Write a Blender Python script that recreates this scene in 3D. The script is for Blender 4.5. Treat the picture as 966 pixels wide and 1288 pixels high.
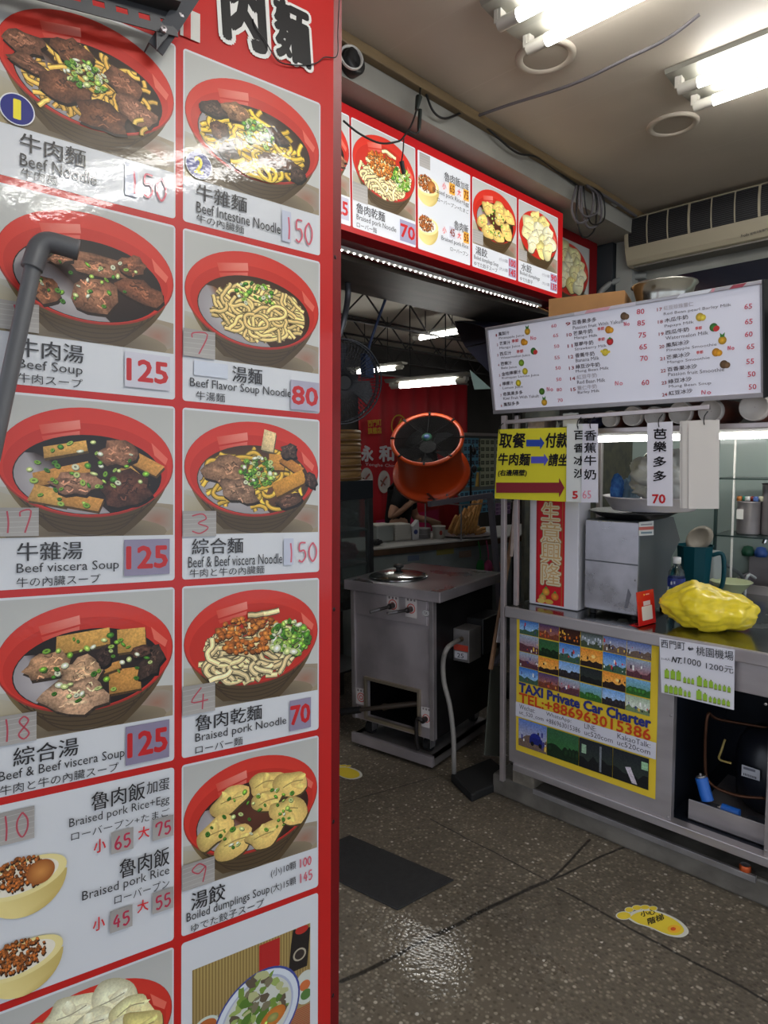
import bpy, math, random
from mathutils import Vector, Matrix, noise
C = bpy.context.scene.collection
for o in list(bpy.data.objects): bpy.data.objects.remove(o)
sc = bpy.context.scene
# ---------------------------------------------------------------- camera
FPX, CX, CY = 825.0, 483.0, 644.0
CAMPOS = Vector((0, 0, 1.5))
RM = Matrix(((0.69832, -0.06983, 0.71237), (-0.71570, -0.05277, 0.69641), (-0.01104, -0.99616, -0.08683)))
cam = bpy.data.cameras.new('camera'); camo = bpy.data.objects.new('camera', cam); C.objects.link(camo)
cam.sensor_fit = 'VERTICAL'; cam.sensor_height = 36.0; cam.sensor_width = 27.0
cam.lens = FPX / 1288.0 * 36.0; cam.clip_start = 0.02; cam.clip_end = 200
camo.matrix_world = Matrix.Translation(CAMPOS) @ Matrix(((RM[0][0], -RM[0][1], -RM[0][2]), (RM[1][0], -RM[1][1], -RM[1][2]), (RM[2][0], -RM[2][1], -RM[2][2]))).to_4x4()
sc.camera = camo
# ---------------------------------------------------------------- world, exposure
w = bpy.data.worlds.new('street_sky'); sc.world = w; w.use_nodes = True
bg = w.node_tree.nodes['Background']; bg.inputs[0].default_value = (0.80, 0.88, 1.0, 1); bg.inputs[1].default_value = 0.65
sc.view_settings.view_transform = 'Standard'; sc.view_settings.look = 'None'
sc.view_settings.exposure = 1.15; sc.view_settings.gamma = 1.0
sc.view_settings.use_curve_mapping = False
TUBE = 11.0          # emission of the fluorescent tubes
# ---------------------------------------------------------------- helpers
def ray(x, y): return RM @ Vector(((x - CX) / FPX, (y - CY) / FPX, 1))
def onax(i, v, x, y):
    d = ray(x, y); return CAMPOS + d * ((v - CAMPOS[i]) / d[i])
def X(v, x, y): return onax(0, v, x, y)
def Y(v, x, y): return onax(1, v, x, y)
def Z(v, x, y): return onax(2, v, x, y)
def lin(c):
    if isinstance(c, str): c = tuple(int(c[i:i + 2], 16) for i in (0, 2, 4))
    return tuple(((v / 255.0) / 12.92 if v / 255.0 <= 0.04045 else ((v / 255.0 + 0.055) / 1.055) ** 2.4) for v in c)
_m = {}
def M(name, col=(128, 128, 128), rough=0.5, metal=0.0, var=0.0, scale=8.0, bump=0.0, bscale=60.0, rvar=0.0, emit=0.0, trans=0.0, alpha=1.0, coat=0.0, stretch=None, spec=0.5, col2=None):
    if name in _m: return _m[name]
    m = bpy.data.materials.new(name); m.use_nodes = True; nt = m.node_tree; N = nt.nodes; L = nt.links
    b = N['Principled BSDF']; c = lin(col) + (1,)
    b.inputs['Base Color'].default_value = c; b.inputs['Roughness'].default_value = rough
    b.inputs['Metallic'].default_value = metal; b.inputs['Specular IOR Level'].default_value = spec
    if coat: b.inputs['Coat Weight'].default_value = coat; b.inputs['Coat Roughness'].default_value = 0.08
    if trans: b.inputs['Transmission Weight'].default_value = trans; b.inputs['IOR'].default_value = 1.3
    if alpha < 1: b.inputs['Alpha'].default_value = alpha
    if emit: b.inputs['Emission Color'].default_value = c; b.inputs['Emission Strength'].default_value = emit
    if var or rvar or bump or col2:
        tc = N.new('ShaderNodeTexCoord'); mp = N.new('ShaderNodeMapping'); L.new(tc.outputs['Object'], mp.inputs[0])
        if stretch: mp.inputs['Scale'].default_value = stretch
        nz = N.new('ShaderNodeTexNoise'); nz.inputs['Scale'].default_value = scale; nz.inputs['Detail'].default_value = 5; L.new(mp.outputs[0], nz.inputs[0])
        if var or col2:
            cr = N.new('ShaderNodeValToRGB'); L.new(nz.outputs[0], cr.inputs[0])
            a = lin(col); d = lin(col2) if col2 else tuple(min(1, v * (1 + var)) for v in a)
            if not col2: a = tuple(v * (1 - var) for v in a)
            cr.color_ramp.elements[0].position = 0.36; cr.color_ramp.elements[1].position = 0.64
            cr.color_ramp.elements[0].color = a + (1,); cr.color_ramp.elements[1].color = d + (1,)
            L.new(cr.outputs[0], b.inputs['Base Color'])
        if rvar:
            mr = N.new('ShaderNodeMapRange'); L.new(nz.outputs[0], mr.inputs[0]); mr.inputs[1].default_value = .3; mr.inputs[2].default_value = .7
            mr.inputs[3].default_value = max(.02, rough - rvar); mr.inputs[4].default_value = min(1, rough + rvar); L.new(mr.outputs[0], b.inputs['Roughness'])
        if bump:
            n2 = N.new('ShaderNodeTexNoise'); n2.inputs['Scale'].default_value = bscale; n2.inputs['Detail'].default_value = 3; L.new(mp.outputs[0], n2.inputs[0])
            bp = N.new('ShaderNodeBump'); bp.inputs['Strength'].default_value = bump; bp.inputs['Distance'].default_value = 0.01
            L.new(n2.outputs[0], bp.inputs['Height']); L.new(bp.outputs[0], b.inputs['Normal'])
    _m[name] = m; return m
def Mprint(name, emit=0.0, rough=0.35, bump=0.0, coat=0.0, tex=0.0):
    if name in _m: return _m[name]
    m = bpy.data.materials.new(name); m.use_nodes = True; nt = m.node_tree; N = nt.nodes; L = nt.links; b = N['Principled BSDF']
    at = N.new('ShaderNodeAttribute'); at.attribute_name = 'Col'; b.inputs['Roughness'].default_value = rough; b.inputs['Specular IOR Level'].default_value = .28
    col = at.outputs[0]
    if tex:
        tc0 = N.new('ShaderNodeTexCoord'); nz0 = N.new('ShaderNodeTexNoise'); nz0.inputs['Scale'].default_value = tex; nz0.inputs['Detail'].default_value = 5; nz0.inputs['Roughness'].default_value = .65; L.new(tc0.outputs['Object'], nz0.inputs[0])
        mr0 = N.new('ShaderNodeMapRange'); L.new(nz0.outputs[0], mr0.inputs[0]); mr0.inputs[1].default_value = .3; mr0.inputs[2].default_value = .7; mr0.inputs[3].default_value = -.45; mr0.inputs[4].default_value = .5
        ml = N.new('ShaderNodeMath'); ml.operation = 'MULTIPLY_ADD'; L.new(mr0.outputs[0], ml.inputs[0]); L.new(at.outputs['Alpha'], ml.inputs[1]); ml.inputs[2].default_value = 1.0
        mm = N.new('ShaderNodeVectorMath'); mm.operation = 'SCALE'; L.new(col, mm.inputs[0]); L.new(ml.outputs[0], mm.inputs['Scale']); col = mm.outputs[0]
    L.new(col, b.inputs['Base Color'])
    if emit:
        L.new(col, b.inputs['Emission Color']); b.inputs['Emission Strength'].default_value = emit
    if bump:
        tc = N.new('ShaderNodeTexCoord'); nz = N.new('ShaderNodeTexNoise'); nz.inputs['Scale'].default_value = 90; nz.inputs['Detail'].default_value = 2; L.new(tc.outputs['Object'], nz.inputs[0])
        n3 = N.new('ShaderNodeTexNoise'); n3.inputs['Scale'].default_value = 5; L.new(tc.outputs['Object'], n3.inputs[0])
        ad = N.new('ShaderNodeMath'); ad.operation = 'MULTIPLY_ADD'; L.new(n3.outputs[0], ad.inputs[0]); ad.inputs[1].default_value = 5.0; L.new(nz.outputs[0], ad.inputs[2])
        bp = N.new('ShaderNodeBump'); bp.inputs['Strength'].default_value = bump; bp.inputs['Distance'].default_value = 0.002
        L.new(ad.outputs[0], bp.inputs['Height']); L.new(bp.outputs[0], b.inputs['Normal'])
        if coat:
            b.inputs['Coat Weight'].default_value = coat; b.inputs['Coat Roughness'].default_value = 0.05; L.new(bp.outputs[0], b.inputs['Coat Normal'])
    _m[name] = m; return m
ORG = {}
def thing(name, label, cat, loc=(0, 0, 0), group=None):
    o = bpy.data.objects.new(name, None); C.objects.link(o); o.location = loc; o.empty_display_size = .05
    o['label'] = label; o['category'] = cat
    if group: o['group'] = group
    ORG[o.name] = Vector(loc); return o
def tag(o, label, cat, group=None, kind=None):
    o['label'] = label; o['category'] = cat
    if group: o['group'] = group
    if kind: o['kind'] = kind
    return o
def dup(root, delta=(0, 0, 0), label=None, rz=0):
    r = root.copy(); C.objects.link(r); r.location = root.location + Vector(delta); r.rotation_euler.z += rz; ORG[r.name] = Vector(r.location)
    if label: r['label'] = label
    for ch in root.children:
        c = ch.copy(); C.objects.link(c); c.parent = r
        for g in ch.children:
            d = g.copy(); C.objects.link(d); d.parent = c
    return r
def basis(d):
    d = Vector(d).normalized(); a = Vector((0, 0, 1)) if abs(d.z) < .9 else Vector((1, 0, 0))
    u = d.cross(a).normalized(); return u, d.cross(u).normalized(), d
class B:
    def __init__(s): s.v = []; s.f = []; s.sm = []; s.c = []
    def add(s, vs, fs, smooth=False, col=None):
        n = len(s.v); s.v += [Vector(p) for p in vs]; s.f += [tuple(i + n for i in f) for f in fs]; s.sm += [smooth] * len(fs)
        s.c += ([col] * len(vs) if col is None or not isinstance(col, list) else col); return s
    def obox(s, c, ax, ay, az, col=None):
        c, ax, ay, az = map(Vector, (c, ax, ay, az))
        vs = [c + ax * i + ay * j + az * k for k in (-1, 1) for j in (-1, 1) for i in (-1, 1)]
        fs = [(0, 2, 3, 1), (4, 5, 7, 6), (0, 1, 5, 4), (2, 6, 7, 3), (0, 4, 6, 2), (1, 3, 7, 5)]
        if ax.cross(ay).dot(az) < 0: fs = [f[::-1] for f in fs]
        return s.add(vs, fs, False, col)
    def box(s, x0, y0, z0, x1, y1, z1, col=None):
        return s.obox(((x0 + x1) / 2, (y0 + y1) / 2, (z0 + z1) / 2), (abs(x1 - x0) / 2, 0, 0), (0, abs(y1 - y0) / 2, 0), (0, 0, abs(z1 - z0) / 2), col)
    def bar(s, p0, p1, w, h, up=(0, 0, 1)):
        p0, p1 = Vector(p0), Vector(p1); d = (p1 - p0); up = Vector(up)
        if abs(d.normalized().dot(up)) > .95: up = Vector((1, 0, 0))
        u = d.cross(up).normalized(); vv = u.cross(d).normalized()
        return s.obox((p0 + p1) / 2, d / 2, u * (w / 2), vv * (h / 2))
    def cyl(s, p0, p1, r0, r1=None, n=20, caps=True):
        r1 = r0 if r1 is None else r1; p0, p1 = Vector(p0), Vector(p1); u, v, d = basis(p1 - p0)
        R = [u * math.cos(2 * math.pi * i / n) + v * math.sin(2 * math.pi * i / n) for i in range(n)]
        s.add([p0 + q * r0 for q in R] + [p1 + q * r1 for q in R], [(i, (i + 1) % n, n + (i + 1) % n, n + i) for i in range(n)], True)
        if caps:
            s.add([p0 + q * r0 for q in R], [tuple(range(n))[::-1]]); s.add([p1 + q * r1 for q in R], [tuple(range(n))])
        return s
    def tube(s, pts, r, n=8, sub=6, closed=False):
        pts = [Vector(p) for p in pts]
        if len(pts) > 2 and sub > 1:
            out = []; m = len(pts); rng = range(m if closed else m - 1)
            for i in rng:
                a, b, c, d = (pts[(i - 1) % m] if closed or i > 0 else pts[0]), pts[i], pts[(i + 1) % m], (pts[(i + 2) % m] if closed or i + 2 < m else pts[-1])
                for k in range(sub):
                    t = k / sub; out.append(.5 * ((2 * b) + (c - a) * t + (2 * a - 5 * b + 4 * c - d) * t * t + (3 * b - a - 3 * c + d) * t ** 3))
            if not closed: out.append(pts[-1])
            pts = out
        m = len(pts); vs = []; u = None
        for i, p in enumerate(pts):
            t = (pts[(i + 1) % m] - pts[i - 1]) if closed else (pts[min(i + 1, m - 1)] - pts[max(i - 1, 0)])
            t.normalize()
            if u is None: u = basis(t)[0]
            u = (u - t * u.dot(t)).normalized(); v = t.cross(u)
            rr = r[min(i, len(r) - 1)] if isinstance(r, list) else r
            vs += [p + (u * math.cos(2 * math.pi * k / n) + v * math.sin(2 * math.pi * k / n)) * rr for k in range(n)]
        fs = [(i * n + k, i * n + (k + 1) % n, ((i + 1) % m) * n + (k + 1) % n, ((i + 1) % m) * n + k) for i in range(m if closed else m - 1) for k in range(n)]
        if not closed: fs += [tuple(range(n))[::-1], tuple((m - 1) * n + k for k in range(n))]
        return s.add(vs, fs, True)
    def lathe(s, base, axis, prof, n=32, smooth=True):
        base = Vector(base); u, v, d = basis(axis); vs = []; k = len(prof)
        for i in range(n):
            q = u * math.cos(2 * math.pi * i / n) + v * math.sin(2 * math.pi * i / n)
            vs += [base + q * r + d * h for r, h in prof]
        return s.add(vs, [(i * k + j, ((i + 1) % n) * k + j, ((i + 1) % n) * k + j + 1, i * k + j + 1) for i in range(n) for j in range(k - 1)], smooth)
    def ell(s, c, rx, ry, rz, n=16, fn=None):
        c = Vector(c); vs = []; m = n // 2
        for j in range(m + 1):
            for i in range(n):
                th, ph = math.pi * j / m, 2 * math.pi * i / n; d = Vector((math.sin(th) * math.cos(ph), math.sin(th) * math.sin(ph), math.cos(th)))
                k = fn(d) if fn else 1; vs.append(c + Vector((d.x * rx, d.y * ry, d.z * rz)) * k)
        return s.add(vs, [(j * n + i, (j + 1) * n + i, (j + 1) * n + (i + 1) % n, j * n + (i + 1) % n) for j in range(m) for i in range(n)], True)
    def prism(s, pts, vec):
        pts = [Vector(p) for p in pts]; vec = Vector(vec); n = len(pts)
        nn = sum(((pts[i] - pts[0]).cross(pts[(i + 1) % n] - pts[0]) for i in range(n)), Vector())
        if nn.dot(vec) < 0: pts = pts[::-1]
        return s.add(pts + [p + vec for p in pts], [tuple(range(n))[::-1], tuple(range(n, 2 * n))] + [(i, (i + 1) % n, n + (i + 1) % n, n + i) for i in range(n)])
    def build(s, name, mat, parent=None, bevel=0, solid=0, subsurf=0):
        if parent is not None: og = ORG[parent.name]
        else:
            lo = [min(p[i] for p in s.v) for i in range(3)]; hi = [max(p[i] for p in s.v) for i in range(3)]
            og = Vector(((lo[0] + hi[0]) / 2, (lo[1] + hi[1]) / 2, lo[2]))
        me = bpy.data.meshes.new(name); me.from_pydata([p - og for p in s.v], [], s.f)
        me.polygons.foreach_set('use_smooth', s.sm); me.materials.append(mat)
        if any(c is not None for c in s.c):
            a = me.color_attributes.new('Col', 'FLOAT_COLOR', 'POINT'); buf = []
            for c in s.c: c = c or (128, 128, 128, 0); buf += list(lin(c[:3])) + [c[3] if len(c) > 3 else 0.0]
            a.data.foreach_set('color', buf)
        me.update(); o = bpy.data.objects.new(name, me); C.objects.link(o)
        if parent is not None: o.parent = parent
        else: o.location = og
        ORG[o.name] = og
        if solid: q = o.modifiers.new('solid', 'SOLIDIFY'); q.thickness = solid; q.offset = 0
        if bevel: q = o.modifiers.new('bevel', 'BEVEL'); q.width = bevel; q.segments = 2; q.limit_method = 'ANGLE'; q.angle_limit = .7
        if subsurf: q = o.modifiers.new('sub', 'SUBSURF'); q.levels = subsurf; q.render_levels = subsurf
        return o
def struct(b, name, mat, bevel=0):
    o = b.build(name, mat, None, bevel); o['kind'] = 'structure'; return o
_tx = {}
def text2d(s, bold=0.0, shear=0.0, res=2):
    k = (s, bold, shear)
    if k not in _tx:
        c = bpy.data.curves.new('t', 'FONT'); c.body = s; c.resolution_u = res; c.offset = bold; c.shear = shear
        o = bpy.data.objects.new('t', c); m = bpy.data.meshes.new_from_object(o)
        vs = [(v.co.x, v.co.y) for v in m.vertices]; fs = [tuple(p.vertices) for p in m.polygons]
        bpy.data.objects.remove(o); bpy.data.curves.remove(c); bpy.data.meshes.remove(m)
        if not vs: vs = [(0, 0)]
        x0, x1 = min(v[0] for v in vs), max(v[0] for v in vs); y0, y1 = min(v[1] for v in vs), max(v[1] for v in vs)
        _tx[k] = ([((a - x0) / max(1e-6, x1 - x0), (b - y0) / max(1e-6, y1 - y0)) for a, b in vs], fs, (x1 - x0) / max(1e-6, y1 - y0))
    return _tx[k]
STROKE = {'0': [[(.5, 1), (.1, .7), (.1, .3), (.5, 0), (.9, .3), (.9, .7), (.5, 1)]], '1': [[(.4, 1), (.5, .5), (.45, 0)]], '2': [[(.1, .8), (.5, 1), (.9, .7), (.1, 0), (.95, .05)]],
 '3': [[(.1, .9), (.6, 1), (.8, .75), (.4, .52), (.9, .3), (.5, 0), (.1, .12)]], '4': [[(.6, 1), (.1, .4), (.95, .4)], [(.7, .7), (.65, 0)]], '5': [[(.9, 1), (.25, .98), (.2, .58), (.7, .6), (.9, .3), (.5, 0), (.1, .1)]],
 '6': [[(.7, 1), (.2, .5), (.2, .15), (.6, 0), (.9, .25), (.6, .5), (.2, .35)]], '7': [[(.1, .75), (.15, .98), (.9, 1), (.45, 0)]], '8': [[(.5, .52), (.15, .8), (.5, 1), (.85, .8), (.5, .52), (.1, .22), (.5, 0), (.9, .22), (.5, .52)]],
 '9': [[(.85, .75), (.5, 1), (.15, .75), (.5, .5), (.85, .75), (.7, 0)]], 'N': [[(.1, 0), (.15, 1), (.8, .05), (.9, 1)]], 'o': [[(.5, .6), (.1, .3), (.5, 0), (.9, .3), (.5, .6)]]}
class Canvas:
    """flat printed matter on a plane: O + u*U + v*V"""
    def __init__(s, O, U, V, lift=0.0006, step=0.00003):
        s.O, s.U, s.V = Vector(O), Vector(U).normalized(), Vector(V).normalized(); s.n = s.U.cross(s.V).normalized(); s.b = B(); s.l = lift; s.st = step; s.r = None; s.tex = 0.0
    def px(s, x, y):
        d = ray(x, y); t = (s.O - CAMPOS).dot(s.n) / d.dot(s.n); q = CAMPOS + d * t - s.O; return q.dot(s.U), q.dot(s.V)
    def at(s, u, v): return s.O + s.U * u + s.V * v + s.n * s.l
    def rect(s, u0, v0, u1, v1): s.r = (u0, v0, u1, v1); return s
    def m(s, p):
        x, y = p
        if s.r is None: return x, y
        x = min(1, max(0, x)); y = min(1, max(0, y)); r = s.r; return r[0] + (r[2] - r[0]) * x, r[1] + (r[3] - r[1]) * y
    def raw(s, pts, fs, col): s.b.add([s.at(*p) for p in pts], fs, False, [tuple(k[:3]) + (s.tex,) for k in (col if isinstance(col, list) else [col] * len(pts))]); s.l += s.st
    def poly(s, pts, col):
        q = [s.m(p) for p in pts]; a = sum(q[i][0] * q[(i + 1) % len(q)][1] - q[(i + 1) % len(q)][0] * q[i][1] for i in range(len(q)))
        if a < 0: q = q[::-1]; col = col[::-1] if isinstance(col, list) else col
        s.raw(q, [tuple(range(len(q)))], col)
    def fan(s, ctr, pts, c0, c1):
        q = [s.m(ctr)] + [s.m(p) for p in pts]; n = len(pts)
        a = sum((q[1 + i][0] - q[0][0]) * (q[1 + (i + 1) % n][1] - q[0][1]) - (q[1 + (i + 1) % n][0] - q[0][0]) * (q[1 + i][1] - q[0][1]) for i in range(n))
        fs = [(0, 1 + i, 1 + (i + 1) % n) for i in range(n)]
        if a < 0: fs = [f[::-1] for f in fs]
        s.raw(q, fs, [c0] + (c1 if isinstance(c1, list) else [c1] * n))
    def box(s, x0, y0, x1, y1, col, col2=None, rad=0):
        if rad:
            pts = []
            for cx, cy, a0 in ((x1 - rad, y1 - rad, 0), (x0 + rad, y1 - rad, 90), (x0 + rad, y0 + rad, 180), (x1 - rad, y0 + rad, 270)):
                pts += [(cx + rad * math.cos(math.radians(a0 + t)), cy + rad * math.sin(math.radians(a0 + t))) for t in (0, 30, 60, 90)]
            return s.poly(pts, col)
        s.poly([(x0, y0), (x1, y0), (x1, y1), (x0, y1)], [col2 or col, col2 or col, col, col])
    def ell(s, cx, cy, rx, ry, col, col2=None, n=40, rot=0, a0=0, a1=360):
        pts = []; full = a1 - a0 >= 360
        for i in range(n if full else n + 1):
            t = math.radians(a0 + (a1 - a0) * i / n); x, y = rx * math.cos(t), ry * math.sin(t); pts.append((cx + x * math.cos(rot) - y * math.sin(rot), cy + x * math.sin(rot) + y * math.cos(rot)))
        if col2: s.fan((cx, cy), pts, col, col2)
        else: s.poly(pts, col)
    def strip(s, pts, w, col, w2=None):
        q = [Vector(s.m(p)) for p in pts]; n = len(q); W = w * (abs(s.r[2] - s.r[0]) if s.r else 1); vs = []
        for i in range(n):
            t = q[min(i + 1, n - 1)] - q[max(i - 1, 0)]; t = t.normalized() if t.length > 1e-9 else Vector((1, 0)); nn = Vector((-t.y, t.x)); ww = W * (1 if w2 is None else (1 + (w2 / w - 1) * i / (n - 1)))
            vs += [tuple(q[i] - nn * ww / 2), tuple(q[i] + nn * ww / 2)]
        s.raw(vs, [(2 * i, 2 * i + 2, 2 * i + 3, 2 * i + 1) for i in range(n - 1)], col)
    def glyphs(s, t, O2, E, N, col, bold, shear):
        """O2 origin, E baseline vector, N height vector (all 2D); bold thickens by drawing shifted copies"""
        vs, fs, _ = text2d(t, 0.0, shear); h = N.length; sh_ = [(0, 0)]
        if bold >= .02: sh_ += [(bold * h * math.cos(k * math.pi / (8 if bold > .06 else 4)), bold * h * math.sin(k * math.pi / (8 if bold > .06 else 4))) for k in range(16 if bold > .06 else 8)]
        elif bold >= .008: sh_ += [(bold * h * .8, 0), (-bold * h * .8, 0)]
        if bold >= .07: sh_ += [(bold * .5 * h * math.cos(k * math.pi / 4), bold * .5 * h * math.sin(k * math.pi / 4)) for k in range(8)]
        st = s.st; s.st = .000012
        for dx, dy in sh_: s.raw([(O2.x + E.x * p + N.x * q + dx, O2.y + E.y * p + N.y * q + dy) for p, q in vs], fs, col)
        s.st = st; s.l += st
    def text(s, t, x0, y0, x1, y1, col, bold=0.0, shear=0.0):
        a = s.m((x0, y0)) if s.r else (x0, y0); c = s.m((x1, y1)) if s.r else (x1, y1)
        s.glyphs(t, Vector(a), Vector((c[0] - a[0], 0)), Vector((0, c[1] - a[1])), col, bold, shear)
    def textpx(s, t, p0, p1, hpx, col, bold=0.0, shear=0.0):
        """p0,p1: ends of the baseline, hpx: height, in photo pixels, on this plane"""
        a = Vector(s.px(*p0)); b = Vector(s.px(*p1)); h = Vector(s.px(p0[0], p0[1] - hpx)); H = (h - a).length
        e = b - a; nn = Vector((-e.y, e.x)).normalized() * H; s.glyphs(t, a, e, nn, col, bold, shear)
    def hand(s, t, x0, y0, x1, y1, col, w=0.004):
        n = len(t); cw = (x1 - x0) / n
        for i, ch in enumerate(t):
            for st in STROKE.get(ch, []):
                p = [(x0 + cw * (i + .08 + .8 * a), y0 + (y1 - y0) * b) for a, b in st]; s.strip(smooth2(p), w, col)
    def quadpx(s, pts, col): r = s.r; s.r = None; s.poly([s.px(*p) for p in pts], col); s.r = r
    def build(s, name, mat, parent=None): return s.b.build(name, mat, parent)
def smooth2(p, k=4):
    if len(p) < 3: return p
    out = []; m = len(p)
    for i in range(m - 1):
        a, b, c, d = p[max(i - 1, 0)], p[i], p[i + 1], p[min(i + 2, m - 1)]
        for j in range(k):
            t = j / k; out.append(tuple(.5 * (2 * b[q] + (c[q] - a[q]) * t + (2 * a[q] - 5 * b[q] + 4 * c[q] - d[q]) * t * t + (3 * b[q] - a[q] - 3 * c[q] + d[q]) * t ** 3) for q in (0, 1)))
    out.append(p[-1]); return out
# common materials
steel = M('brushed_steel', (172, 165, 166), .38, .68, var=.06, scale=5, rvar=.10, bump=.012, bscale=120, stretch=(1, 1, 4))
steel_d = M('dull_steel', (150, 146, 146), .45, .7, var=.16, scale=9, rvar=.12, bump=.04, bscale=90)
dark = M('black_plastic', (22, 22, 24), .45)
blackm = M('black_metal', (28, 28, 30), .5, .6)
white_pl = M('white_plastic', (214, 212, 206), .45)
glass = M('clear_glass', (225, 240, 235), .03, 0, trans=1.0)
rubber = M('black_rubber', (16, 16, 17), .7)
PRINT = Mprint('glossy_print', rough=.4)
PAPER = Mprint('paper_print', rough=.75)
# ---------------------------------------------------------------- printed food pictures (flat prints on the menus)
def sh(c, k): return tuple(max(0, min(255, v * k)) for v in c)
def inell(x, y, E, k=1.0): return ((x - E[0]) / (E[2] * k)) ** 2 + ((y - E[1]) / (E[3] * k)) ** 2 <= 1
def rpt(rng, E, k=.85):
    a, r = rng.random() * 2 * math.pi, math.sqrt(rng.random()) * k; return E[0] + E[2] * r * math.cos(a), E[1] + E[3] * r * math.sin(a)
def noodles(c, rng, E, n, col=(226, 186, 98), w=.022, steps=14, k=.9):
    for i in range(n):
        x, y = rpt(rng, E, k); a = rng.random() * 6.28; cv = rng.uniform(-.9, .9); p = []
        for j in range(steps):
            if not inell(x, y, E, .97): break
            p.append((x, y)); a += cv * .5 + rng.uniform(-.35, .35); x += .030 * math.cos(a); y += .026 * math.sin(a)
            if rng.random() < .15: cv = rng.uniform(-1, 1)
        if len(p) < 4: continue
        p = smooth2(p, 2); v = rng.uniform(.82, 1.1)
        c.strip(p, w * 1.5, sh(col, .45 * v)); c.strip(p, w, sh(col, v)); c.strip([(a, b + .003) for a, b in p], w * .35, sh(col, 1.18 * v))
def blob(rng, x, y, sx, sy, rot, n=10, j=.25):
    out = []
    for i in range(n):
        t = 6.283 * i / n; r = 1 + rng.uniform(-j, j * .6); a, b = sx * r * math.cos(t), sy * r * math.sin(t); out.append((x + a * math.cos(rot) - b * math.sin(rot), y + a * math.sin(rot) + b * math.cos(rot)))
    return out
def chunk(c, rng, x, y, sx, sy, rot, col, streak=11, j=.16):
    p = blob(rng, x, y, sx, sy, rot, 15, .26); c.poly([(a + .008, b - .022) for a, b in p], sh(col, .28)); c.fan((x - sx * .2, y + sy * .25), p, sh(col, 1.25), [sh(col, rng.uniform(.5, 1.05)) for _ in p])
    for i in range(4): q = rpt(rng, (x, y, sx * .6, sy * .6)); c.fan(q, blob(rng, q[0], q[1], sx * rng.uniform(.2, .4), sy * rng.uniform(.15, .3), rot, 9, .35), sh(col, rng.choice((.7, .85, 1.35, 1.5))), sh(col, rng.uniform(.75, 1.1)))
    for i in range(streak):
        t = rng.uniform(-.65, .65); q = rng.uniform(-.6, .3); l = rng.uniform(.15, .4); k = rng.choice((.6, .75, 1.4, 1.55)); P = []
        for m in range(4):
            a, b = sx * (q + l * m / 3) + rng.uniform(-.004, .004), sy * t + sy * .12 * math.sin(m * 1.7 + i); P.append((x + a * math.cos(rot) - b * math.sin(rot), y + a * math.sin(rot) + b * math.cos(rot)))
        c.strip(P, rng.uniform(.004, .010), sh(col, k))
def scallion(c, rng, E, n, k=.9, s=1.0):
    G = [(92, 150, 48), (128, 178, 60), (170, 205, 92), (206, 220, 140), (70, 128, 40), (232, 236, 200)]
    for i in range(n):
        x, y = rpt(rng, E, k); g = rng.choice(G); r = rng.uniform(.013, .024) * s; ro = rng.random() * 3; f = rng.uniform(.45, .95)
        c.ell(x + .003, y - .006, r, r * f, sh(g, .4), None, 9, ro); c.ell(x, y, r, r * f, sh(g, 1.1), sh(g, .85), 9, ro); c.ell(x, y + .001, r * .45, r * f * .4, sh(g, rng.choice((.6, 1.35))), None, 7, ro)
def mince(c, rng, E, n, col=(150, 84, 36), s=1.0):
    pts = sorted([rpt(rng, E, .95) for _ in range(n)], key=lambda p: -p[1])
    for x, y in pts:
        r = rng.uniform(.014, .028) * s; k = rng.uniform(.7, 1.35); p = blob(rng, x, y, r, r * .8, rng.random() * 3, 7, .2); c.poly([(a + .003, b - .009) for a, b in p], sh(col, .38)); c.fan((x - r * .2, y + r * .2), p, sh(col, 1.4 * k), sh(col, .8 * k))
def dumpling(c, rng, x, y, s, rot, col=(236, 194, 112)):
    p = blob(rng, x, y, s, s * .74, rot, 9, .30); p = smooth2(p + [p[0]], 3)[:-1]
    c.poly([(a + .006, b - .016) for a, b in p], sh(col, .32)); c.fan((x - s * .15, y + s * .2), p, sh(col, 1.18), [sh(col, .70 + .32 * (.5 + .5 * math.sin(2.1 + 6.283 * i / len(p)))) for i in range(len(p))])
    for k in range(2):
        a = rot + rng.uniform(-.8, .8) + k * 1.4; q = blob(rng, x + s * .3 * math.cos(a), y + s * .25 * math.sin(a), s * .45, s * .22, a, 9, .3); q = smooth2(q + [q[0]], 2)[:-1]; c.fan(q[0], q, sh(col, 1.22), sh(col, rng.uniform(.86, .98)))
    c.strip(smooth2([(x - s * .5, y - s * .1), (x, y + s * rng.uniform(-.1, .25)), (x + s * .5, y + s * .05)]), .007, sh(col, .66))
def slab(c, rng, x, y, l, w, rot, col):
    p = [(-l, -w), (l * .9, -w * 1.1), (l, w * .8), (-l * .85, w)]; p = [(x + a * math.cos(rot) - b * math.sin(rot), y + a * math.sin(rot) + b * math.cos(rot)) for a, b in p]
    c.poly([(a + .006, b - .018) for a, b in p], sh(col, .4)); c.fan((x, y), p, sh(col, 1.1), [sh(col, k) for k in (.8, .95, 1.15, 1.0)])
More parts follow.
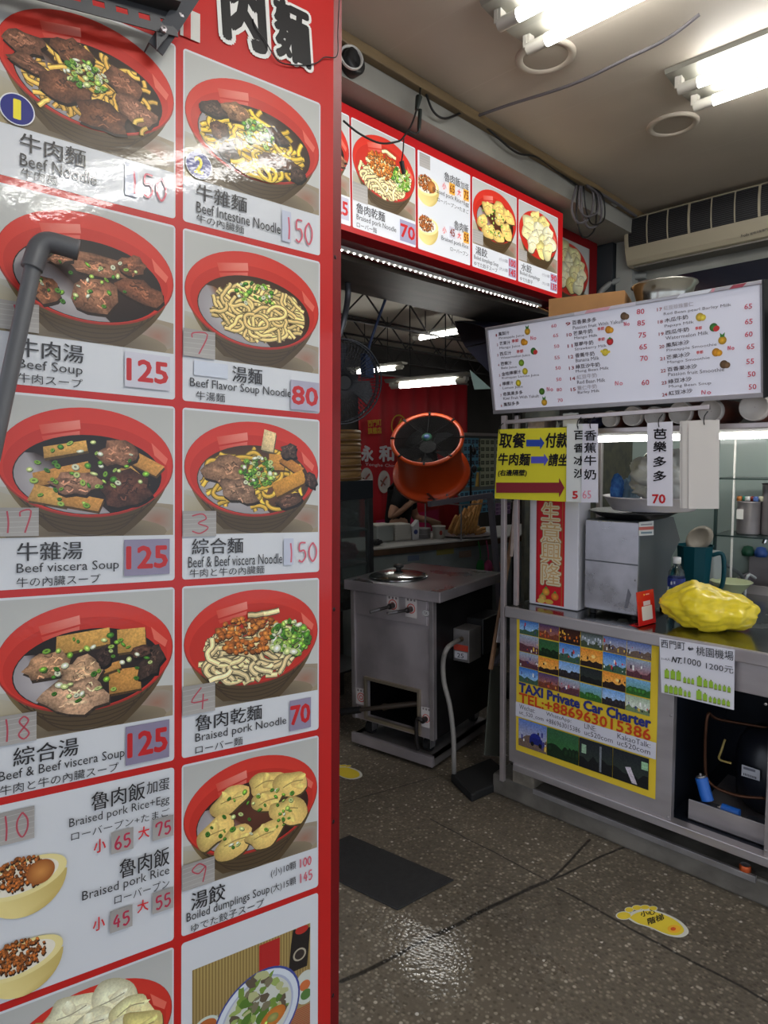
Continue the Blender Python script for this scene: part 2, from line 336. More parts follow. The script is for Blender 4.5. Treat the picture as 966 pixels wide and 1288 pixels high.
def bowl_photo(c, kind, seed):
    """a red bowl of food photographed on a table; fills the canvas rect"""
    rng = random.Random(seed)
    c.box(0, 0, 1, 1, (176, 176, 172), (196, 196, 192)); c.poly([(0, 0), (1, 0), (1, .24), (0, .36)], [(96, 86, 64), (150, 136, 112), (150, 136, 116), (176, 172, 162)])
    c.poly([(.0, .0), (.22, .0), (.3, .2), (.0, .33)], [(166, 150, 112), (120, 100, 70), (146, 132, 100), (172, 166, 150)]); c.ell(.9, .12, .13, .1, (150, 108, 90), (150, 140, 126))
    # bowl foot and striped outside
    c.fan((.5, .02), [(.5 + .46 * math.cos(6.283 * i / 24), .03 + .12 * math.sin(6.283 * i / 24)) for i in range(24)], (56, 46, 36), (132, 118, 96)); q = []
    for i in range(25): t = math.pi + math.pi * i / 24; k = i / 24; s_ = 1 - abs(2 * k - 1); xx = .03 + .28 * s_ ** 1.7; q.append(((xx if k < .5 else 1 - xx), .47 - .47 * s_))
    c.poly(q, [(112, 94, 58)] * 7 + [(78, 62, 40)] * 11 + [(98, 78, 50)] * 7)
    for k in range(4):
        f = .93 - .1 * k; c.strip([(.5 + (.40 - .045 * k) * math.cos(math.pi + math.pi * i / 18), .36 - .05 * k + (.25 - .015 * k) * math.sin(math.pi + math.pi * i / 18)) for i in range(1, 18)], .007, (62, 48, 32))
    # rim and inside
    c.ell(.5, .545, .5, .405, (196, 78, 66), (150, 44, 36), 56); c.ell(.5, .552, .494, .398, (214, 62, 44), (200, 50, 38), 56)
    c.ell(.5, .50, .462, .335, (196, 50, 36), (188, 44, 32), 56); c.poly([(.22, .80), (.44, .855), (.445, .79), (.235, .735)], [(204, 74, 58), (226, 134, 120), (222, 120, 106), (206, 78, 62)]); c.poly([(.235, .72), (.44, .775), (.44, .745), (.245, .69)], [(202, 66, 52), (216, 106, 92), (212, 98, 84), (202, 66, 52)])
    c.poly([(.86, .72), (.965, .60), (.95, .55), (.88, .62)], (222, 104, 86))
    E = (.505, .455, .42, .295)
    def soup(c0=(58, 38, 26), glare=True):
        c.ell(*E, sh(c0, 1.3), sh(c0, .7), 48)
        if glare:
            p = [(E[0] + E[2] * .985 * math.cos(math.radians(t)), E[1] + E[3] * .985 * math.sin(math.radians(t))) for t in range(150, 292, 9)] + [(.52, .28), (.40, .42), (.27, .56), (.2, .6)]; c.fan((.26, .36), p, (182, 176, 178), [(150, 144, 146)] * (len(p) - 4) + [sh(c0, 1.5)] * 4)
    if kind == 'beef_noodle':
        soup(); noodles(c, rng, E, 46, (226, 178, 84)); 
        for x, y, a, b, r in ((.14, .60, .11, .09, .3), (.40, .66, .12, .10, -.1), (.17, .46, .13, .06, -.2), (.36, .38, .14, .12, .2), (.70, .56, .13, .10, -.4), (.76, .38, .15, .10, -.5), (.57, .26, .17, .11, .1)): chunk(c, rng, x, y, a, b, r, rng.choice(((120, 80, 60), (104, 66, 46), (132, 92, 72))))
        scallion(c, rng, (.47, .52, .14, .12), 60); noodles(c, rng, (.80, .27, .09, .07), 5); noodles(c, rng, (.2, .22, .1, .06), 3)
    if kind == 'intestine':
        soup((70, 44, 28)); noodles(c, rng, E, 60, (224, 184, 66), .026)
        for x, y, a, b, r in ((.2, .62, .10, .07, .2), (.36, .66, .11, .08, 0), (.66, .58, .10, .06, -.5), (.24, .46, .08, .07, .6), (.66, .36, .17, .06, .1), (.82, .30, .08, .06, .6), (.3, .30, .07, .08, .5)): chunk(c, rng, x, y, a, b, r, rng.choice(((150, 110, 80), (96, 66, 50), (70, 52, 44))))
        scallion(c, rng, (.50, .53, .15, .12), 60); noodles(c, rng, (.55, .23, .28, .07), 10, (228, 190, 70), .026)
    if kind == 'beef_soup':
        soup((44, 30, 26))
        for x, y, a, b, r in ((.53, .58, .20, .085, -.05), (.74, .62, .09, .08, .7), (.80, .44, .16, .085, -.3), (.52, .36, .15, .15, .2), (.24, .34, .09, .10, .1), (.33, .58, .08, .04, .5), (.30, .68, .06, .03, -.4)): chunk(c, rng, x, y, a, b, r, rng.choice(((148, 102, 76), (134, 86, 58), (120, 74, 52))))
        scallion(c, rng, E, 34, .85, .9)
    if kind == 'plain_noodle':
        soup((84, 54, 34)); noodles(c, rng, (.53, .45, .38, .26), 110, (232, 202, 132), .022, 18); scallion(c, rng, (.50, .60, .16, .12), 34)
    if kind in ('viscera_soup', 'mixed_soup'):
        soup((40, 30, 28)); cols = ((196, 148, 76), (186, 132, 66), (92, 60, 46), (138, 96, 72), (108, 66, 50))
        L = ((.36, .64, .13, .04, .3, 0), (.34, .46, .17, .05, .35, 1), (.28, .30, .11, .06, -.2, 0), (.45, .26, .12, .05, -.2, 1), (.82, .56, .12, .05, -.5, 1), (.76, .46, .10, .035, -.8, 0)) if kind == 'viscera_soup' else ((.46, .67, .16, .065, .15, 0), (.74, .64, .09, .09, .1, 0), (.70, .34, .10, .09, .1, 1), (.60, .44, .08, .03, .3, 1))
        for x, y, l, ww, r, k in L: slab(c, rng, x, y, l, ww, r, cols[k])
        L = ((.66, .62, .12, .10, 0), (.42, .39, .14, .09, .1), (.71, .35, .16, .15, .2)) if kind == 'viscera_soup' else ((.27, .51, .15, .11, .3), (.46, .43, .13, .12, -.3), (.42, .27, .20, .13, -.15), (.86, .44, .07, .14, -.4), (.80, .54, .07, .05, .3), (.58, .54, .05, .08, 0))
        for i, (x, y, a, b, r) in enumerate(L): chunk(c, rng, x, y, a, b, r, ((138, 96, 72), (150, 108, 84), (84, 50, 38), (70, 50, 44))[(i + (0 if kind == 'viscera_soup' else 1)) % 4] if kind == 'viscera_soup' else ((172, 130, 96), (184, 146, 112), (196, 156, 124), (66, 48, 40), (82, 56, 44), (60, 44, 38))[i])
        scallion(c, rng, E, 46, .85)
    if kind == 'mixed_noodle':
        soup((96, 64, 44)); noodles(c, rng, E, 40, (228, 184, 70), .024); chunk(c, rng, .31, .52, .18, .13, -.15, (140, 104, 78), 12); chunk(c, rng, .38, .36, .16, .10, -.5, (146, 112, 88), 12)
        for x, y, l, ww, r, q in ((.60, .80, .05, .09, -.1, (216, 190, 140)), (.66, .62, .06, .07, .1, (190, 132, 58)), (.78, .60, .10, .04, -.6, (176, 116, 52)), (.76, .44, .15, .06, .55, (194, 136, 54))): slab(c, rng, x, y, l, ww, r, q)
        chunk(c, rng, .76, .72, .07, .07, .2, (74, 56, 48)); chunk(c, rng, .93, .47, .05, .08, .3, (70, 48, 40)); chunk(c, rng, .76, .29, .11, .06, .4, (92, 64, 50)); scallion(c, rng, (.52, .52, .15, .15), 80)
    if kind == 'braised_noodle':
        noodles(c, rng, (.48, .42, .40, .27), 80, (238, 214, 158), .030, 16); mince(c, rng, (.46, .58, .26, .17), 150, (170, 96, 40), 1.05); scallion(c, rng, (.76, .50, .16, .17), 110, .95, 1.5); noodles(c, rng, (.55, .76, .14, .05), 4, (238, 214, 158), .030); noodles(c, rng, (.40, .26, .26, .09), 16, (240, 218, 164), .030)
    if kind == 'dumpling_soup':
        soup((70, 38, 26))
        for x, y, r, s in ((.33, .64, .5, .15), (.58, .70, -.2, .15), (.80, .64, -.5, .16), (.60, .54, .3, .14), (.22, .40, .8, .14), (.36, .28, .5, .16), (.76, .40, -.9, .16), (.57, .26, .2, .15)): dumpling(c, rng, x, y, s, r)
        scallion(c, rng, E, 46, .85)
    if kind == 'dumplings':
        for i, (x, y) in enumerate(((.40, .82), (.62, .80), (.25, .68), (.50, .66), (.74, .66), (.22, .50), (.42, .50), (.62, .50), (.80, .48), (.34, .36), (.56, .32), (.74, .34))): dumpling(c, rng, x, y, .165, rng.uniform(-1.2, 1.2), rng.choice(((240, 224, 164), (232, 208, 132), (240, 230, 186))))
def rice_bowl(c, rng, x, y, s, egg, asp):
    c.ell(x, y - .42 * s, .30 * s, .5 * s * asp * .5, (206, 184, 110)); q = [(x + s * math.cos(math.pi + math.pi * i / 20), y + s * asp * .95 * math.sin(math.pi + math.pi * i / 20)) for i in range(21)]; c.poly(q, [(226, 208, 138)] * 11 + [(196, 172, 100)] * 10)
    c.ell(x, y + .03 * s, s, s * asp * .46, (236, 224, 168), (228, 212, 146), rot=.12); c.ell(x - .05 * s, y + .04 * s, s * .85, s * asp * .36, (232, 224, 206), None, rot=.12); mince(c, rng, (x - .12 * s, y + .16 * s * asp, .72 * s, .42 * s * asp), 190, (138, 78, 34), s * 2.3)
    if egg: c.ell(x + .36 * s, y + .08 * s * asp, .34 * s, .30 * s * asp, (206, 140, 72), (150, 84, 36), rot=.2)
def salad_photo(c, seed):
    rng = random.Random(seed); c.box(0, 0, 1, 1, (168, 144, 86), (150, 124, 84))
    for i in range(40): c.box(i / 40, .25, i / 40 + .012, 1, (132, 110, 62))
    for i in range(12): c.strip([(0, .02 + .018 * i), (1, .02 + .018 * i)], .007, (168, 60, 48))
    c.box(.54, .72, .72, .98, (172, 36, 34)); c.poly([(.80, .60), (.97, .60), (1, .96), (.84, 1), (.82, .86)], (34, 28, 26)); c.ell(.90, .74, .06, .06, (170, 160, 140)); c.ell(.90, .74, .045, .045, (50, 42, 38)); c.ell(.92, .97, .06, .04, (176, 44, 36))
    c.poly([(.02, .46), (.2, .52), (.18, .2), (.06, .18)], (176, 186, 168)); c.ell(.11, .47, .095, .075, (196, 204, 190)); c.ell(.11, .46, .08, .06, (170, 92, 42))
    c.ell(.96, .40, .11, .16, (196, 200, 190)); c.ell(.95, .42, .05, .05, (200, 108, 60)); c.ell(.96, .33, .05, .05, (84, 120, 60))
    c.ell(.53, .34, .36, .42, (60, 70, 140), rot=-.5); c.ell(.53, .34, .345, .40, (206, 212, 220), rot=-.5); c.ell(.53, .34, .30, .35, (168, 174, 196), rot=-.5); c.ell(.53, .34, .285, .33, (198, 200, 190), rot=-.5)
    E = (.54, .42, .26, .30)
    for i in range(70): x, y = rpt(rng, E, .95); c.poly(blob(rng, x, y, rng.uniform(.03, .07), rng.uniform(.02, .05), rng.random() * 3, 9, .35), rng.choice(((112, 140, 58), (150, 168, 92), (120, 112, 88), (94, 82, 66), (176, 178, 128), (84, 118, 44))))
    for x, y in ((.42, .2), (.66, .26), (.5, .12)): c.ell(x, y, .12, .08, (206, 132, 56), (186, 104, 40), rot=.5); c.ell(x, y, .05, .04, (172, 164, 96), (126, 130, 70))
    scallion(c, rng, (.56, .22, .05, .07), 14)

def textured(fn, k):
    def g(c, *a, **kw):
        o = c.tex; c.tex = k; fn(c, *a, **kw); c.tex = o
    return g
chunk = textured(chunk, 1.0); slab = textured(slab, .7); mince = textured(mince, .6); dumpling = textured(dumpling, .35); noodles = textured(noodles, .25)
# ---------------------------------------------------------------- the setting
def floor_mat():
    m = bpy.data.materials.new('washed_pebble_floor'); m.use_nodes = True; nt = m.node_tree; N = nt.nodes; L = nt.links; b = N['Principled BSDF']
    tc = N.new('ShaderNodeTexCoord')
    def math_(op, a, bb=None, c=None):
        n = N.new('ShaderNodeMath'); n.operation = op
        for i, v in enumerate((a, bb, c)):
            if v is None: continue
            if isinstance(v, (int, float)): n.inputs[i].default_value = v
            else: L.new(v, n.inputs[i])
        return n.outputs[0]
    vo = N.new('ShaderNodeTexVoronoi'); vo.inputs['Scale'].default_value = 80; L.new(tc.outputs['Object'], vo.inputs[0])
    cr = N.new('ShaderNodeValToRGB'); sp = N.new('ShaderNodeSeparateColor'); L.new(vo.outputs['Color'], sp.inputs[0]); L.new(sp.outputs[0], cr.inputs[0])
    cols = [(0, (92, 83, 71)), (.3, (116, 106, 91)), (.55, (132, 121, 105)), (.78, (150, 139, 122)), (.94, (180, 169, 152)), (.985, (206, 198, 186))]
    e = cr.color_ramp.elements
    while len(e) < len(cols): e.new(.5)
    for i, (p, c) in enumerate(cols): e[i].position = p; e[i].color = lin(c) + (1,)
    cr.color_ramp.interpolation = 'CONSTANT'
    ed = N.new('ShaderNodeMapRange'); L.new(vo.outputs['Distance'], ed.inputs[0]); ed.inputs[1].default_value = .30; ed.inputs[2].default_value = .55; ed.inputs[3].default_value = 0; ed.inputs[4].default_value = 1
    mx = N.new('ShaderNodeMixRGB'); L.new(ed.outputs[0], mx.inputs[0]); L.new(cr.outputs[0], mx.inputs[1]); mx.inputs[2].default_value = lin((106, 97, 84)) + (1,)
    n1 = N.new('ShaderNodeTexNoise'); n1.inputs['Scale'].default_value = 2.3; n1.inputs['Detail'].default_value = 4; L.new(tc.outputs['Object'], n1.inputs[0])
    r1 = N.new('ShaderNodeMapRange'); L.new(n1.outputs[0], r1.inputs[0]); r1.inputs[1].default_value = .3; r1.inputs[2].default_value = .7; r1.inputs[3].default_value = .72; r1.inputs[4].default_value = 1.08
    mu = N.new('ShaderNodeMixRGB'); mu.blend_type = 'MULTIPLY'; mu.inputs[0].default_value = 1; L.new(mx.outputs[0], mu.inputs[1])
    cc = N.new('ShaderNodeCombineColor'); [L.new(r1.outputs[0], cc.inputs[i]) for i in range(3)]; L.new(cc.outputs[0], mu.inputs[2])
    # joints and cracks between the slabs: distance to line segments
    sx = N.new('ShaderNodeSeparateXYZ'); L.new(tc.outputs['Object'], sx.inputs[0])
    wob = math_('MULTIPLY', math_('SUBTRACT', n1.outputs[0], .5), .05)
    dmin = None
    for (p, q, wd) in JOINTS:
        a = Z(0, *p); d = Z(0, *q) - a; ln = d.length; tx, ty = d.x / ln, d.y / ln
        rx = math_('SUBTRACT', sx.outputs[0], a.x); ry = math_('SUBTRACT', sx.outputs[1], a.y)
        al = math_('ADD', math_('MULTIPLY', rx, tx), math_('MULTIPLY', ry, ty)); ac = math_('ADD', math_('SUBTRACT', math_('MULTIPLY', ry, tx), math_('MULTIPLY', rx, ty)), wob)
        ex = math_('MAXIMUM', math_('MAXIMUM', math_('MULTIPLY', al, -1), math_('SUBTRACT', al, ln)), 0)
        dd = math_('DIVIDE', math_('ADD', math_('ABSOLUTE', ac), ex), wd); dmin = dd if dmin is None else math_('MINIMUM', dmin, dd)
    jm = N.new('ShaderNodeMapRange'); L.new(dmin, jm.inputs[0]); jm.inputs[1].default_value = .6; jm.inputs[2].default_value = 1.3; jm.inputs[3].default_value = .85; jm.inputs[4].default_value = 0
    m2 = N.new('ShaderNodeMixRGB'); L.new(jm.outputs[0], m2.inputs[0]); L.new(mu.outputs[0], m2.inputs[1]); m2.inputs[2].default_value = lin((26, 24, 23)) + (1,)
    L.new(m2.outputs[0], b.inputs['Base Color'])
    # wet patch: smooth water film over the pebbles, left after washing
    wc = Z(0, 565, 1225); dx = math_('MULTIPLY', math_('SUBTRACT', sx.outputs[0], wc.x), 3.0); dy = math_('MULTIPLY', math_('SUBTRACT', sx.outputs[1], wc.y), 3.0)
    # rotate into view-depth direction
    u = math_('ADD', math_('MULTIPLY', dx, .71), math_('MULTIPLY', dy, .70)); v = math_('SUBTRACT', math_('MULTIPLY', dx, .70), math_('MULTIPLY', dy, .71))
    dist = math_('SQRT', math_('ADD', math_('POWER', math_('MULTIPLY', u, .75), 2), math_('POWER', v, 2)))
    n4 = N.new('ShaderNodeTexNoise'); n4.inputs['Scale'].default_value = 14; n4.inputs['Detail'].default_value = 4; L.new(tc.outputs['Object'], n4.inputs[0])
    dw = math_('ADD', dist, math_('MULTIPLY', math_('SUBTRACT', n4.outputs[0], .5), 1.1))
    wet = N.new('ShaderNodeMapRange'); L.new(dw, wet.inputs[0]); wet.inputs[1].default_value = .55; wet.inputs[2].default_value = .95; wet.inputs[3].default_value = 1; wet.inputs[4].default_value = 0
    n5 = N.new('ShaderNodeTexNoise'); n5.inputs['Scale'].default_value = 1.7; L.new(tc.outputs['Object'], n5.inputs[0])
    damp = N.new('ShaderNodeMapRange'); L.new(n5.outputs[0], damp.inputs[0]); damp.inputs[1].default_value = .35; damp.inputs[2].default_value = .65; damp.inputs[3].default_value = .30; damp.inputs[4].default_value = .52
    rr = N.new('ShaderNodeMixRGB'); L.new(wet.outputs[0], rr.inputs[0]); L.new(damp.outputs[0], rr.inputs[1]); rr.inputs[2].default_value = (.09, .09, .09, 1); L.new(rr.outputs[0], b.inputs['Roughness'])
    b.inputs['Specular IOR Level'].default_value = .4
    bp = N.new('ShaderNodeBump'); L.new(math_('SUBTRACT', .5, math_('MULTIPLY', wet.outputs[0], .41)), bp.inputs['Strength']); bp.inputs['Distance'].default_value = .004; L.new(math_('SUBTRACT', 1.0, vo.outputs['Distance']), bp.inputs['Height']); L.new(bp.outputs[0], b.inputs['Normal'])
    return m
JOINTS = [((430, 1236), (690, 1108), .008), ((690, 1108), (742, 1056), .005), ((690, 1108), (786, 1064), .005), ((700, 1118), (966, 1262), .0045), ((540, 1030), (690, 1108), .003), ((432, 1010), (560, 975), .003)]
FLOOR = floor_mat()
struct(B().box(-10, -10, -.1, 10, 10, 0), 'floor', FLOOR)
def ceil_mat():
    m = M('ceiling_paint', (188, 178, 164), .55, var=.08, scale=1.6, rvar=.05); nt = m.node_tree; N = nt.nodes; L = nt.links; b = N['Principled BSDF']
    src = b.inputs['Base Color'].links[0].from_socket; tc = N.new('ShaderNodeTexCoord'); sx = N.new('ShaderNodeSeparateXYZ'); L.new(tc.outputs['Object'], sx.inputs[0])
    f = N.new('ShaderNodeMath'); f.operation = 'PINGPONG'; L.new(sx.outputs[0], f.inputs[0]); f.inputs[1].default_value = .2
    mr = N.new('ShaderNodeMapRange'); L.new(f.outputs[0], mr.inputs[0]); mr.inputs[1].default_value = .001; mr.inputs[2].default_value = .004; mr.inputs[3].default_value = .45; mr.inputs[4].default_value = 0
    mx = N.new('ShaderNodeMixRGB'); L.new(mr.outputs[0], mx.inputs[0]); L.new(src, mx.inputs[1]); mx.inputs[2].default_value = lin((196, 188, 176)) + (1,); L.new(mx.outputs[0], b.inputs['Base Color']); return m
struct(B().box(-3.2, -2.6, 2.9, 4.3, 1.85, 3.0), 'ceiling', ceil_mat())
wallm = M('grimy_plaster', (128, 128, 122), .7, var=.14, scale=3, bump=.05)
beamm = M('beam_paint', (150, 148, 140), .6, var=.08, scale=4)
woodm = M('varnished_wood', (120, 100, 70), .5, var=.15, scale=5, stretch=(1, 8, 8))
struct(B().box(-1.2, 1.72, 2.775, 4.05, 2.4, 2.95), 'trim_beam', beamm)
struct(B().box(-1.2, 1.685, 2.862, 3.95, 1.72, 2.9), 'trim_cove', woodm, .004)
struct(B().box(4.05, -2.6, 0, 4.2, 2.0, 2.95), 'wall_right', wallm)
# rolling shutter housing behind the lit menu
struct(B().box(1.0, 1.99, 2.28, 4.04, 2.36, 2.774), 'trim_shutter', M('shutter_box', (84, 78, 70), .5, var=.2, scale=3, stretch=(1, 6, 6)))
# kitchen shell beyond the opening
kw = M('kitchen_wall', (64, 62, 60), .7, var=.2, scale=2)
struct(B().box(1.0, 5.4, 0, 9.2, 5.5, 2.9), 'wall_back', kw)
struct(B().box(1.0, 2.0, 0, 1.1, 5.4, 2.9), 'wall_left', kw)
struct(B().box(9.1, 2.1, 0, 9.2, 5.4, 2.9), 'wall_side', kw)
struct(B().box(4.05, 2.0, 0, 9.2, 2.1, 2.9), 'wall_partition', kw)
struct(B().box(1.0, 2.4, 2.76, 9.2, 5.5, 2.9), 'ceiling_kitchen', M('kitchen_ceiling', (206, 200, 186), .6, var=.10, scale=2))
conc = M('wet_concrete', (98, 93, 86), .42, var=.35, scale=7, bump=.25, bscale=40, rvar=.18)
kb = B(); kb.box(2.325, -.6, 0, 3.6, 1.62, .092); struct(kb, 'trim_kerb', conc, .01)
# ---------------------------------------------------------------- fluorescent lamps
tube_on = bpy.data.materials.new('lit_tube'); tube_on.use_nodes = True; _b = tube_on.node_tree.nodes['Principled BSDF']
_b.inputs['Base Color'].default_value = (.9, .9, .9, 1); _b.inputs['Emission Color'].default_value = (1, .99, .95, 1); _b.inputs['Emission Strength'].default_value = TUBE
lampw = M('lamp_enamel', (140, 138, 128), .4)
capm = M('lamp_cap', (196, 192, 182), .4)
tube_hot = tube_on.copy(); tube_hot.name = 'bright_lit_tube'; tube_hot.node_tree.nodes['Principled BSDF'].inputs['Emission Strength'].default_value = TUBE * 2.2
def lamp(name, label, p0, p1, drop=.045, sep=.17, tray_w=.30, twin=True, group=None, r=.019, tm_=None):
    p0, p1 = Vector(p0), Vector(p1); d = (p1 - p0).normalized(); s = d.cross(Vector((0, 0, 1))).normalized(); t = thing(name, label, 'lamp', (p0 + p1) / 2, group)
    up = Vector((0, 0, 1)); b = B(); hw = tray_w / 2
    prof = [(-hw, 0), (-hw + .01, -.012), (-.03, -.022), (.03, -.022), (hw - .01, -.012), (hw, 0)]
    b.prism([p0 + s * a + up * (h - .0005) for a, h in prof], p1 - p0); b.build('tray', lampw, t)
    for k in ((-1, 1) if twin else (0,)):
        o = s * (k * sep / 2) - up * (drop + .012)
        tb = B(); tb.cyl(p0 + o + d * .10, p1 + o - d * .10, r, n=14); tb.build('tube', tm_ or tube_on, t)
        cb = B()
        for e, dd in ((p0, d), (p1, -d)):
            cb.cyl(e + o + dd * .03, e + o + dd * .10, r * 1.02, n=14); cb.bar(e + o + dd * .035 + up * .004, e + o + dd * .035 + up * (drop + .006), .02, .03); cb.bar(e + o + dd * .028, e + o + dd * .028 + up * drop, .012, .035)
        cb.build('socket', capm, t)
    return t
lamp('ceiling_lamp', 'twin fluorescent ceiling lamp above the red lit menu, nearest to the beam', (1.915, 1.29, 2.899), (1.935, .06, 2.899))
lamp('ceiling_lamp', 'twin fluorescent ceiling lamp in the corner above the air conditioner', (2.70, 1.03, 2.899), (2.72, -.20, 2.899))
lamp('ceiling_lamp', 'twin fluorescent ceiling lamp behind the viewer facing the big menu board', (.18, -.79, 2.899), (1.32, .02, 2.899), tm_=tube_hot)
# round loudspeakers flush in the ceiling
def speaker(px, py, lab):
    c = Z(2.9, px, py); t = thing('ceiling_speaker', lab, 'speaker', c, 'ceiling speakers'); r = .105
    b = B(); b.lathe(c + Vector((0, 0, -.0005)), (0, 0, -1), [(r, 0), (r, .007), (r * .93, .012), (r * .76, .009), (r * .74, .004)], 40); b.build('rim', M('speaker_rim', (176, 166, 152), .5), t)
    g = B(); g.lathe(c + Vector((0, 0, -.002)), (0, 0, -1), [(r * .76, .002), (r * .5, .0025), (.001, .003)], 40); g.build('grille', M('speaker_grille', (160, 150, 136), .6), t)
speaker(686, 70, 'round ceiling speaker right under the lamp nearest the beam'); speaker(846, 156, 'round ceiling speaker closer to the air conditioner')
# ---------------------------------------------------------------- cables along the beam
whc = M('white_conduit', (176, 172, 164), .5); gryc = M('grey_cable', (96, 92, 96), .5); blkc = M('black_cable', (20, 20, 21), .5)
def Yb(x, y): return Y(1.705, x, y)
cb = B(); cb.tube([Yb(430, 47), Yb(470, 65), Yb(520, 96), Yb(540, 112), Yb(580, 137), Yb(620, 160), Yb(660, 186), Yb(700, 210), Yb(745, 236), Yb(775, 258)], .011, 10)
t = thing('wall_conduit', 'white conduit clipped along the top of the beam', 'conduit', Yb(430, 47)); cb.build('conduit', whc, t)
for q in ((452, 57), (532, 104), (580, 137), (668, 192)):
    c = Yb(*q); B().obox(c + Vector((0, .004, 0)), (.012, 0, 0), (0, .013, 0), (0, 0, .015)).build('clip', white_pl, t)
def cable(name, label, pts, r, m, group=None): return tag(B().tube(pts, r, 8).build(name, m), label, 'cable', group)
cable('cable', 'black cable sagging along the beam below the white conduit', [Yb(536, 118), Y(1.69, 545, 140), Y(1.69, 560, 149), Yb(585, 141), Yb(600, 150), Y(1.69, 625, 172), Y(1.69, 650, 192), Y(1.69, 676, 198), Yb(700, 215), Yb(730, 236)], .0045, blkc)
cable('cable', 'grey cable strung across the ceiling to the hook by the lamp', [Yb(598, 147), Z(2.87, 640, 132), Z(2.84, 720, 106), Z(2.83, 790, 73), Z(2.85, 840, 48), Z(2.885, 880, 18)], .006, gryc)
t = thing('hanging_cord', 'black cord with plugs hanging from the beam in front of the lit menu', 'cord', Yb(528, 106))
P_ = lambda x, y: Y(1.67, x, y)
B().tube([Yb(529, 106), P_(528, 120), P_(527, 128)], .004).build('cord', blkc, t)
b = B(); b.cyl(P_(527, 122), P_(524, 138), .013, .007, 10); b.cyl(P_(528.5, 138), P_(527, 162), .0075, .0075, 10); b.cyl(P_(527, 162), P_(526, 167), .0075, .003, 10); b.build('plug', M('dark_green_plug', (24, 34, 30), .5), t)
B().tube([P_(524, 138), P_(518, 156), P_(508, 172), P_(500, 178), P_(478, 180), P_(452, 168), P_(432, 152)], .0035).build('cord', blkc, t)
B().tube([P_(526, 166), P_(522, 168), P_(514, 165)], .003).build('cord', blkc, t)
B().tube([P_(508, 172), P_(507, 190), P_(505, 203)], .0025).build('cord', blkc, t)
B().cyl(P_(505, 203), P_(508, 219), .009, .007, 10).build('jack', blkc, t)
t = thing('cable_coil', 'coil of black and grey cables tied up in the corner by the air conditioner', 'cable', Yb(735, 240))
for i, (m_, dx, ln, r) in enumerate(((blkc, 0, 62, .005), (gryc, 7, 50, .006), (gryc, -6, 44, .006), (blkc, 12, 46, .004), (gryc, 3, 36, .005))):
    a = lambda x, y, k=0: Y(1.69 - .006 * i - k, x, y)
    B().tube([a(728 + dx * .5, 234), a(725 + dx, 240 + ln * .5), a(733 + dx, 236 + ln), a(748 + dx, 238 + ln * .8), a(750 + dx * .6, 245), a(738, 233)], r).build('loop', m_, t)
B().tube([Y(1.69, 738, 234), Y(1.69, 760, 246), Y(1.69, 785, 262), Y(1.69, 800, 272)], .008).build('tail', gryc, t)
t = thing('beam_spotlight', 'round black fitting with a white ring on the beam beside the menu board', 'fitting', Y(1.72, 444, 82)); c = Y(1.72, 439, 82)
B().lathe(c, (0, -1, 0), [(.042, 0), (.042, .035), (.03, .04), (.001, .03)], 24).build('body', dark, t)
B().lathe(c + Vector((-.012, -.012, 0)), (-.4, -1, .1), [(.040, .02), (.042, .028), (.038, .031), (.035, .02)], 24).build('ring', white_pl, t)
# ---------------------------------------------------------------- big menu board on the left
BP = Vector((.671173, 1.185024, 2.278476)); BU = Vector((.979968, -.190177, -.059119)); BV = Vector((.069345, .047565, .996458)); BN = BU.cross(BV)
BOARD = Mprint('board_print', rough=.42, bump=.07, coat=.38)
RED = (186, 28, 24)
redf = M('shaded_red_frame', (112, 8, 14), .55, spec=.25)  # frame red darkened: shading of the bevel put into the colour
mb = thing('menu_board', 'tall red menu board of beef noodle bowl photos with taped price slips', 'menu board', BP - BV * 2.25)
def bp(u, v, w=0.0): return BP + BU * u + BV * v + BN * w
L0, R0, VB, VT = -.335, .338, -2.22, .50
c = Canvas(BP, BU, BV, 0.0); c.poly([(L0, VB), (R0, VB), (R0, VT), (L0, VT)], RED); c.build('face_panel', BOARD, mb)
b = B(); o = .034; h = -.022
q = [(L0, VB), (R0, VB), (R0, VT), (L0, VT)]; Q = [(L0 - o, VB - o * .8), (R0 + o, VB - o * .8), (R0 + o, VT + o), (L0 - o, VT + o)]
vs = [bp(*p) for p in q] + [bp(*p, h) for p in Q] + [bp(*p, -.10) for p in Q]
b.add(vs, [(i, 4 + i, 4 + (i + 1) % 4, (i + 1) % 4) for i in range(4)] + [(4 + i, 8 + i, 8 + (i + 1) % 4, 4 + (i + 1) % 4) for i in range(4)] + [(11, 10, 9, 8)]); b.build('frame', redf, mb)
for py in (322, 767, 1035, 1254):
    v = Vector(Canvas(BP, BU, BV).px(421, py)); p = bp(R0 + .008, v.y, -.008); B().lathe(p, BN + BU * .4, [(.005, 0), (.0045, .003), (.001, .004)], 12).build('screw', blackm, mb)
FOOD = {'board_print': Mprint('board_photo', rough=.42, bump=.07, coat=.38, tex=230), 'backlit_print': Mprint('backlit_photo', emit=.34, rough=.4, tex=150)}
GREY_P = (178, 176, 190); TAPE = (150, 146, 142); INK = (40, 38, 40); PRED = (186, 30, 34); PINK = (206, 92, 108)
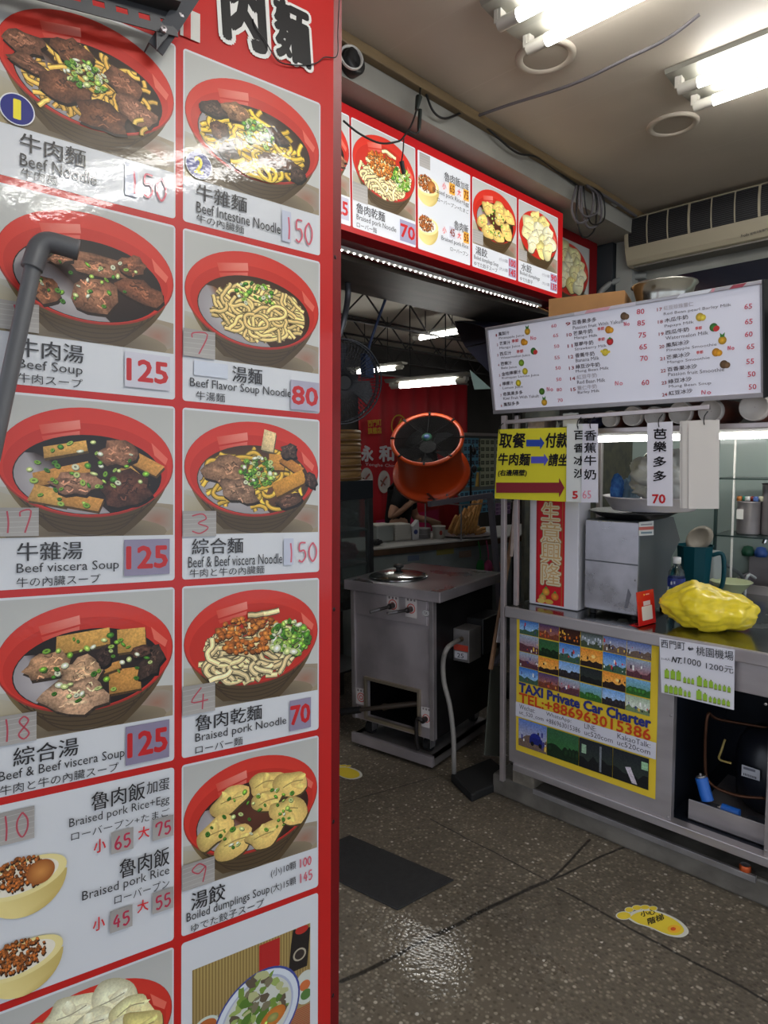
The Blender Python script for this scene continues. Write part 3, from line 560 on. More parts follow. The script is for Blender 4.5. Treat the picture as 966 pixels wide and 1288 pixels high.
def menu_panel(parent, mat, O, U, V, cell, photo, lines=(), price=None, slip=None, badge=None, extra=None, pc=GREY_P, sc_=1.0, name='menu_panel'):
    u0, v0, u1, v1 = cell; c = Canvas(O, U, V, .0004)
    c.box(u0, v0, u1, v1, (206, 208, 212), None, .006 * sc_); pn = c.build(name, mat, parent); W, H = u1 - u0, v1 - v0
    if photo:
        c = Canvas(O, U, V, .0007, .000004); c.rect(u0 + .003 * sc_, v0 + H * .262, u1 - .003 * sc_, v1 - .004 * sc_); photo(c); c.build('food_photo', FOOD[mat.name], pn)
    c = Canvas(O, U, V, .0034, .00001); c.rect(u0, v0, u1, v1)
    for (s, x0, y0, x1, y1, bd) in lines: c.text(s, x0, y0, x1, y1, INK, bd)
    if badge:
        s, x, y = badge; rr = .052 * W / .3; c.r = None; cu, cv = u0 + W * x, v0 + H * y; r = .0265 * W / .3
        c.ell(cu, cv, r, r, (214, 214, 220)); c.ell(cu, cv, r * .93, r * .93, (24, 32, 120)); hw = .17 if s == '1' else .3; c.text(s, cu - r * hw, cv - r * .58, cu + r * hw, cv + r * .58, (232, 216, 44), .04); c.rect(u0, v0, u1, v1)
    if extra: extra(c)
    if lines or badge or extra: c.build('lettering', mat, pn)
    if price:
        s, x0, y0, x1, y1, hand = price; c = Canvas(O, U, V, .0040); c.rect(u0, v0, u1, v1)
        if hand == 1:
            c.box(x0, y0, x0 + (x1 - x0) * .28, y1, (186, 190, 206)); c.hand(s, x0 + .02, y0 + (y1 - y0) * .1, x1, y0 + (y1 - y0) * .82, PINK, .012)
        else:
            c.box(x0, y0, x1, y1, pc); c.text(s, x0 + (x1 - x0) * .06, y0 + (y1 - y0) * .2, x1 - (x1 - x0) * .06, y0 + (y1 - y0) * .8, PRED, .045)
        c.build('price_slip', mat, pn)
    if slip:
        s, x0, y0, x1, y1 = slip; c = Canvas(O, U, V, .0044); c.rect(u0, v0, u1, v1); c.box(x0, y0, x1, y1, TAPE, sh(TAPE, 1.1))
        for i in range(5): c.strip([(x0, y0 + (y1 - y0) * (.12 + .18 * i)), (x1, y0 + (y1 - y0) * (.16 + .18 * i))], .003, sh(TAPE, 1.2))
        if s: c.hand(s, x0 + (x1 - x0) * .15, y0 + (y1 - y0) * .12, x1 - (x1 - x0) * .1, y1 - (y1 - y0) * .12, (176, 70, 84), .009)
        c.build('number_slip', mat, pn)
    return pn
def cell(col, r): v1 = -.34 * (r - 1) - .0065; return ((-.300, v1 - .327, -.0045, v1) if col == 0 else (.0098, v1 - .327, .306, v1))
def T3(cn, en, jp, cx=(.118, .455), ex=(.115, .66), jx=(.115, .60)):
    return [(cn, cx[0], .143, cx[1], .238, .012), (en, ex[0], .068, ex[1], .132, .006), (jp, jx[0], .010, jx[1], .060, .004)]
def bowl(kind, seed): return lambda c: bowl_photo(c, kind, seed)
BD = dict(parent=mb, mat=BOARD, O=BP, U=BU, V=BV)
menu_panel(**BD, cell=cell(0, 1), photo=bowl('beef_noodle', 1), lines=T3('牛肉麵', 'Beef Noodle', '牛肉麵', (.13, .47), (.13, .53), (.135, .32)), price=('150', .69, .06, .95, .235, 1), badge=('1', .115, .345))
menu_panel(**BD, cell=cell(1, 1), photo=bowl('intestine', 2), lines=T3('牛雜麵', 'Beef Intestine Noodle', '牛の內臟麵', (.085, .43), (.085, .68), (.085, .41)), price=('150', .69, .03, .94, .225, 1), badge=('2', .10, .345))
menu_panel(**BD, cell=cell(0, 2), photo=bowl('beef_soup', 3), lines=T3('牛肉湯', 'Beef Soup', '牛肉スープ', (.118, .46), (.12, .455), (.12, .455)), price=('125', .69, .045, .965, .24, 0), slip=('1', -.0, .27, .225, .415), pc=(196, 194, 204))
def patch(c): c.box(.07, .155, .30, .24, (196, 202, 214)); 
menu_panel(**BD, cell=cell(1, 2), photo=bowl('plain_noodle', 4), lines=[('湯麵', .33, .143, .545, .24, .012), ('Beef Flavor Soup Noodle', .045, .070, .765, .138, .006), ('牛湯麵', .085, .012, .28, .064, .004)], price=('80', .76, .01, .99, .20, 0), slip=('7', .0, .26, .21, .42), extra=patch, pc=(166, 162, 180))
menu_panel(**BD, cell=cell(0, 3), photo=bowl('viscera_soup', 5), lines=T3('牛雜湯', 'Beef viscera Soup', '牛の內臟スープ', (.118, .455), (.115, .66), (.115, .555)), price=('125', .69, .04, .965, .24, 0), slip=('17', .0, .27, .225, .415), pc=(136, 128, 152))
menu_panel(**BD, cell=cell(1, 3), photo=bowl('mixed_noodle', 6), lines=T3('綜合麵', 'Beef & Beef viscera Noodle', '牛肉と牛の內臟麵', (.06, .41), (.036, .70), (.045, .565)), price=('150', .71, .055, .985, .225, 1), slip=('3', .0, .25, .22, .40))
menu_panel(**BD, cell=cell(0, 4), photo=bowl('mixed_soup', 7), lines=T3('綜合湯', 'Beef & Beef viscera Soup', '牛肉と牛の內臟スープ', (.10, .435), (.03, .695), (.035, .66)), price=('125', .70, .03, .965, .245, 0), slip=('18', .0, .26, .215, .41), pc=(132, 124, 148))
menu_panel(**BD, cell=cell(1, 4), photo=bowl('braised_noodle', 8), lines=T3('魯肉乾麵', 'Braised pork Noodle', 'ローバー麵', (.085, .55), (.085, .735), (.085, .41)), price=('70', .76, .03, .93, .225, 0), slip=('4', -.0, .25, .215, .42), pc=(140, 132, 156))
def rice_panel(c, lit=False):
    rng = random.Random(9); st = c.st; c.st = .000003; y1, y2 = (.66, .27) if not lit else (.72, .33)
    rice_bowl(c, rng, .16, y1 - .06, .215, True, .95); rice_bowl(c, rng, .15, y2 - .08, .205, False, .95); c.st = st
    if not lit:
        c.text('魯肉飯', .505, .865, .815, .965, INK, .012); c.text('加蛋', .825, .885, .965, .955, INK, .01); c.text('Braised pork Rice+Egg', .385, .795, .965, .855, INK, .006); c.text('ローバープン+たまご', .395, .735, .965, .78, INK, .004)
        c.text('小', .52, .635, .585, .705, (206, 44, 50), .02); c.text('大', .775, .645, .84, .71, (206, 44, 50), .02)
        c.text('魯肉飯', .665, .455, .965, .56, INK, .012); c.text('Braised pork Rice', .455, .385, .965, .45, INK, .006); c.text('ローバープン', .635, .325, .965, .375, INK, .004)
        c.text('小', .515, .215, .58, .285, (206, 44, 50), .02); c.text('大', .77, .235, .835, .30, (206, 44, 50), .02)
        for s, x0, y0 in (('65', .615, .605), ('75', .86, .615), ('45', .61, .175), ('55', .86, .20)): c.box(x0, y0, x0 + .13, y0 + .12, TAPE, sh(TAPE, 1.1)); c.hand(s, x0 + .015, y0 + .02, x0 + .12, y0 + .09, (178, 40, 70), .012)
    else:
        c.text('魯肉飯', .47, .80, .78, .90, INK, .012); c.text('加蛋', .79, .80, .95, .88, INK, .01); c.text('Braised pork Rice+Egg', .25, .625, .95, .685, INK, .006); c.text('ローバープン+たまご', .33, .555, .95, .60, INK, .004)
        c.text('魯肉飯', .66, .33, .94, .43, INK, .012); c.text('Braised pork Rice', .41, .155, .94, .215, INK, .006); c.text('ローバープン', .58, .085, .94, .13, INK, .004)
        for y, q in ((.71, ((214, 160, 60), (214, 160, 60))), (.245, ((190, 186, 196), (214, 160, 60)))):
            c.text('小', .43, y, .50, y + .07, (206, 44, 50), .02); c.text('大', .72, y, .79, y + .07, (206, 44, 50), .02)
            for k, x0 in enumerate((.56, .84)): c.box(x0, y - .02, x0 + .11, y + .10, q[k]); c.text(('65', '75') [k] if y > .5 else ('45', '55')[k], x0 + .01, y, x0 + .10, y + .08, (120, 50, 30), .03)
menu_panel(**BD, cell=cell(0, 5), photo=None, slip=('10', .0, .80, .205, .965), extra=rice_panel)
def soup_prices(c, a='100', b='145'):
    c.text('(小)10顆', .62, .165, .815, .225, INK, .004); c.text('(大)15顆', .62, .065, .815, .125, INK, .004); c.hand(a, .835, .17, .94, .225, PINK, .009); c.hand(b, .835, .07, .95, .13, PINK, .009)
menu_panel(**BD, cell=cell(1, 5), photo=bowl('dumpling_soup', 10), lines=[('湯餃', .06, .135, .29, .24, .012), ('Boiled dumplings Soup', .03, .065, .61, .132, .006), ('ゆでた餃子スープ', .06, .008, .57, .058, .004)], slip=('9', .0, .27, .215, .42), extra=soup_prices)
menu_panel(**BD, cell=cell(0, 6), photo=bowl('dumplings', 11), lines=T3('水餃', 'Boiled dumplings', 'ゆでた餃子', (.118, .34)))
def sal(c): r = c.r; c.rect(r[0] + .018, r[1] - .04, r[2] - .016, r[3] - .055); salad_photo(c, 12)
menu_panel(**BD, cell=cell(1, 6), photo=sal)
# heading in heavy brush characters, black with a white outline
c = Canvas(BP, BU, BV, .002)
for s, u0, v0, u1, v1 in (('牛', -.06, .22, .10, .40), ('肉', *c.px(277, 44), *c.px(333, -34)), ('麵', *c.px(345, 68), *c.px(389, 18))):
    for bd, col in ((.085, (222, 220, 216)), (.036, (24, 22, 24))): c.text(s, u0, v0, u1, v1, col, bd, -.12)
u, v = c.px(226, 45); c.box(u, v, u + .038, v + .055, (204, 202, 196)); c.box(u + .006, v, u + .020, v + .05, RED)
c.build('heading', BOARD, mb)
# thin wire over the board
def bpx(x, y, w): cc = Canvas(BP + BN * w, BU, BV); u, v = cc.px(x, y); return bp(u, v, w)
tag(B().tube([bpx(427, -5, .004), bpx(425, 40, .004), bpx(424, 70, .005), bpx(408, 72, .006), bpx(396, 80, .006), bpx(372, 82, .007), bpx(352, 78, .007), bpx(342, 66, .008), bpx(333, 50, .007), bpx(322, 36, .006), bpx(318, 24, .005)], .0012, 6).build('thin_wire', blkc), 'thin black wire running down over the red heading of the menu board', 'wire')
# slotted angle bar across the top left corner
sl = M('grey_slotted_angle', (74, 74, 76), .5, .5)
t = thing('slotted_bracket', 'dark grey slotted angle bar bracket across the top of the menu board', 'bracket', bpx(150, 10, .05))
a0, a1 = bpx(-60, -45, .05), bpx(222, 32, .05); dd = (a1 - a0).normalized(); nn = BN; up = nn.cross(dd).normalized(); b = B(); wd, hh = .040, .010; L_ = (a1 - a0).length; pos = 0
nslot = 9; pitch = L_ / nslot
for i in range(nslot):
    s0, s1 = i * pitch, (i + 1) * pitch; g = pitch * .52
    for k in (-1, 1): b.obox(a0 + dd * (s0 + pitch / 2) + up * (k * (hh / 2 + (wd - hh) / 4)), dd * (pitch / 2), up * ((wd - hh) / 4), nn * .001)
    b.obox(a0 + dd * (s0 + (pitch - g) / 4), dd * ((pitch - g) / 4), up * (hh / 2), nn * .001); b.obox(a0 + dd * (s1 - (pitch - g) / 4), dd * ((pitch - g) / 4), up * (hh / 2), nn * .001)
b.obox((a0 + a1) / 2 + up * (wd / 2) + nn * .018, dd * (L_ / 2), up * .001, nn * .018); b.build('rail', sl, t)
e0, e1 = bpx(196, 62, .03), bpx(256, -30, .09); dd2 = (e1 - e0).normalized(); up2 = nn.cross(dd2).normalized()
b = B(); b.obox((e0 + e1) / 2, dd2 * ((e1 - e0).length / 2), up2 * .014, nn * .0012); b.obox((e0 + e1) / 2 + up2 * .014 - nn * .015, dd2 * ((e1 - e0).length / 2), up2 * .001, nn * .015); b.prism([bpx(196, 64, .046), bpx(214, 42, .046), bpx(196, 22, .046)], nn * .004); b.build('arm', sl, t)
b = B()
for q in ((228, 20), (236, 8), (205, 38)): b.lathe(bpx(*q, .055), nn, [(.006, 0), (.006, .006), (.002, .007)], 6, False)
b.build('bolt', steel, t)
# grey plastic pipe with an elbow in front of the board
pv = M('grey_pvc', (88, 88, 90), .45)
t = thing('pvc_pipe', 'grey plastic pipe with an elbow in front of the menu board', 'pipe', bpx(8, 540, .05))
pa, pb, pc_, pd = bpx(-40, 712, .05), bpx(44, 325, .05), bpx(57, 303, .05), bpx(99, 318, .06)
B().cyl(pa, pb, .0125, n=18).build('pipe', pv, t)
el = bpx(52, 306, .05); B().tube([bpx(40, 338, .05), bpx(45, 322, .05), bpx(50, 311, .05), bpx(60, 305, .052), bpx(76, 308, .055), bpx(99, 315, .06)], .0165, 16).build('elbow', pv, t)
# ---------------------------------------------------------------- lit menu under the beam
LIT = Mprint('backlit_print', emit=.34, rough=.4)
LY = 1.81
lb = thing('lightbox_menu', 'lit red menu sign hanging under the beam with bowls and dumplings', 'menu sign', (2.4, LY, 2.30))
x0, x1, z0, z1 = 1.30, 3.243, 2.292, 2.774
LU, LVv = Vector((1, 0, 0)), Vector((0, 0, 1)); LO = Vector((0, LY, 0)); LN = Vector((0, -1, 0))
fx0, fx1, fz0, fz1 = x0 + .02, x1 - .022, z0 + .02, z1 - .022
c = Canvas(LO, LU, LVv, 0.0); c.poly([(fx0, fz0), (fx1, fz0), (fx1, fz1), (fx0, fz1)], (164, 20, 23)); c.build('face_panel', LIT, lb)
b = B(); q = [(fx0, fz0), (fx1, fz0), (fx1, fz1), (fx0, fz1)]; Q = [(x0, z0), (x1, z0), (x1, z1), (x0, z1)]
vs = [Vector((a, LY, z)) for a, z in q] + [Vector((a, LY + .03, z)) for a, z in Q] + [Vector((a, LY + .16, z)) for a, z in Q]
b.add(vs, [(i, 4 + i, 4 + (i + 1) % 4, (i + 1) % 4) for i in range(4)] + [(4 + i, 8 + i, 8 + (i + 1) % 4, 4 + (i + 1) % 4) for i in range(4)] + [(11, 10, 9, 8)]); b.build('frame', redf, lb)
zc0, zc1 = 2.332, 2.717
LD = dict(parent=lb, mat=LIT, O=LO, U=LU, V=LVv, sc_=1.0)
menu_panel(**LD, cell=(1.36, zc0, 1.694, zc1), photo=bowl('beef_soup', 20), lines=T3('牛肉湯', 'Beef Soup', '牛肉スープ'), price=('125', .69, .04, .965, .24, 0))
menu_panel(**LD, cell=(1.704, zc0, 2.052, zc1), photo=bowl('braised_noodle', 21), lines=T3('魯肉乾麵', 'Braised pork Noodle', 'ローバー麵', (.05, .48), (.05, .66), (.05, .35)), price=('70', .72, .02, .985, .23, 0), slip=('', .0, .25, .215, .42), pc=(150, 146, 170))
menu_panel(**LD, cell=(2.066, zc0, 2.415, zc1), photo=None, slip=('', .02, .84, .21, .98), extra=lambda c: rice_panel(c, True))
def dp(a, b_):
    def f(c):
        c.text('(小)10顆', .58, .16, .78, .21, (120, 118, 124), .004); c.text('(大)15顆', .58, .05, .78, .10, (120, 118, 124), .004)
        for s, y in ((a, .135), (b_, .02)): c.box(.80, y, .98, y + .105, (150, 146, 170)); c.text(s, .815, y + .015, .965, y + .09, PRED, .045)
    return f
menu_panel(**LD, cell=(2.43, zc0, 2.783, zc1), photo=bowl('dumpling_soup', 22), lines=[('湯餃', .06, .145, .31, .24, .012), ('Boiled dumplings Soup', .03, .075, .56, .135, .006), ('ゆでた餃子スープ', .03, .015, .54, .065, .004)], extra=dp('100', '145'), slip=('', .0, .27, .215, .42))
menu_panel(**LD, cell=(2.80, zc0, 3.170, zc1), photo=bowl('dumplings', 23), lines=[('水餃', .06, .145, .31, .24, .012), ('Boiled dumplings', .03, .08, .52, .135, .006), ('ゆでた餃子', .03, .015, .34, .065, .004)], extra=dp('90', '135'), slip=('', .0, .27, .19, .40))
# LED strip under the lit menu
t = thing('led_strip', 'strip of small white leds running under the lit red menu', 'led strip', (2.3, 1.90, 2.27))
B().box(1.4, 1.895, 2.279, 3.16, 1.915, 2.2905).build('rail', white_pl, t)
led = M('lit_led', (255, 252, 244), .4, emit=6.0)
LEDb = B()
for i in range(54):
    x = 1.41 + .0325 * i; LEDb.ell((x, 1.905, 2.277), .0042, .0042, .004, 6)
q = LEDb.build('diodes', led, t); q['kind'] = 'stuff'
# unlit menu further along the beam
PR2 = Mprint('faded_print', rough=.4)
db = thing('unlit_menu', 'unlit red dumpling sign behind the end of the lit menu', 'menu sign', (3.6, 1.96, 2.35))
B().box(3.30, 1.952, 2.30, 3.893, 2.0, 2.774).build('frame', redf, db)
c = Canvas(Vector((0, 1.95, 0)), LU, LVv, .0005); c.box(3.32, 2.33, 3.79, 2.72, (150, 148, 142)); c.rect(3.32, 2.36, 3.78, 2.72); bowl_photo(c, 'dumplings', 31); c.build('food_photo', PR2, db)
# ---------------------------------------------------------------- juice stand: counter
FX = 2.30; TOP = .863
cnt = thing('juice_counter', 'stainless steel juice counter with a taxi poster and an open compressor bay', 'counter', (2.7, .5, .16))
b = B(); b.box(FX, .838, .19, FX + .03, 1.517, .835); b.box(FX, -.5, .19, FX + .03, .543, .835); b.box(FX, .543, .715, FX + .03, .838, .835)
b.build('front_panel', steel, cnt, .002)
b = B(); b.box(FX - .012, -.5, .16, FX + .03, 1.49, .192); b.build('bottom_rail', steel, cnt, .003)
b = B(); b.box(FX - .012, -.5, .832, 3.22, 1.53, TOP - .002); b.build('worktop', M('wet_steel_top', (150, 152, 152), .22, 1.0, var=.15, scale=5, rvar=.10), cnt, .004)
B().box(FX - .02, -.5, .818, FX - .004, 1.53, TOP).build('lip', steel, cnt, .004)
b = B(); b.box(FX + .03, 1.49, .17, 3.2, 1.517, .83); b.box(3.18, -.5, .17, 3.2, 1.49, .83); b.build('side_panel', steel_d, cnt)
b = B(); b.box(FX + .03, .86, .17, 2.95, .88, .83); b.box(2.95, .2, .17, 2.97, .88, .83); b.box(FX + .03, .2, .165, 2.95, .88, .185); b.build('bay_lining', M('bay_lining', (30, 34, 44), .35, .3, var=.3, scale=5), cnt)
b = B()
for y in (1.40, .3): b.cyl((2.6, y, .092), (2.6, y, .165), .03)
for y in (1.40, .3): b.cyl((3.1, y, .092), (3.1, y, .165), .03)
b.build('foot', rubber, cnt)
for q in ((848 - 8, 1028), (963, 886), (963, 1070), (844, 900)):
    p = X(FX, *q); B().lathe(p, (-1, 0, 0), [(.005, 0), (.004, .002), (.001, .0025)], 10).build('rivet', steel_d, cnt)
# taxi poster
PU, PV_ = Vector((0, -1, 0)), Vector((0, 0, 1))
c = Canvas((FX - .001, 0, 0), PU, PV_, .0002)
u0, v0 = c.px(649, 943); u1, v1 = c.px(829.5, 800); v1 = c.px(648, 770.5)[1]; YEL = (222, 190, 52)
po = thing('taxi_poster', 'yellow framed taxi charter poster full of travel photos on the counter front', 'poster', (FX - .001, -(u0 + u1) / 2, v0))
c.box(u0, v0, u1, v1, YEL); sheet = c.build('sheet', PAPER, po); PHOTO = Mprint('paper_photo', rough=.7, tex=180)
c = Canvas((FX - .001, 0, 0), PU, PV_, .0004, .00001); c.tex = .8; rng = random.Random(4); W, H = u1 - u0, v1 - v0
def U_(x): return u0 + W * x
def V_(y): return v1 - H * y
SKY = [(60, 110, 190), (90, 140, 210), (40, 70, 150), (150, 180, 220), (230, 140, 60), (60, 40, 50)]
def tiny(x0, y0, x1, y1, kind):
    a, b_, d, e = U_(x0), V_(y1), U_(x1), V_(y0); c.rect(a, b_, d, e)
    P = dict(sea=((40, 110, 200), (170, 210, 235), (60, 90, 70)), town=((70, 60, 110), (180, 110, 70), (120, 60, 40)), night=((50, 26, 24), (90, 44, 20), (40, 20, 18)), green=((120, 170, 210), (90, 140, 60), (50, 100, 40)), fall=((60, 70, 50), (170, 180, 190), (70, 80, 60)), sun=((230, 140, 50), (250, 190, 90), (40, 26, 24)), city=((90, 120, 190), (190, 180, 170), (110, 90, 80)), crowd=((150, 170, 190), (160, 70, 60), (90, 50, 60)), forest=((50, 90, 60), (50, 110, 50), (20, 40, 20)), dark=((30, 32, 40), (50, 60, 50), (20, 20, 22)), rock=((110, 160, 220), (190, 210, 230), (40, 36, 40)), white=((160, 180, 150), (230, 230, 225), (110, 130, 90)))[kind]
    c.box(0, 0, 1, 1, P[0], P[1]); hl = [(0, 0)] + [(i / 7, rng.uniform(.22, .5)) for i in range(8)] + [(1, 0)]; c.poly(hl, P[2])
    if kind == 'sun': c.ell(rng.uniform(.3, .7), .62, .10, .12, (255, 225, 150), (250, 190, 90), 14)
    if kind in ('crowd', 'town', 'sun', 'white', 'sea', 'night', 'city', 'fall'):
        for i in range(rng.randint(5, 14)):
            x, y = rng.random(), rng.uniform(.05, .55); k = rng.choice({'night': ((250, 190, 70), (230, 120, 30)), 'sun': ((30, 20, 20),), 'fall': ((210, 215, 225),), 'town': ((240, 170, 80), (200, 80, 40), (60, 40, 60))}.get(kind, ((210, 60, 60), (240, 240, 235), (60, 60, 130), (230, 190, 80), (40, 40, 44)))); s = rng.uniform(.03, .07); c.box(x, y, x + s, y + s * rng.uniform(1.5, 4), k)
    if kind in ('green', 'forest', 'rock'):
        for i in range(9): x = rng.random(); c.fan((x, .3), blob(rng, x, .3, .12, .2, 0, 8, .3), sh(P[2], 1.5), sh(P[2], .7))
kinds = [['sea', 'town', 'night', 'fall', 'city', 'city'], ['crowd', 'forest', 'sea', 'sun', 'sea', 'crowd'], ['crowd', 'sun', 'rock', 'dark', 'sun', 'green'], ['sea', 'town', 'crowd', 'green', 'rock', 'white']]
ys = [.03, .145, .27, .38, .49]
for r in range(4):
    for k in range(6): tiny(.024 + .1557 * k, ys[r] + .004 * (k % 2), .024 + .1557 * (k + 1) - .003, ys[r + 1] - .003, kinds[r][k])
for x0, x1, kd in ((.024, .25, 'city'), (.253, .49, 'forest'), (.493, .725, 'dark'), (.728, .958, 'dark')): tiny(x0, .755, x1, .955, kd)
c.r = (U_(.024), V_(.955), U_(.25), V_(.755)); c.ell(.62, .42, .2, .2, (30, 40, 130)); c.box(.40, .22, .85, .45, (26, 34, 110)); c.ell(.5, .22, .06, .08, (16, 16, 20)); c.ell(.78, .22, .06, .08, (16, 16, 20))
c.r = (U_(.493), V_(.955), U_(.725), V_(.755)); c.box(.62, .05, .68, .9, (120, 124, 130)); c.box(.08, .5, .22, .8, (150, 180, 150))
c.r = (U_(.728), V_(.955), U_(.958), V_(.755)); c.poly([(.35, .5), (.5, .55), (.7, .05), (.55, .05)], (200, 190, 200)); c.box(.8, .6, .98, .85, (150, 190, 150)); c.r = None
c.build('photo', PHOTO, sheet)
c = Canvas((FX - .001, 0, 0), PU, PV_, .004); c.rect(u0, v0, u1, v1); band = (206, 204, 214)
c.box(0, .255, 1, .36, band)
c.text('TAXI Private Car Charter', .028, .44, .962, .505, (44, 50, 120), .06); c.text('TEL:+886963015386', .028, .362, .964, .432, (196, 66, 28), .03)
for s, x0, x1, y in (('Wechat:', .03, .155, .315), ('uc_520_com', .03, .225, .272), ('WhatsApp:', .245, .435, .317), ('+886963015386', .245, .50, .274), ('LINE:', .53, .61, .316), ('uc520com', .53, .725, .273), ('KakaoTalk:', .755, .965, .316), ('uc520com', .755, .965, .273)): c.text(s, x0, y, x1, y + .034, (66, 62, 70), .002)
c.build('lettering', PAPER, sheet)
# airport price card
c = Canvas((FX - .024, 0, 0), PU, PV_, .0006); QP = [(829.5, 802), (924, 817.5), (923, 893), (832, 871)]
pc = thing('airport_price_card', 'white card with airport fares and rows of little green suitcases', 'price card', X(FX - .024, 876, 880))
c.quadpx(QP, (218, 216, 224)); c.build('card', PAPER, pc).modifiers.new('solid', 'SOLIDIFY').thickness = .003
c = Canvas((FX - .024, 0, 0), PU, PV_, .003)
def z3(x, y): return 820 + x / 6.617, 780 + y / 6.617
c.textpx('西門町', z3(80, 226), z3(280, 252), 10, (40, 40, 46), .005); c.textpx('⇔', z3(300, 250), z3(352, 258), 5, (40, 40, 46), .01); c.textpx('桃園機場', z3(372, 290), z3(682, 338), 11.5, (40, 40, 46), .005)
c.textpx('1~4人', z3(85, 330), z3(158, 338), 3.5, (90, 90, 96)); c.textpx('NT.', z3(166, 346), z3(250, 362), 7, (30, 30, 34), .03, .3); c.textpx('1000', z3(270, 358), z3(410, 390), 8, (50, 50, 56), .004); c.textpx('1200元', z3(452, 405), z3(680, 446), 8.5, (50, 50, 56), .004)
def case(x, y, w_, h_):
    p = [z3(x, y), z3(x + w_, y + w_ * .16), z3(x + w_, y + w_ * .16 - h_), z3(x, y - h_)]; c.quadpx(p, (148, 186, 58)); c.quadpx([z3(x, y), z3(x + w_, y + w_ * .16), z3(x + w_, y + w_ * .16 - 8), z3(x, y - 8)], (120, 120, 60)); c.quadpx([z3(x + w_ * .3, y - h_ + 2), z3(x + w_ * .7, y - h_ + 6), z3(x + w_ * .7, y - h_ - 8), z3(x + w_ * .3, y - h_ - 12)], (130, 150, 60))
for x, y, w_, h_ in ((108, 482, 38, 70), (158, 490, 38, 72), (206, 500, 38, 74), (264, 520, 24, 42), (298, 526, 24, 42), (331, 532, 24, 42), (378, 548, 42, 78), (432, 556, 33, 60), (478, 562, 34, 58), (522, 576, 24, 44), (556, 582, 24, 44), (594, 590, 26, 44), (632, 600, 26, 44),
                     (108, 600, 30, 60), (146, 608, 32, 60), (186, 616, 32, 62), (225, 622, 32, 60), (270, 632, 22, 42), (304, 638, 22, 44), (374, 660, 44, 78), (430, 670, 34, 60), (478, 680, 24, 42), (514, 690, 26, 44), (550, 698, 26, 44), (588, 704, 28, 44), (626, 714, 28, 44)): case(x, y, w_, h_)
c.build('lettering', PAPER, pc)
# compressor bay contents
tray = tag(B().box(2.36, .555, .186, 2.366, .80, .262).box(2.36, .555, .186, 2.80, .80, .192).build('condenser_tray', steel, None, .001), 'bent steel tray along the bottom of the open compressor bay', 'tray')
t = thing('compressor', 'black dome compressor with a white label in the open counter bay', 'compressor', (2.66, .60, .20)); p0 = Vector((2.66, .60, .1925))
B().lathe(p0, (0, 0, 1), [(.001, 0), (.10, 0), (.125, .03), (.13, .10), (.132, .16), (.125, .22), (.10, .27), (.05, .30), (.001, .305)], 32).build('shell', M('black_enamel', (26, 28, 36), .35), t)
c = Canvas((2.52, 0, 0), PU, PV_, 0); u, v = c.px(933, 962); w2, v2 = c.px(956, 982); c.quadpx([(932.5, 975.5), (955.5, 982.5), (956, 969), (933, 961.5)], (200, 200, 206)); 
for i in range(9): c.quadpx([(935 + 1.9 * i, 975 + .6 * i), (936 + 1.9 * i, 975.3 + .6 * i), (936 + 1.9 * i, 972.3 + .6 * i), (935 + 1.9 * i, 972 + .6 * i)], (40, 40, 44))
c.quadpx([(935, 967), (950, 971.5), (950, 968.5), (935, 964)], (120, 120, 130)); c.build('label', PAPER, t)
copper = M('old_copper', (92, 60, 44), .45, .8)
B().tube([p0 + Vector((0, 0, .29)), X(2.5, 905, 905), X(2.45, 890, 900), X(2.45, 887, 960), X(2.45, 893, 985), X(2.44, 925, 1000), X(2.44, 962, 1004)], .006).build('pipe', copper, t)
B().tube([X(2.5, 912, 930), X(2.48, 907, 945), X(2.48, 905, 955), X(2.48, 920, 960)], .004).build('wire', M('yellow_wire', (150, 130, 70), .5), t)
blue = M('blue_sleeve', (38, 104, 196), .4)
def cap_(lab, a, d, r): t = thing('capacitor', lab, 'capacitor', a, 'capacitors in the bay'); B().cyl(a, d, r, n=18).build('body', blue, t, .003); u = (Vector(d) - Vector(a)).normalized(); b = B(); b.cyl(Vector(a) - u * .006, a, r * .8, n=14); b.cyl(Vector(a) - u * .014, Vector(a) - u * .006, .005, n=8); b.build('terminal', steel_d, t)
cap_('blue cylinder capacitor standing tilted in the counter bay', X(2.42, 882, 978), X(2.41, 890, 1007), .021); cap_('blue cylinder capacitor lying on the tray of the counter bay', X(2.41, 908, 1017), X(2.41, 930, 1025), .019)
for y0_, y1_, lb_ in ((.72, .79, 'dark grey terminal block on the tray left of the lying capacitor'), (.575, .635, 'dark grey terminal block on the tray right of the lying capacitor')): tag(B().box(2.385, y0_, .1925, 2.47, y1_, .224).build('terminal_block', M('grey_block', (70, 72, 78), .6), None, .003), lb_, 'terminal block')
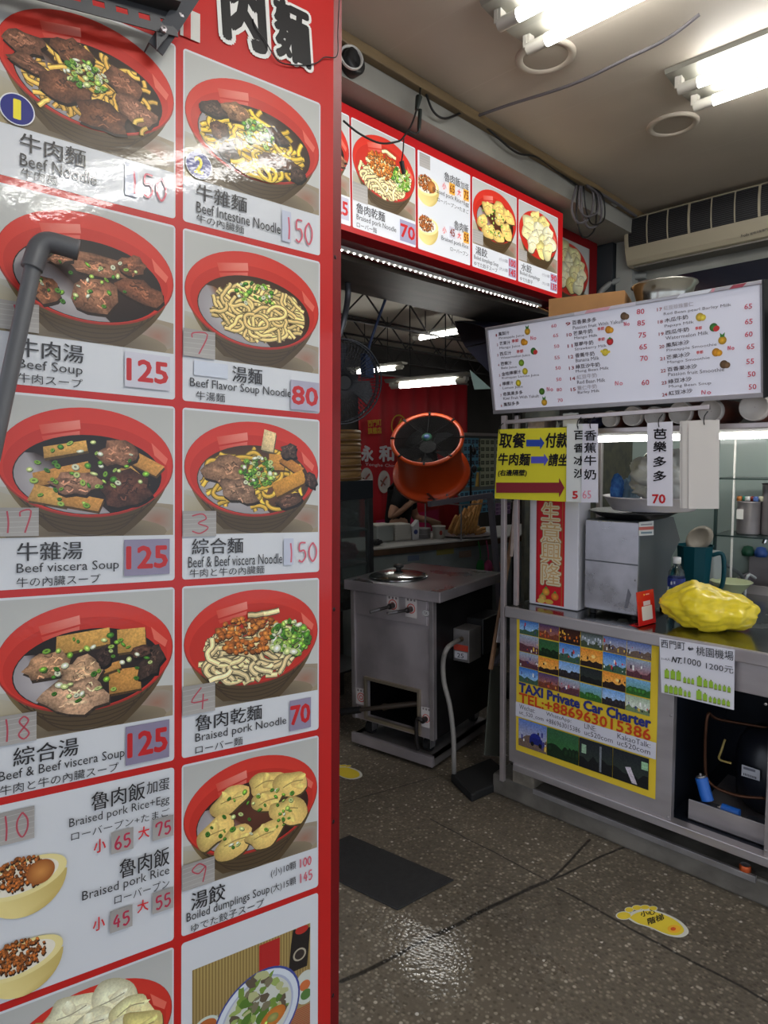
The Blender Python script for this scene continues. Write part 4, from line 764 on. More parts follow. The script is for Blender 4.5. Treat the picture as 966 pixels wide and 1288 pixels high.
# kerb strip, block, can
tag(B().obox((2.316, .985, .090), (.007, 0, 0), (0, .42, 0), (0, 0, .011)).build('metal_strip', steel_d, None, .001), 'thin metal strip along the concrete kerb under the counter', 'metal strip')
tag(B().box(2.315, 1.405, .0925, 2.42, 1.51, .1595).build('concrete_block', M('block_concrete', (116, 108, 96), .8, var=.2, scale=20, bump=.3, bscale=60), None, .005), 'small concrete block propping up the left corner of the juice counter', 'block')
t = thing('can', 'small orange tin lying under the right end of the counter', 'can', Z(.0925, 937, 1096)); p = Z(.0925, 937, 1097); B().lathe(p, (0, 0, 1), [(.001, 0), (.017, 0), (.018, .004), (.018, .022), (.015, .027)], 20).build('body', M('orange_tin', (190, 82, 34), .35, .5), t); B().lathe(p, (0, 0, 1), [(.015, .027), (.013, .025), (.001, .025)], 20).build('lid', steel, t)
b = B(); b.bar((2.52, 1.2, .11), (2.52, .9, .11), .03, .035); b.bar((2.45, .68, .11), (2.55, .68, .11), .02, .03); tag(b.build('rusty_bracket', M('rust', (84, 46, 36), .8, var=.3, scale=30), None), 'rusty perforated bracket under the counter on the kerb', 'bracket')
# ---------------------------------------------------------------- stall frame
sf = thing('juice_stall', 'pale metal frame of the juice stand with posts, shelf and roof', 'stall frame', (2.7, .6, .1))
alu = M('pale_aluminium', (182, 172, 172), .38, .7, var=.06, scale=20)
for (x, y, z0, z1, w_) in ((2.295, 1.545, .093, 1.655, .020), (2.33, 1.505, TOP, 1.655, .018), (3.15, 1.545, .093, 1.93, .025), (3.15, -.45, TOP, 1.93, .025), (2.31, -.45, TOP, 1.655, .025)):
    B().box(x - w_ / 2, y - w_ / 2, z0, x + w_ / 2, y + w_ / 2, z1).build('post', alu, sf, .002)
B().box(2.29, -.5, 1.925, 3.17, 1.56, 1.945).build('roof', M('roof_sheet', (120, 118, 114), .6), sf)
B().box(2.34, -.5, 1.572, 2.66, 1.50, 1.590).build('shelf', alu, sf, .002)
b = B(); b.bar(X(2.285, 637, 531), X(2.285, 893, 512), .012, .016); b.build('sign_rail', alu, sf, .002)
b = B(); b.box(3.20, 1.0, .864, 3.215, 1.012, 1.92); b.box(3.2, -.5, 1.112, 3.42, 1.012, 1.119); b.box(3.2, -.5, 1.372, 3.42, 1.012, 1.378); b.build('rack_frame', M('shelf_edge', (36, 52, 50), .3), sf)
B().box(3.205, .93, .864, 3.213, .938, 1.92).build('rod', white_pl, sf)
B().box(2.66, -.5, 1.573, 2.664, 1.5, 1.925).build('backboard', M('pane_grey', (112, 112, 108), .4), sf)
struct(B().box(3.6, -1.2, 0, 3.64, 1.60, 1.95), 'wall_splash', M('grey_green_panel', (146, 160, 154), .35, var=.06, scale=3, coat=.3))
struct(B().box(2.5, 1.575, .16, 3.6, 1.59, 1.95), 'wall_stand', M('mottled_dark', (46, 46, 40), .5, col2=(74, 70, 54), scale=18))
# lamp inside the stand
t = thing('stall_lamp', 'long white tube lamp inside the juice stand above the basin', 'lamp', (2.95, .6, 1.555)); B().cyl((2.95, 1.48, 1.562), (2.95, -.3, 1.562), .013, n=12).build('tube', tube_on, t); B().box(2.93, -.35, 1.578, 2.97, 1.52, 1.60).build('tray', lampw, t)
B().box(2.94, 1.47, 1.56, 2.96, 1.5, 1.58).build('socket', capm, t)
# cups lying on the shelf
cupw = M('cup_paper', (206, 198, 190), .6); cupb = M('cup_brown', (124, 74, 58), .5)
for i, (px, py, rp) in enumerate(((767, 525, 11), (795, 527, 13), (822, 529, 12), (855, 527, 14), (893, 523, 14), (948, 519, 16))):
    r = rp * 2.55 / 825; p = X(2.37, px, py); p.z = 1.5905 + r * 1.02; lab = ['cup sleeve lying on the shelf behind the hanging banana milk card', 'larger cup sleeve next to the guava card hook', 'cup sleeve right behind the guava card', 'cup sleeve behind the blank cards', 'cup sleeve showing its brown side right of the blank cards', 'biggest cup sleeve at the right end of the shelf'][i]
    t = thing('cup_stack', 'white ' + lab, 'cups', p - Vector((0, 0, r)), 'sleeves of paper cups on the shelf'); d = Vector((1, -.05, 0)).normalized()
    B().lathe(p, d, [(r * .001, .012), (r * .8, .012), (r * .84, 0), (r * .9, .01), (r, .09), (r, .2), (r * .9, .21), (.001, .21)], 24).build('sleeve', cupb, t); B().lathe(p, d, [(.001, .008), (r * .80, .008), (r * .82, -.003), (r * .90, -.003), (r * .93, .02)], 24).build('cup_base', cupw, t)
b = B(); b.box(2.36, 1.40, 1.591, 2.46, 1.475, 1.64); o = tag(b.build('printed_carton', M('carton', (170, 150, 140), .6, var=.2, scale=40), None, .003), 'small printed carton at the left end of the juice stand shelf', 'carton')
def crumple(c, r, seed, name, lab, m, cat='bag', amp=.25, fr=2.6, flat=0.0):
    rng_ = Vector((seed * 3.1, seed * 1.7, seed * .9)); b = B(); c = Vector(c)
    def fn(d):
        k = 1 + amp * noise.noise(d * fr + rng_) + amp * .6 * abs(noise.noise(d * fr * 2.3 + rng_)) + amp * .25 * noise.noise(d * fr * 6 + rng_); return k
    b.ell(c + Vector((0, 0, r[2])), *r, 64, fn)
    lo = min(v.z for v in b.v)
    for v in b.v: v.z = max(v.z - lo + c.z - flat, c.z)
    o = b.build(name, m); return tag(o, lab, cat)
clear = M('clear_film', (170, 170, 168), .15, 0, trans=.6); 
crumple((2.42, 1.31, 1.591), (.045, .05, .03), 3, 'plastic_bag', 'crumpled clear plastic bag on the stand shelf beside the carton', clear)
crumple((2.42, 1.20, 1.591), (.04, .035, .028), 5, 'cloth_bundle', 'dark blue bundle on the stand shelf above the yellow sign', M('navy', (28, 34, 58), .6), 'bundle')
t = thing('clip_lamp', 'round black and white clip lamp above the hanging passion fruit card', 'lamp', X(2.33, 718, 531)); p = X(2.33, 718, 528); B().lathe(p, (-1, 0, 0), [(.026, -.02), (.028, .0), (.022, .004)], 24).build('ring', white_pl, t); B().lathe(p, (-1, 0, 0), [(.022, .002), (.001, .006)], 24).build('lens', dark, t); B().bar(p + Vector((.0, .03, .0)), p + Vector((0, -.03, 0)), .012, .05).build('body', white_pl, t)
# ---------------------------------------------------------------- drinks menu sign
SV = Vector((-.06, 0, .34)).normalized(); SO = Vector((2.295, 0, 1.664)); c = Canvas(SO, PU, SV, 0)
uL, _ = c.px(621, 519); uR = c.px(960, 360)[0]; vT = .350
js = thing('drinks_menu', 'white lightbox menu of numbered fruit juices and milk drinks leaning over the stand', 'menu sign', SO + PU * ((uL + uR) / 2))
c.box(uL + .01, .012, uR - .008, vT - .010, (206, 206, 218)); c.build('panel', Mprint('sign_print', emit=.10, rough=.22, coat=0), js)
nS = PU.cross(SV)
def sp(u, v, w_=0): return SO + PU * u + SV * v + nS * w_
b = B()
for (a0, b0, a1, b1) in ((uL, 0, uR, .016), (uL, vT - .012, uR, vT), (uL, .016, uL + .013, vT - .012), (uR - .008, .016, uR, vT - .012)): b.obox(sp((a0 + a1) / 2, (b0 + b1) / 2, -.012), PU * ((a1 - a0) / 2), SV * ((b1 - b0) / 2), nS * .018)
b.build('frame', M('sign_frame', (176, 172, 176), .3, .6), js, .002)
B().obox(sp((uL + uR) / 2, vT / 2, -.025), PU * ((uR - uL) / 2 - .002), SV * (vT / 2 - .002), nS * .02).build('housing', steel_d, js)
B().obox(sp(uR + .003, vT / 2, -.01), PU * .003, SV * (vT / 2), nS * .024).build('end_cap', dark, js)
cf = Canvas(SO, PU, SV, .0066, .00002)
for (x0, x1, sk, col) in ((722, 800, 0, (206, 200, 210)), (735, 765, .01, (214, 160, 170)), (852, 892, .012, (222, 224, 232)), (895, 899, .004, (214, 150, 160)), (918, 935, .012, (160, 70, 84))):
    ua_, ub_ = cf.px(x0, 375)[0], cf.px(x1, 372)[0]; cf.poly([(ua_, vT - .0115), (ub_, vT - .0115), (ub_ + sk, vT - .0005), (ua_ + sk, vT - .0005)], col)
cf.build('foil_patch', M('foil', (206, 196, 206), .25, .4) if False else PRINT, js)
c = Canvas(SO, PU, SV, .0012, .00001); K = (72, 62, 70); KR = (150, 34, 48)
def q5(x, y): return 600 + x / 8.05, 390 + y / 8.05
def q2(x, y): return 600 + x / 2.639, 340 + y / 2.639
for n, cn, a, b_, en, e, f in (('1', '鳳梨汁', (220, 262), (330, 245), 'Pineapple Juice', (225, 303), (480, 272)), ('2', '芒果汁', (232, 358), (340, 345), 'Mango Juice', (232, 402), (440, 378)), ('3', '西瓜汁', (235, 463), (350, 450), 'Watermelon Juice', (245, 503), (540, 470)), ('4', '芭樂汁', (245, 563), (355, 550), 'Bale Juice', (250, 605), (408, 590)), ('5', '金桔檸檬汁', (255, 668), (450, 640), 'Kumquat Lemon Juice', (258, 705), (632, 672)), ('6', '檸檬汁', (262, 765), (372, 752), 'Lemon Juice', (265, 808), (468, 790)), ('7', '奇異果多多', (270, 870), (468, 850), 'Kiwi Fruit With Yakult', (272, 910), (632, 882)), ('8', '鳳梨多多', (275, 975), (435, 958), None, 0, 0)):
    c.textpx(cn, q5(*a), q5(*b_), 4.6, K, .02); c.textpx(n, q5(a[0] - 28, a[1] + 6), q5(a[0] - 16, a[1] + 5), 3, KR, .02)
    if en: c.textpx(en, q5(*e), q5(*f), 3.6, K, .002)
for s, x, y in (('60', 757, 178), ('65', 775, 276), ('50', 785, 386), ('55', 790, 500), ('50', 800, 605), ('50', 808, 720), ('80', 812, 824), ('70', 822, 932)): c.textpx(s, q5(x, y), q5(x + 52, y - 5), 4.2, (196, 62, 84), .015)
for n, cn, a, b_, en, e, f in (('9', '百香果多多', (318, 181), (398, 170), 'Passion fruit With Yakult', (320, 197), (488, 174)), ('10', '芒果牛奶', (322, 217), (385, 208), 'Mango Milk', (325, 232), (402, 222)), ('11', '草莓牛奶', (325, 254), (388, 246), 'Strawberry Milk', (327, 269), (432, 256)), ('12', '香蕉牛奶', (328, 290), (392, 283), 'Banana Milk', (330, 305), (408, 296)), ('13', '綠豆沙牛奶', (330, 327), (410, 319), 'Mung Bean Milk', (330, 342), (440, 331)), ('14', '紅豆牛奶', (334, 362), (400, 354), 'Red Bean Milk', (335, 377), (428, 369)), ('15', '薏仁牛奶', (336, 398), (400, 391), 'Barley Milk', (337, 412), (410, 406)),
    ('17', '紅豆珍珠薏仁', (622, 133), (720, 118), 'Red Bean pearl Barley Milk', (622, 152), (846, 121)), ('18', '木瓜牛奶', (625, 174), (703, 161), 'Papaya Milk', (625, 192), (722, 178)), ('19', '西瓜牛奶', (628, 214), (706, 202), 'Watermelon Milk', (628, 231), (770, 212)), ('20', '鳳梨冰沙', (630, 256), (707, 244), 'Pineapple Smoothie', (632, 272), (798, 252)), ('21', '芒果冰沙', (632, 296), (710, 284), 'Mango Smoothie', (635, 312), (775, 296)), ('22', '百香果冰沙', (635, 336), (733, 324), 'Passion fruit Smoothie', (637, 351), (823, 334)), ('23', '綠豆冰沙', (638, 376), (715, 366), 'Mung Bean Soup', (640, 392), (780, 380)), ('24', '紅豆冰沙', (640, 415), (718, 405), None, 0, 0)):
    pale = n in ('14', '15', '17'); c.textpx(cn, q2(*a), q2(*b_), 5.4, (176, 170, 178) if pale else K, .02); c.textpx(n, q2(a[0] - 22, a[1] + 3), q2(a[0] - 6, a[1] + 1), 4, KR, .03)
    if en: c.textpx(en, q2(*e), q2(*f), 4.4, K, .003)
for s, x, y in (('80', 533, 146), ('85', 535, 184), ('75', 539, 224), ('65', 542, 263), ('70', 545, 301), ('60', 550, 381), ('65', 890, 129), ('65', 892, 179), ('60', 892, 221), ('65', 898, 262), ('55', 897, 311), ('50', 902, 353), ('50', 905, 395)): c.textpx(s, q2(x, y), q2(x + 25, y - 2), 6.4, (196, 62, 84), .02)
for x, y in ((120, 240), (136, 275), (404, 200), (406, 235), (728, 198), (732, 278)): c.textpx('季節', q2(x, y), q2(x + 22, y - 3), 4, (206, 60, 64), .03)
c.build('lettering', PRINT, js)
c = Canvas(SO, PU, SV, .0016, .00001)
for x, y, k in ((168, 203, 'p'), (155, 238, 'o'), (188, 268, 'w'), (148, 307, 'g'), (160, 335, 'l'), (138, 374, 'l'), (216, 402, 'k'), (224, 438, 'p'), (488, 152, 'b'), (437, 197, 'o'), (442, 236, 's'), (426, 272, 'n'), (740, 155, 'y'), (786, 189, 'w'), (815, 232, 'p'), (794, 272, 'o'), (820, 312, 'b')):
    u, v = c.px(*q2(x, y)); r = .0125; cols = dict(p=(222, 170, 50), o=(222, 150, 40), w=(70, 130, 60), g=(140, 180, 60), l=(226, 206, 60), k=(84, 130, 50), b=(110, 84, 60), s=(206, 50, 54), n=(232, 206, 70), y=(226, 190, 70))[k]
    c.ell(u, v, r, r * 1.05, sh(cols, 1.1), sh(cols, .75), 16)
    if k == 'p': c.poly([(u - .006, v + .010), (u + .006, v + .010), (u + .008, v + .024), (u, v + .017), (u - .007, v + .024)], (70, 130, 60))
    if k == 'w': c.ell(u + .008, v - .005, r * .8, r * .7, (206, 60, 60), None, 14, .5)
    if k in 'oby': c.ell(u + .009, v - .003, r * .8, r * .8, sh(cols, 1.25), sh(cols, .9), 14)
    if k == 'n': c.strip([(u - .016, v + .008), (u, v - .006), (u + .018, v + .002)], .009, cols)
    if k == 's': c.poly([(u - .008, v + .008), (u + .008, v + .008), (u, v + .016)], (70, 140, 60))
c.build('fruit_picture', PRINT, js)
c = Canvas(SO, PU, SV, .0018, .00001)
for s, x, y, ww in (('No', 178, 232, 20), ('No', 232, 402, 22), ('No', 488, 185, 20), ('No', 458, 382, 28), ('No', 744, 412, 36), ('No', 832, 265, 24)):
    u, v = c.px(*q2(x, y)); u2, v2 = c.px(*q2(x + ww, y - 16)); c.hand(s, u, v, u2, v2, (214, 110, 128), .0028)
c.build('handwriting', PRINT, js)
# ---------------------------------------------------------------- hanging cards
def hook(t, p): B().tube([p + Vector((0, 0, -.008)), p + Vector((-.006, 0, .004)), p + Vector((0, 0, .02)), Vector((2.283, p.y, p.z + .035))], .0016).build('hook', blackm, t)
def hang(name, lab, x, quad, col, texts, hk, stack=0, group='price cards hanging from the sign rail'):
    c = Canvas((x, 0, 0), PU, PV_, 0); ctr = X(x, sum(q[0] for q in quad) / 4, max(q[1] for q in quad)); t = thing(name, lab, 'sign card', ctr, group)
    for k in range(stack + 1):
        cc = Canvas((x + .006 * k, 0, 0), PU, PV_, 0); s = cc.px(0, 0)[0] * 0; u = [cc.px(*q) for q in quad]; u = [(a - (.012 + .008 * k if k else 0), b_ + .001 * k) for a, b_ in u]; cc.poly(u, sh(col, 1 - .04 * k)); o = cc.build('card', PAPER, t); q = o.modifiers.new('solid', 'SOLIDIFY'); q.thickness = .002; q.offset = -1
    c = Canvas((x, 0, 0), PU, PV_, .0012); texts(c)
    if c.b.v: c.build('lettering', PAPER, t)
    for h in hk: hook(t, X(x, *h))
    return t
def ycard(c):
    K = (24, 22, 26)
    def q(x, y): return 620 + x / 8.05, 520 + y / 8.05
    for s, a, b_, h in (('取餐', (65, 345), (325, 350), 18), ('付款', (535, 345), (760, 345), 18), ('牛肉麵', (55, 520), (380, 528), 14.5), ('請坐', (565, 530), (760, 532), 15), ('(右邊隔壁)', (55, 640), (345, 640), 8.5)): c.textpx(s, q(*a), q(*b_), h, K, .03, .12)
    def arrow(x0, x1, y, h, col, hl):
        c.quadpx([q(x0, y + h), q(x1 - hl, y + h), q(x1 - hl, y - h), q(x0, y - h)], col); c.quadpx([q(x1 - hl, y - h * 1.9), q(x1, y), q(x1 - hl, y + h * 1.9)], col)
    arrow(340, 525, 300, 34, (44, 72, 160), 45); arrow(388, 565, 470, 34, (82, 84, 186), 45); arrow(35, 727, 752, 52, (132, 40, 50), 55)
hang('yellow_sign', 'yellow laminated sign with blue and red arrows hanging by the left post', 2.262, [(622, 627), (733, 632), (732, 537), (627, 540)], (216, 206, 50), ycard, [(629, 543), (728, 540)], 0, None)
hang('price_card', 'narrow white passion fruit smoothie card half hidden behind the banana milk card', 2.256, [(712, 631), (740, 632), (740, 533), (713, 533)], (212, 214, 212), lambda c: [c.textpx(s, (722, y), (736, y), 11, (24, 22, 24), .03) for s, y in (('百', 553), ('香', 569), ('冰', 585), ('沙', 601))] and c.textpx('5', (720.5, 627), (727, 627), 9, (190, 34, 40), .05), [(727, 536)])
hang('price_card', 'white hanging card for banana milk with a faint red 65', 2.250, [(731, 632), (752, 632), (752, 533), (733, 533)], (214, 212, 222), lambda c: [c.textpx(s, (735, y), (750, y), 12.5, (26, 22, 26), .02) for s, y in (('香', 554), ('蕉', 569.5), ('牛', 585.5), ('奶', 603))] and c.textpx('65', (733, 627), (744, 627), 10, (220, 130, 150), -.01), [(743, 536)])
hang('price_card', 'white hanging guava yakult drink card with a red 70', 2.256, [(814, 636), (846, 637), (846, 530), (814, 532)], (214, 211, 220), lambda c: [c.textpx(s, (822, y), (838, y), 12.5, (26, 22, 26), .03) for s, y in (('芭', 552), ('樂', 568), ('多', 587), ('多', 605))] and c.textpx('70', (821, 633), (837, 633), 11, (190, 34, 40), .04), [(829, 534)])
hang('price_card', 'stack of blank white hanging cards right of the guava card', 2.256, [(866, 640), (904, 640), (905, 528), (866, 530)], (216, 210, 204), lambda c: None, [(886, 531)], 2)
# ---------------------------------------------------------------- things on the counter
t = thing('couplet_box', 'tall white box with a red good fortune couplet standing on the counter', 'box', (2.45, 1.38, TOP))
y0, y1, zt = 1.487, 1.262, 1.45
B().box(2.40, y1, TOP, 2.50, y0, zt).build('box', M('white_card_box', (206, 204, 212), .5), t, .004)
c = Canvas((2.40, 0, 0), PU, PV_, .0008); rr = [(673.5, 758), (711.5, 763.5), (713, 600), (675, 600)]
ua, va = c.px(674, 757); ub, vb = c.px(711.5, 600); va = c.px(690, 760)[1]; c.rect(ua, va, ub, zt - .01)
c.box(0, 0, 1, 1, (190, 24, 38)); c.box(.02, 0, .05, 1, (150, 20, 30)); c.box(.90, 0, .93, 1, (170, 90, 40))
def zpx(x, y): return 640 + x / 8.05, 620 + y / 8.05
for s, x, y, w_, h in (('生', 335, 270, 180, 165), ('意', 330, 495, 195, 190), ('興', 330, 705, 198, 190), ('隆', 335, 915, 190, 185)):
    a = c.px(*zpx(x, y)); d = c.px(*zpx(x + w_, y - h)); r = c.r; c.r = None
    for bd, col in ((.09, (150, 120, 80)), (.06, (214, 204, 176)), (.0, (196, 160, 110))): c.text(s, a[0], a[1], d[0], d[1], col, bd)
    c.r = r
c.r = None
for x, y, q in ((470, 1050, (222, 132, 52)), (345, 1060, (206, 160, 80)), (380, 1000, (214, 150, 60))):
    u, v = c.px(*zpx(x, y)); c.ell(u, v, .017, .016, sh(q, 1.1), sh(q, .8), 20); c.poly([(u - .008, v + .014), (u, v + .024), (u + .009, v + .014)], (90, 140, 60))
u, v = c.px(*zpx(330, 1090)); c.ell(u, v, .018, .010, (210, 180, 90)); u, v = c.px(*zpx(410, 1100)); c.ell(u, v, .02, .010, (200, 160, 70))
c.build('couplet', PRINT, t)
# ice machine: steel cabinet with a hopper at the back
t = thing('ice_crusher', 'square brushed steel machine cabinet standing on the counter under the white basin', 'machine', (2.55, 1.12, TOP))
scuff = M('scuffed_steel', (176, 172, 178), .36, 1.0, var=.22, scale=7, rvar=.16, bump=.04, bscale=30)
gal = M('galvanized_grey', (112, 116, 118), .45, .7, var=.1, scale=4, rvar=.1)
zb, zt2 = TOP + .018, 1.238
B().box(2.405, 1.018, zb, 2.72, 1.235, zt2).build('cabinet', gal, t, .003)
B().box(2.40, 1.020, zb + .004, 2.405, 1.233, 1.075).build('front_cover', scuff, t, .0015); B().box(2.40, 1.020, 1.078, 2.405, 1.233, zt2 - .002).build('door', scuff, t, .0015)
c = Canvas((2.3995, 0, 0), PU, PV_, .0004)
b = B()
for q in ((736.5, 723), (799, 730), (736.5, 763), (799, 773)): b.lathe(X(2.40, *q), (-1, 0, 0), [(.004, 0), (.003, .002), (.001, .0022)], 10)
b.build('screw', steel_d, t); c.quadpx([(785, 765), (790, 740), (794, 748), (789, 765)], (110, 108, 116)); c.build('worn_patch', M('worn_mark', (120, 118, 124), .4, .8), t)
SU = Vector((1, 0, 0)); c = Canvas((0, 1.0178, 0), SU, PV_, .0004); c.quadpx([(803.5, 674), (822, 673), (822, 655), (803.5, 657)], (214, 214, 212)); c.quadpx([(803.5, 667), (822, 666), (822, 662), (803.5, 663)], (204, 110, 100)); c.quadpx([(806, 671.5), (820, 671), (820, 668.5), (806, 669)], (120, 140, 150)); c.quadpx([(806, 661), (820, 660), (820, 658.5), (806, 659.3)], (150, 150, 156)); c.build('sticker', PRINT, t)
b = B(); b.prism([(2.72, 1.02, 1.235), (2.72, 1.02, 1.06), (2.78, 1.02, 1.10), (2.82, 1.02, 1.13), (2.74, 1.02, 1.235)], (0, .2, 0)); b.build('hopper', gal, t, .003)
b = B(); [b.cyl((x, y, TOP), (x, y, zb), .012) for x in (2.43, 2.70) for y in (1.04, 1.21)]; b.build('foot', rubber, t)
t = tag(B().lathe((2.56, 1.11, 1.2385), (0, 0, 1), [(.001, .0), (.10, 0), (.125, .006), (.165, .026), (.172, .03), (.165, .032), (.12, .012), (.001, .006)], 40).build('black_tray', dark), 'round black tray lying on top of the steel machine', 'tray')
basin = M('white_basin', (206, 200, 204), .4)
t = tag(B().lathe((2.60, 1.05, 1.272), (0, 0, 1), [(.001, .0), (.15, 0), (.155, .004), (.185, .05), (.192, .052), (.19, .056), (.18, .052), (.150, .008), (.001, .006)], 44).build('basin', basin), 'white plastic basin on the black tray full of bags', 'basin')
wbag = M('white_film', (206, 206, 200), .35, 0, trans=.15); 
crumple((2.60, 1.00, 1.282), (.14, .115, .10), 7, 'plastic_bag', 'big white plastic bag heaped in the basin behind the guava card', wbag, amp=.3)
crumple((2.66, 1.165, 1.282), (.05, .04, .055), 9, 'plastic_bag', 'pale blue plastic bag in the basin beside the blue towel', M('pale_blue_film', (150, 180, 200), .35, 0, trans=.2))
crumple((2.57, 1.185, 1.282), (.022, .026, .062), 11, 'towel', 'blue patterned cloth stuffed into the left side of the basin', M('blue_cloth', (34, 84, 160), .7, col2=(60, 120, 190), scale=60), 'cloth', amp=.15)
# payment stand
a, d = Z(TOP, 803.5, 788.5), Z(TOP, 825, 783); e = (d - a); e.z = 0; W_ = e.length; eu = e.normalized(); en = eu.cross(Vector((0, 0, 1))); Hh = .125
if en.x > 0: en = -en
lean = (Vector((0, 0, 1)) - en * .12).normalized(); redp = M('red_acrylic', (196, 30, 28), .25, coat=.4)
t = thing('payment_stand', 'small red acrylic payment stand leaning by the steel machine', 'stand', (a + d) / 2); nrm = eu.cross(lean)
B().obox(a + eu * (W_ / 2) + lean * (Hh / 2) + Vector((0, 0, .001)), eu * (W_ / 2), lean * (Hh / 2), nrm * .0015).build('panel', redp, t, .001); B().obox(a + eu * (W_ / 2) - nrm * .03 + Vector((0, 0, .0017)), eu * (W_ / 2), nrm * .03, Vector((0, 0, .0015))).build('base', redp, t)
c = Canvas(a + nrm * .0016, eu, lean, .0004); c.box(W_ * .22, .018, W_ * .82, .070, (214, 206, 196), None, .004); c.box(W_ * .34, .072, W_ * .74, .088, (206, 190, 186)); c.ell(W_ * .42, .112, .003, .003, (230, 190, 60)); c.box(W_ * .5, .110, W_ * .72, .114, (222, 150, 140)); c.build('label', PRINT, t)
# bottle
p = Z(TOP, 849.5, 775); p.z = TOP; t = thing('water_bottle', 'clear plastic water bottle with blue label and white cap', 'bottle', p)
B().lathe(p, (0, 0, 1), [(.001, .001), (.028, .0), (.031, .006), (.031, .05), (.029, .055), (.031, .06), (.031, .15), (.028, .175), (.016, .195), (.0125, .20), (.0125, .212)], 32).build('bottle', M('clear_pet', (232, 240, 242), .04, 0, trans=1.0), t)
B().lathe(p, (0, 0, 1), [(.0318, .118), (.0318, .152)], 32).build('label', M('blue_label', (34, 50, 130), .4), t); B().lathe(p, (0, 0, 1), [(.001, .232), (.0145, .231), (.015, .226), (.015, .208), (.012, .208)], 24).build('cap', M('white_cap', (226, 226, 226), .4), t)
U2, V2 = PU, PV_; c = Canvas(p + Vector((-.0325, 0, 0)), PU, PV_, 0); c.text('水', -.010, .128, -.002, .142, (214, 220, 235), .03); c.box(.002, .132, .008, .142, (190, 200, 230)); c.build('lettering', PRINT, t)
# yellow bag: knotted plastic bag of fruit
p = Z(TOP, 890, 790); p.z = TOP; yel = M('yellow_film', (236, 210, 48), .34, 0, trans=.10, var=.10, scale=16, coat=.2, bump=.22, bscale=10, stretch=(1, 2.2, 1.4))
b = B(); axd = Vector((.35, -.94, 0)).normalized(); ayd = Vector((axd.y, -axd.x, 0))
def bagfn(d):
    k = 1 + .16 * noise.noise(d * 2.0 + Vector((3, 1, 4))) + .06 * noise.noise(d * 3.4) - .05 * abs(noise.noise(d * 6.5 + Vector((1, 2, 3)))) + .022 * math.sin(11 * (d.y + .7 * d.x + .3 * d.z) + 5 * noise.noise(d * 2.2)) + .012 * math.sin(23 * (d.z - .4 * d.x) + 6 * noise.noise(d * 3))
    if d.x < -.2: k *= 1 + .10 * d.z
    k *= 1 - .20 * max(0, d.x) * max(0, d.z); return k
tmp = B(); tmp.ell((0, 0, 0), .158, .105, .082, 96, bagfn); lo = min(v.z for v in tmp.v)
vv = [p + axd * v.x + ayd * v.y + Vector((0, 0, max(0, (v.z - lo) - .014))) for v in tmp.v]
b.add(vv, tmp.f, True); tag(b.build('yellow_bag', yel), 'yellow plastic bag bulging with fruit lying on the counter', 'bag')
# teal jug
p = Z(TOP, 872, 756); p.z = TOP + .002; teal = M('teal_plastic', (16, 74, 84), .3, 0, trans=.25); t = thing('blender_jug', 'teal blender jug with a handle behind the water bottle', 'jug', p)
B().lathe(p, (0, 0, 1), [(.001, 0), (.052, 0), (.056, .01), (.072, .235), (.076, .24), (.071, .24), (.053, .02), (.001, .016)], 10, False).build('jug', teal, t)
hd = Vector((.25, -.95, 0)).normalized(); B().tube([p + hd * .066 + Vector((0, 0, .20)), p + hd * .105 + Vector((0, 0, .205)), p + hd * .112 + Vector((0, 0, .12)), p + hd * .10 + Vector((0, 0, .06)), p + hd * .06 + Vector((0, 0, .06))], .009).build('handle', teal, t)
B().lathe(p + Vector((.05, .0, .262)), (-.8, .25, .5), [(.001, -.004), (.058, -.004), (.062, 0), (.058, .006), (.044, .008), (.040, .004), (.001, .004)], 32).build('lid', M('cream_ring', (116, 108, 96), .5), t)
p = Z(TOP, 897, 748) + Vector((.07, .035, 0)); p.z = TOP; tag(B().lathe(p, (0, 0, 1), [(.001, 0), (.06, 0), (.064, .01), (.054, .17), (.05, .185), (.001, .19)], 6, False).build('blender_motor', M('pale_grey_plastic', (140, 146, 146), .5), None, .006), 'pale grey blender motor base behind the teal jug', 'blender base')
p = Z(TOP, 919, 751); p.z = TOP; tag(B().lathe(p, (0, 0, 1), [(.001, .002), (.034, 0), (.036, .012), (.050, .03), (.082, .068), (.086, .07), (.082, .072), (.046, .034), (.001, .02)], 40).build('green_bowl', M('pale_green_glaze', (182, 190, 150), .25, coat=.4)), 'pale green melamine bowl on the counter by the sink', 'bowl')
crumple(Z(TOP, 930, 779), (.045, .035, .02), 13, 'dishcloth', 'dark red dishcloth behind the yellow bag', M('maroon_cloth', (120, 36, 52), .9, var=.25, scale=40), 'cloth', amp=.3)
# sink and back shelf goods
t = thing('sink', 'stainless sink with a white tap pipe behind the counter', 'sink', (3.4, .70, TOP)); b = B(); b.box(3.222, .2, .70, 3.58, .96, .71); b.box(3.222, .2, .71, 3.232, .96, .90); b.box(3.57, .2, .71, 3.58, .96, .98); b.box(3.232, .95, .71, 3.57, .96, .90); b.box(3.222, .2, .70, 3.58, .21, .9); b.build('basin', steel, t, .003); B().box(3.26, .25, .0, 3.3, .29, .70).box(3.26, .87, 0, 3.3, .91, .70).box(3.53, .87, 0, 3.57, .91, .7).box(3.53, .25, 0, 3.57, .29, .7).build('leg', steel_d, t)
pw = M('white_hose', (186, 190, 188), .4); P3 = lambda x, y: X(3.19, x, y)
tg = tag(B().tube([P3(936, 757), P3(937, 745), P3(938, 732), P3(942, 723), X(3.26, 950, 727)], .006).build('water_pipe', pw), 'thin white water pipe rising at the right edge behind the counter', 'pipe')
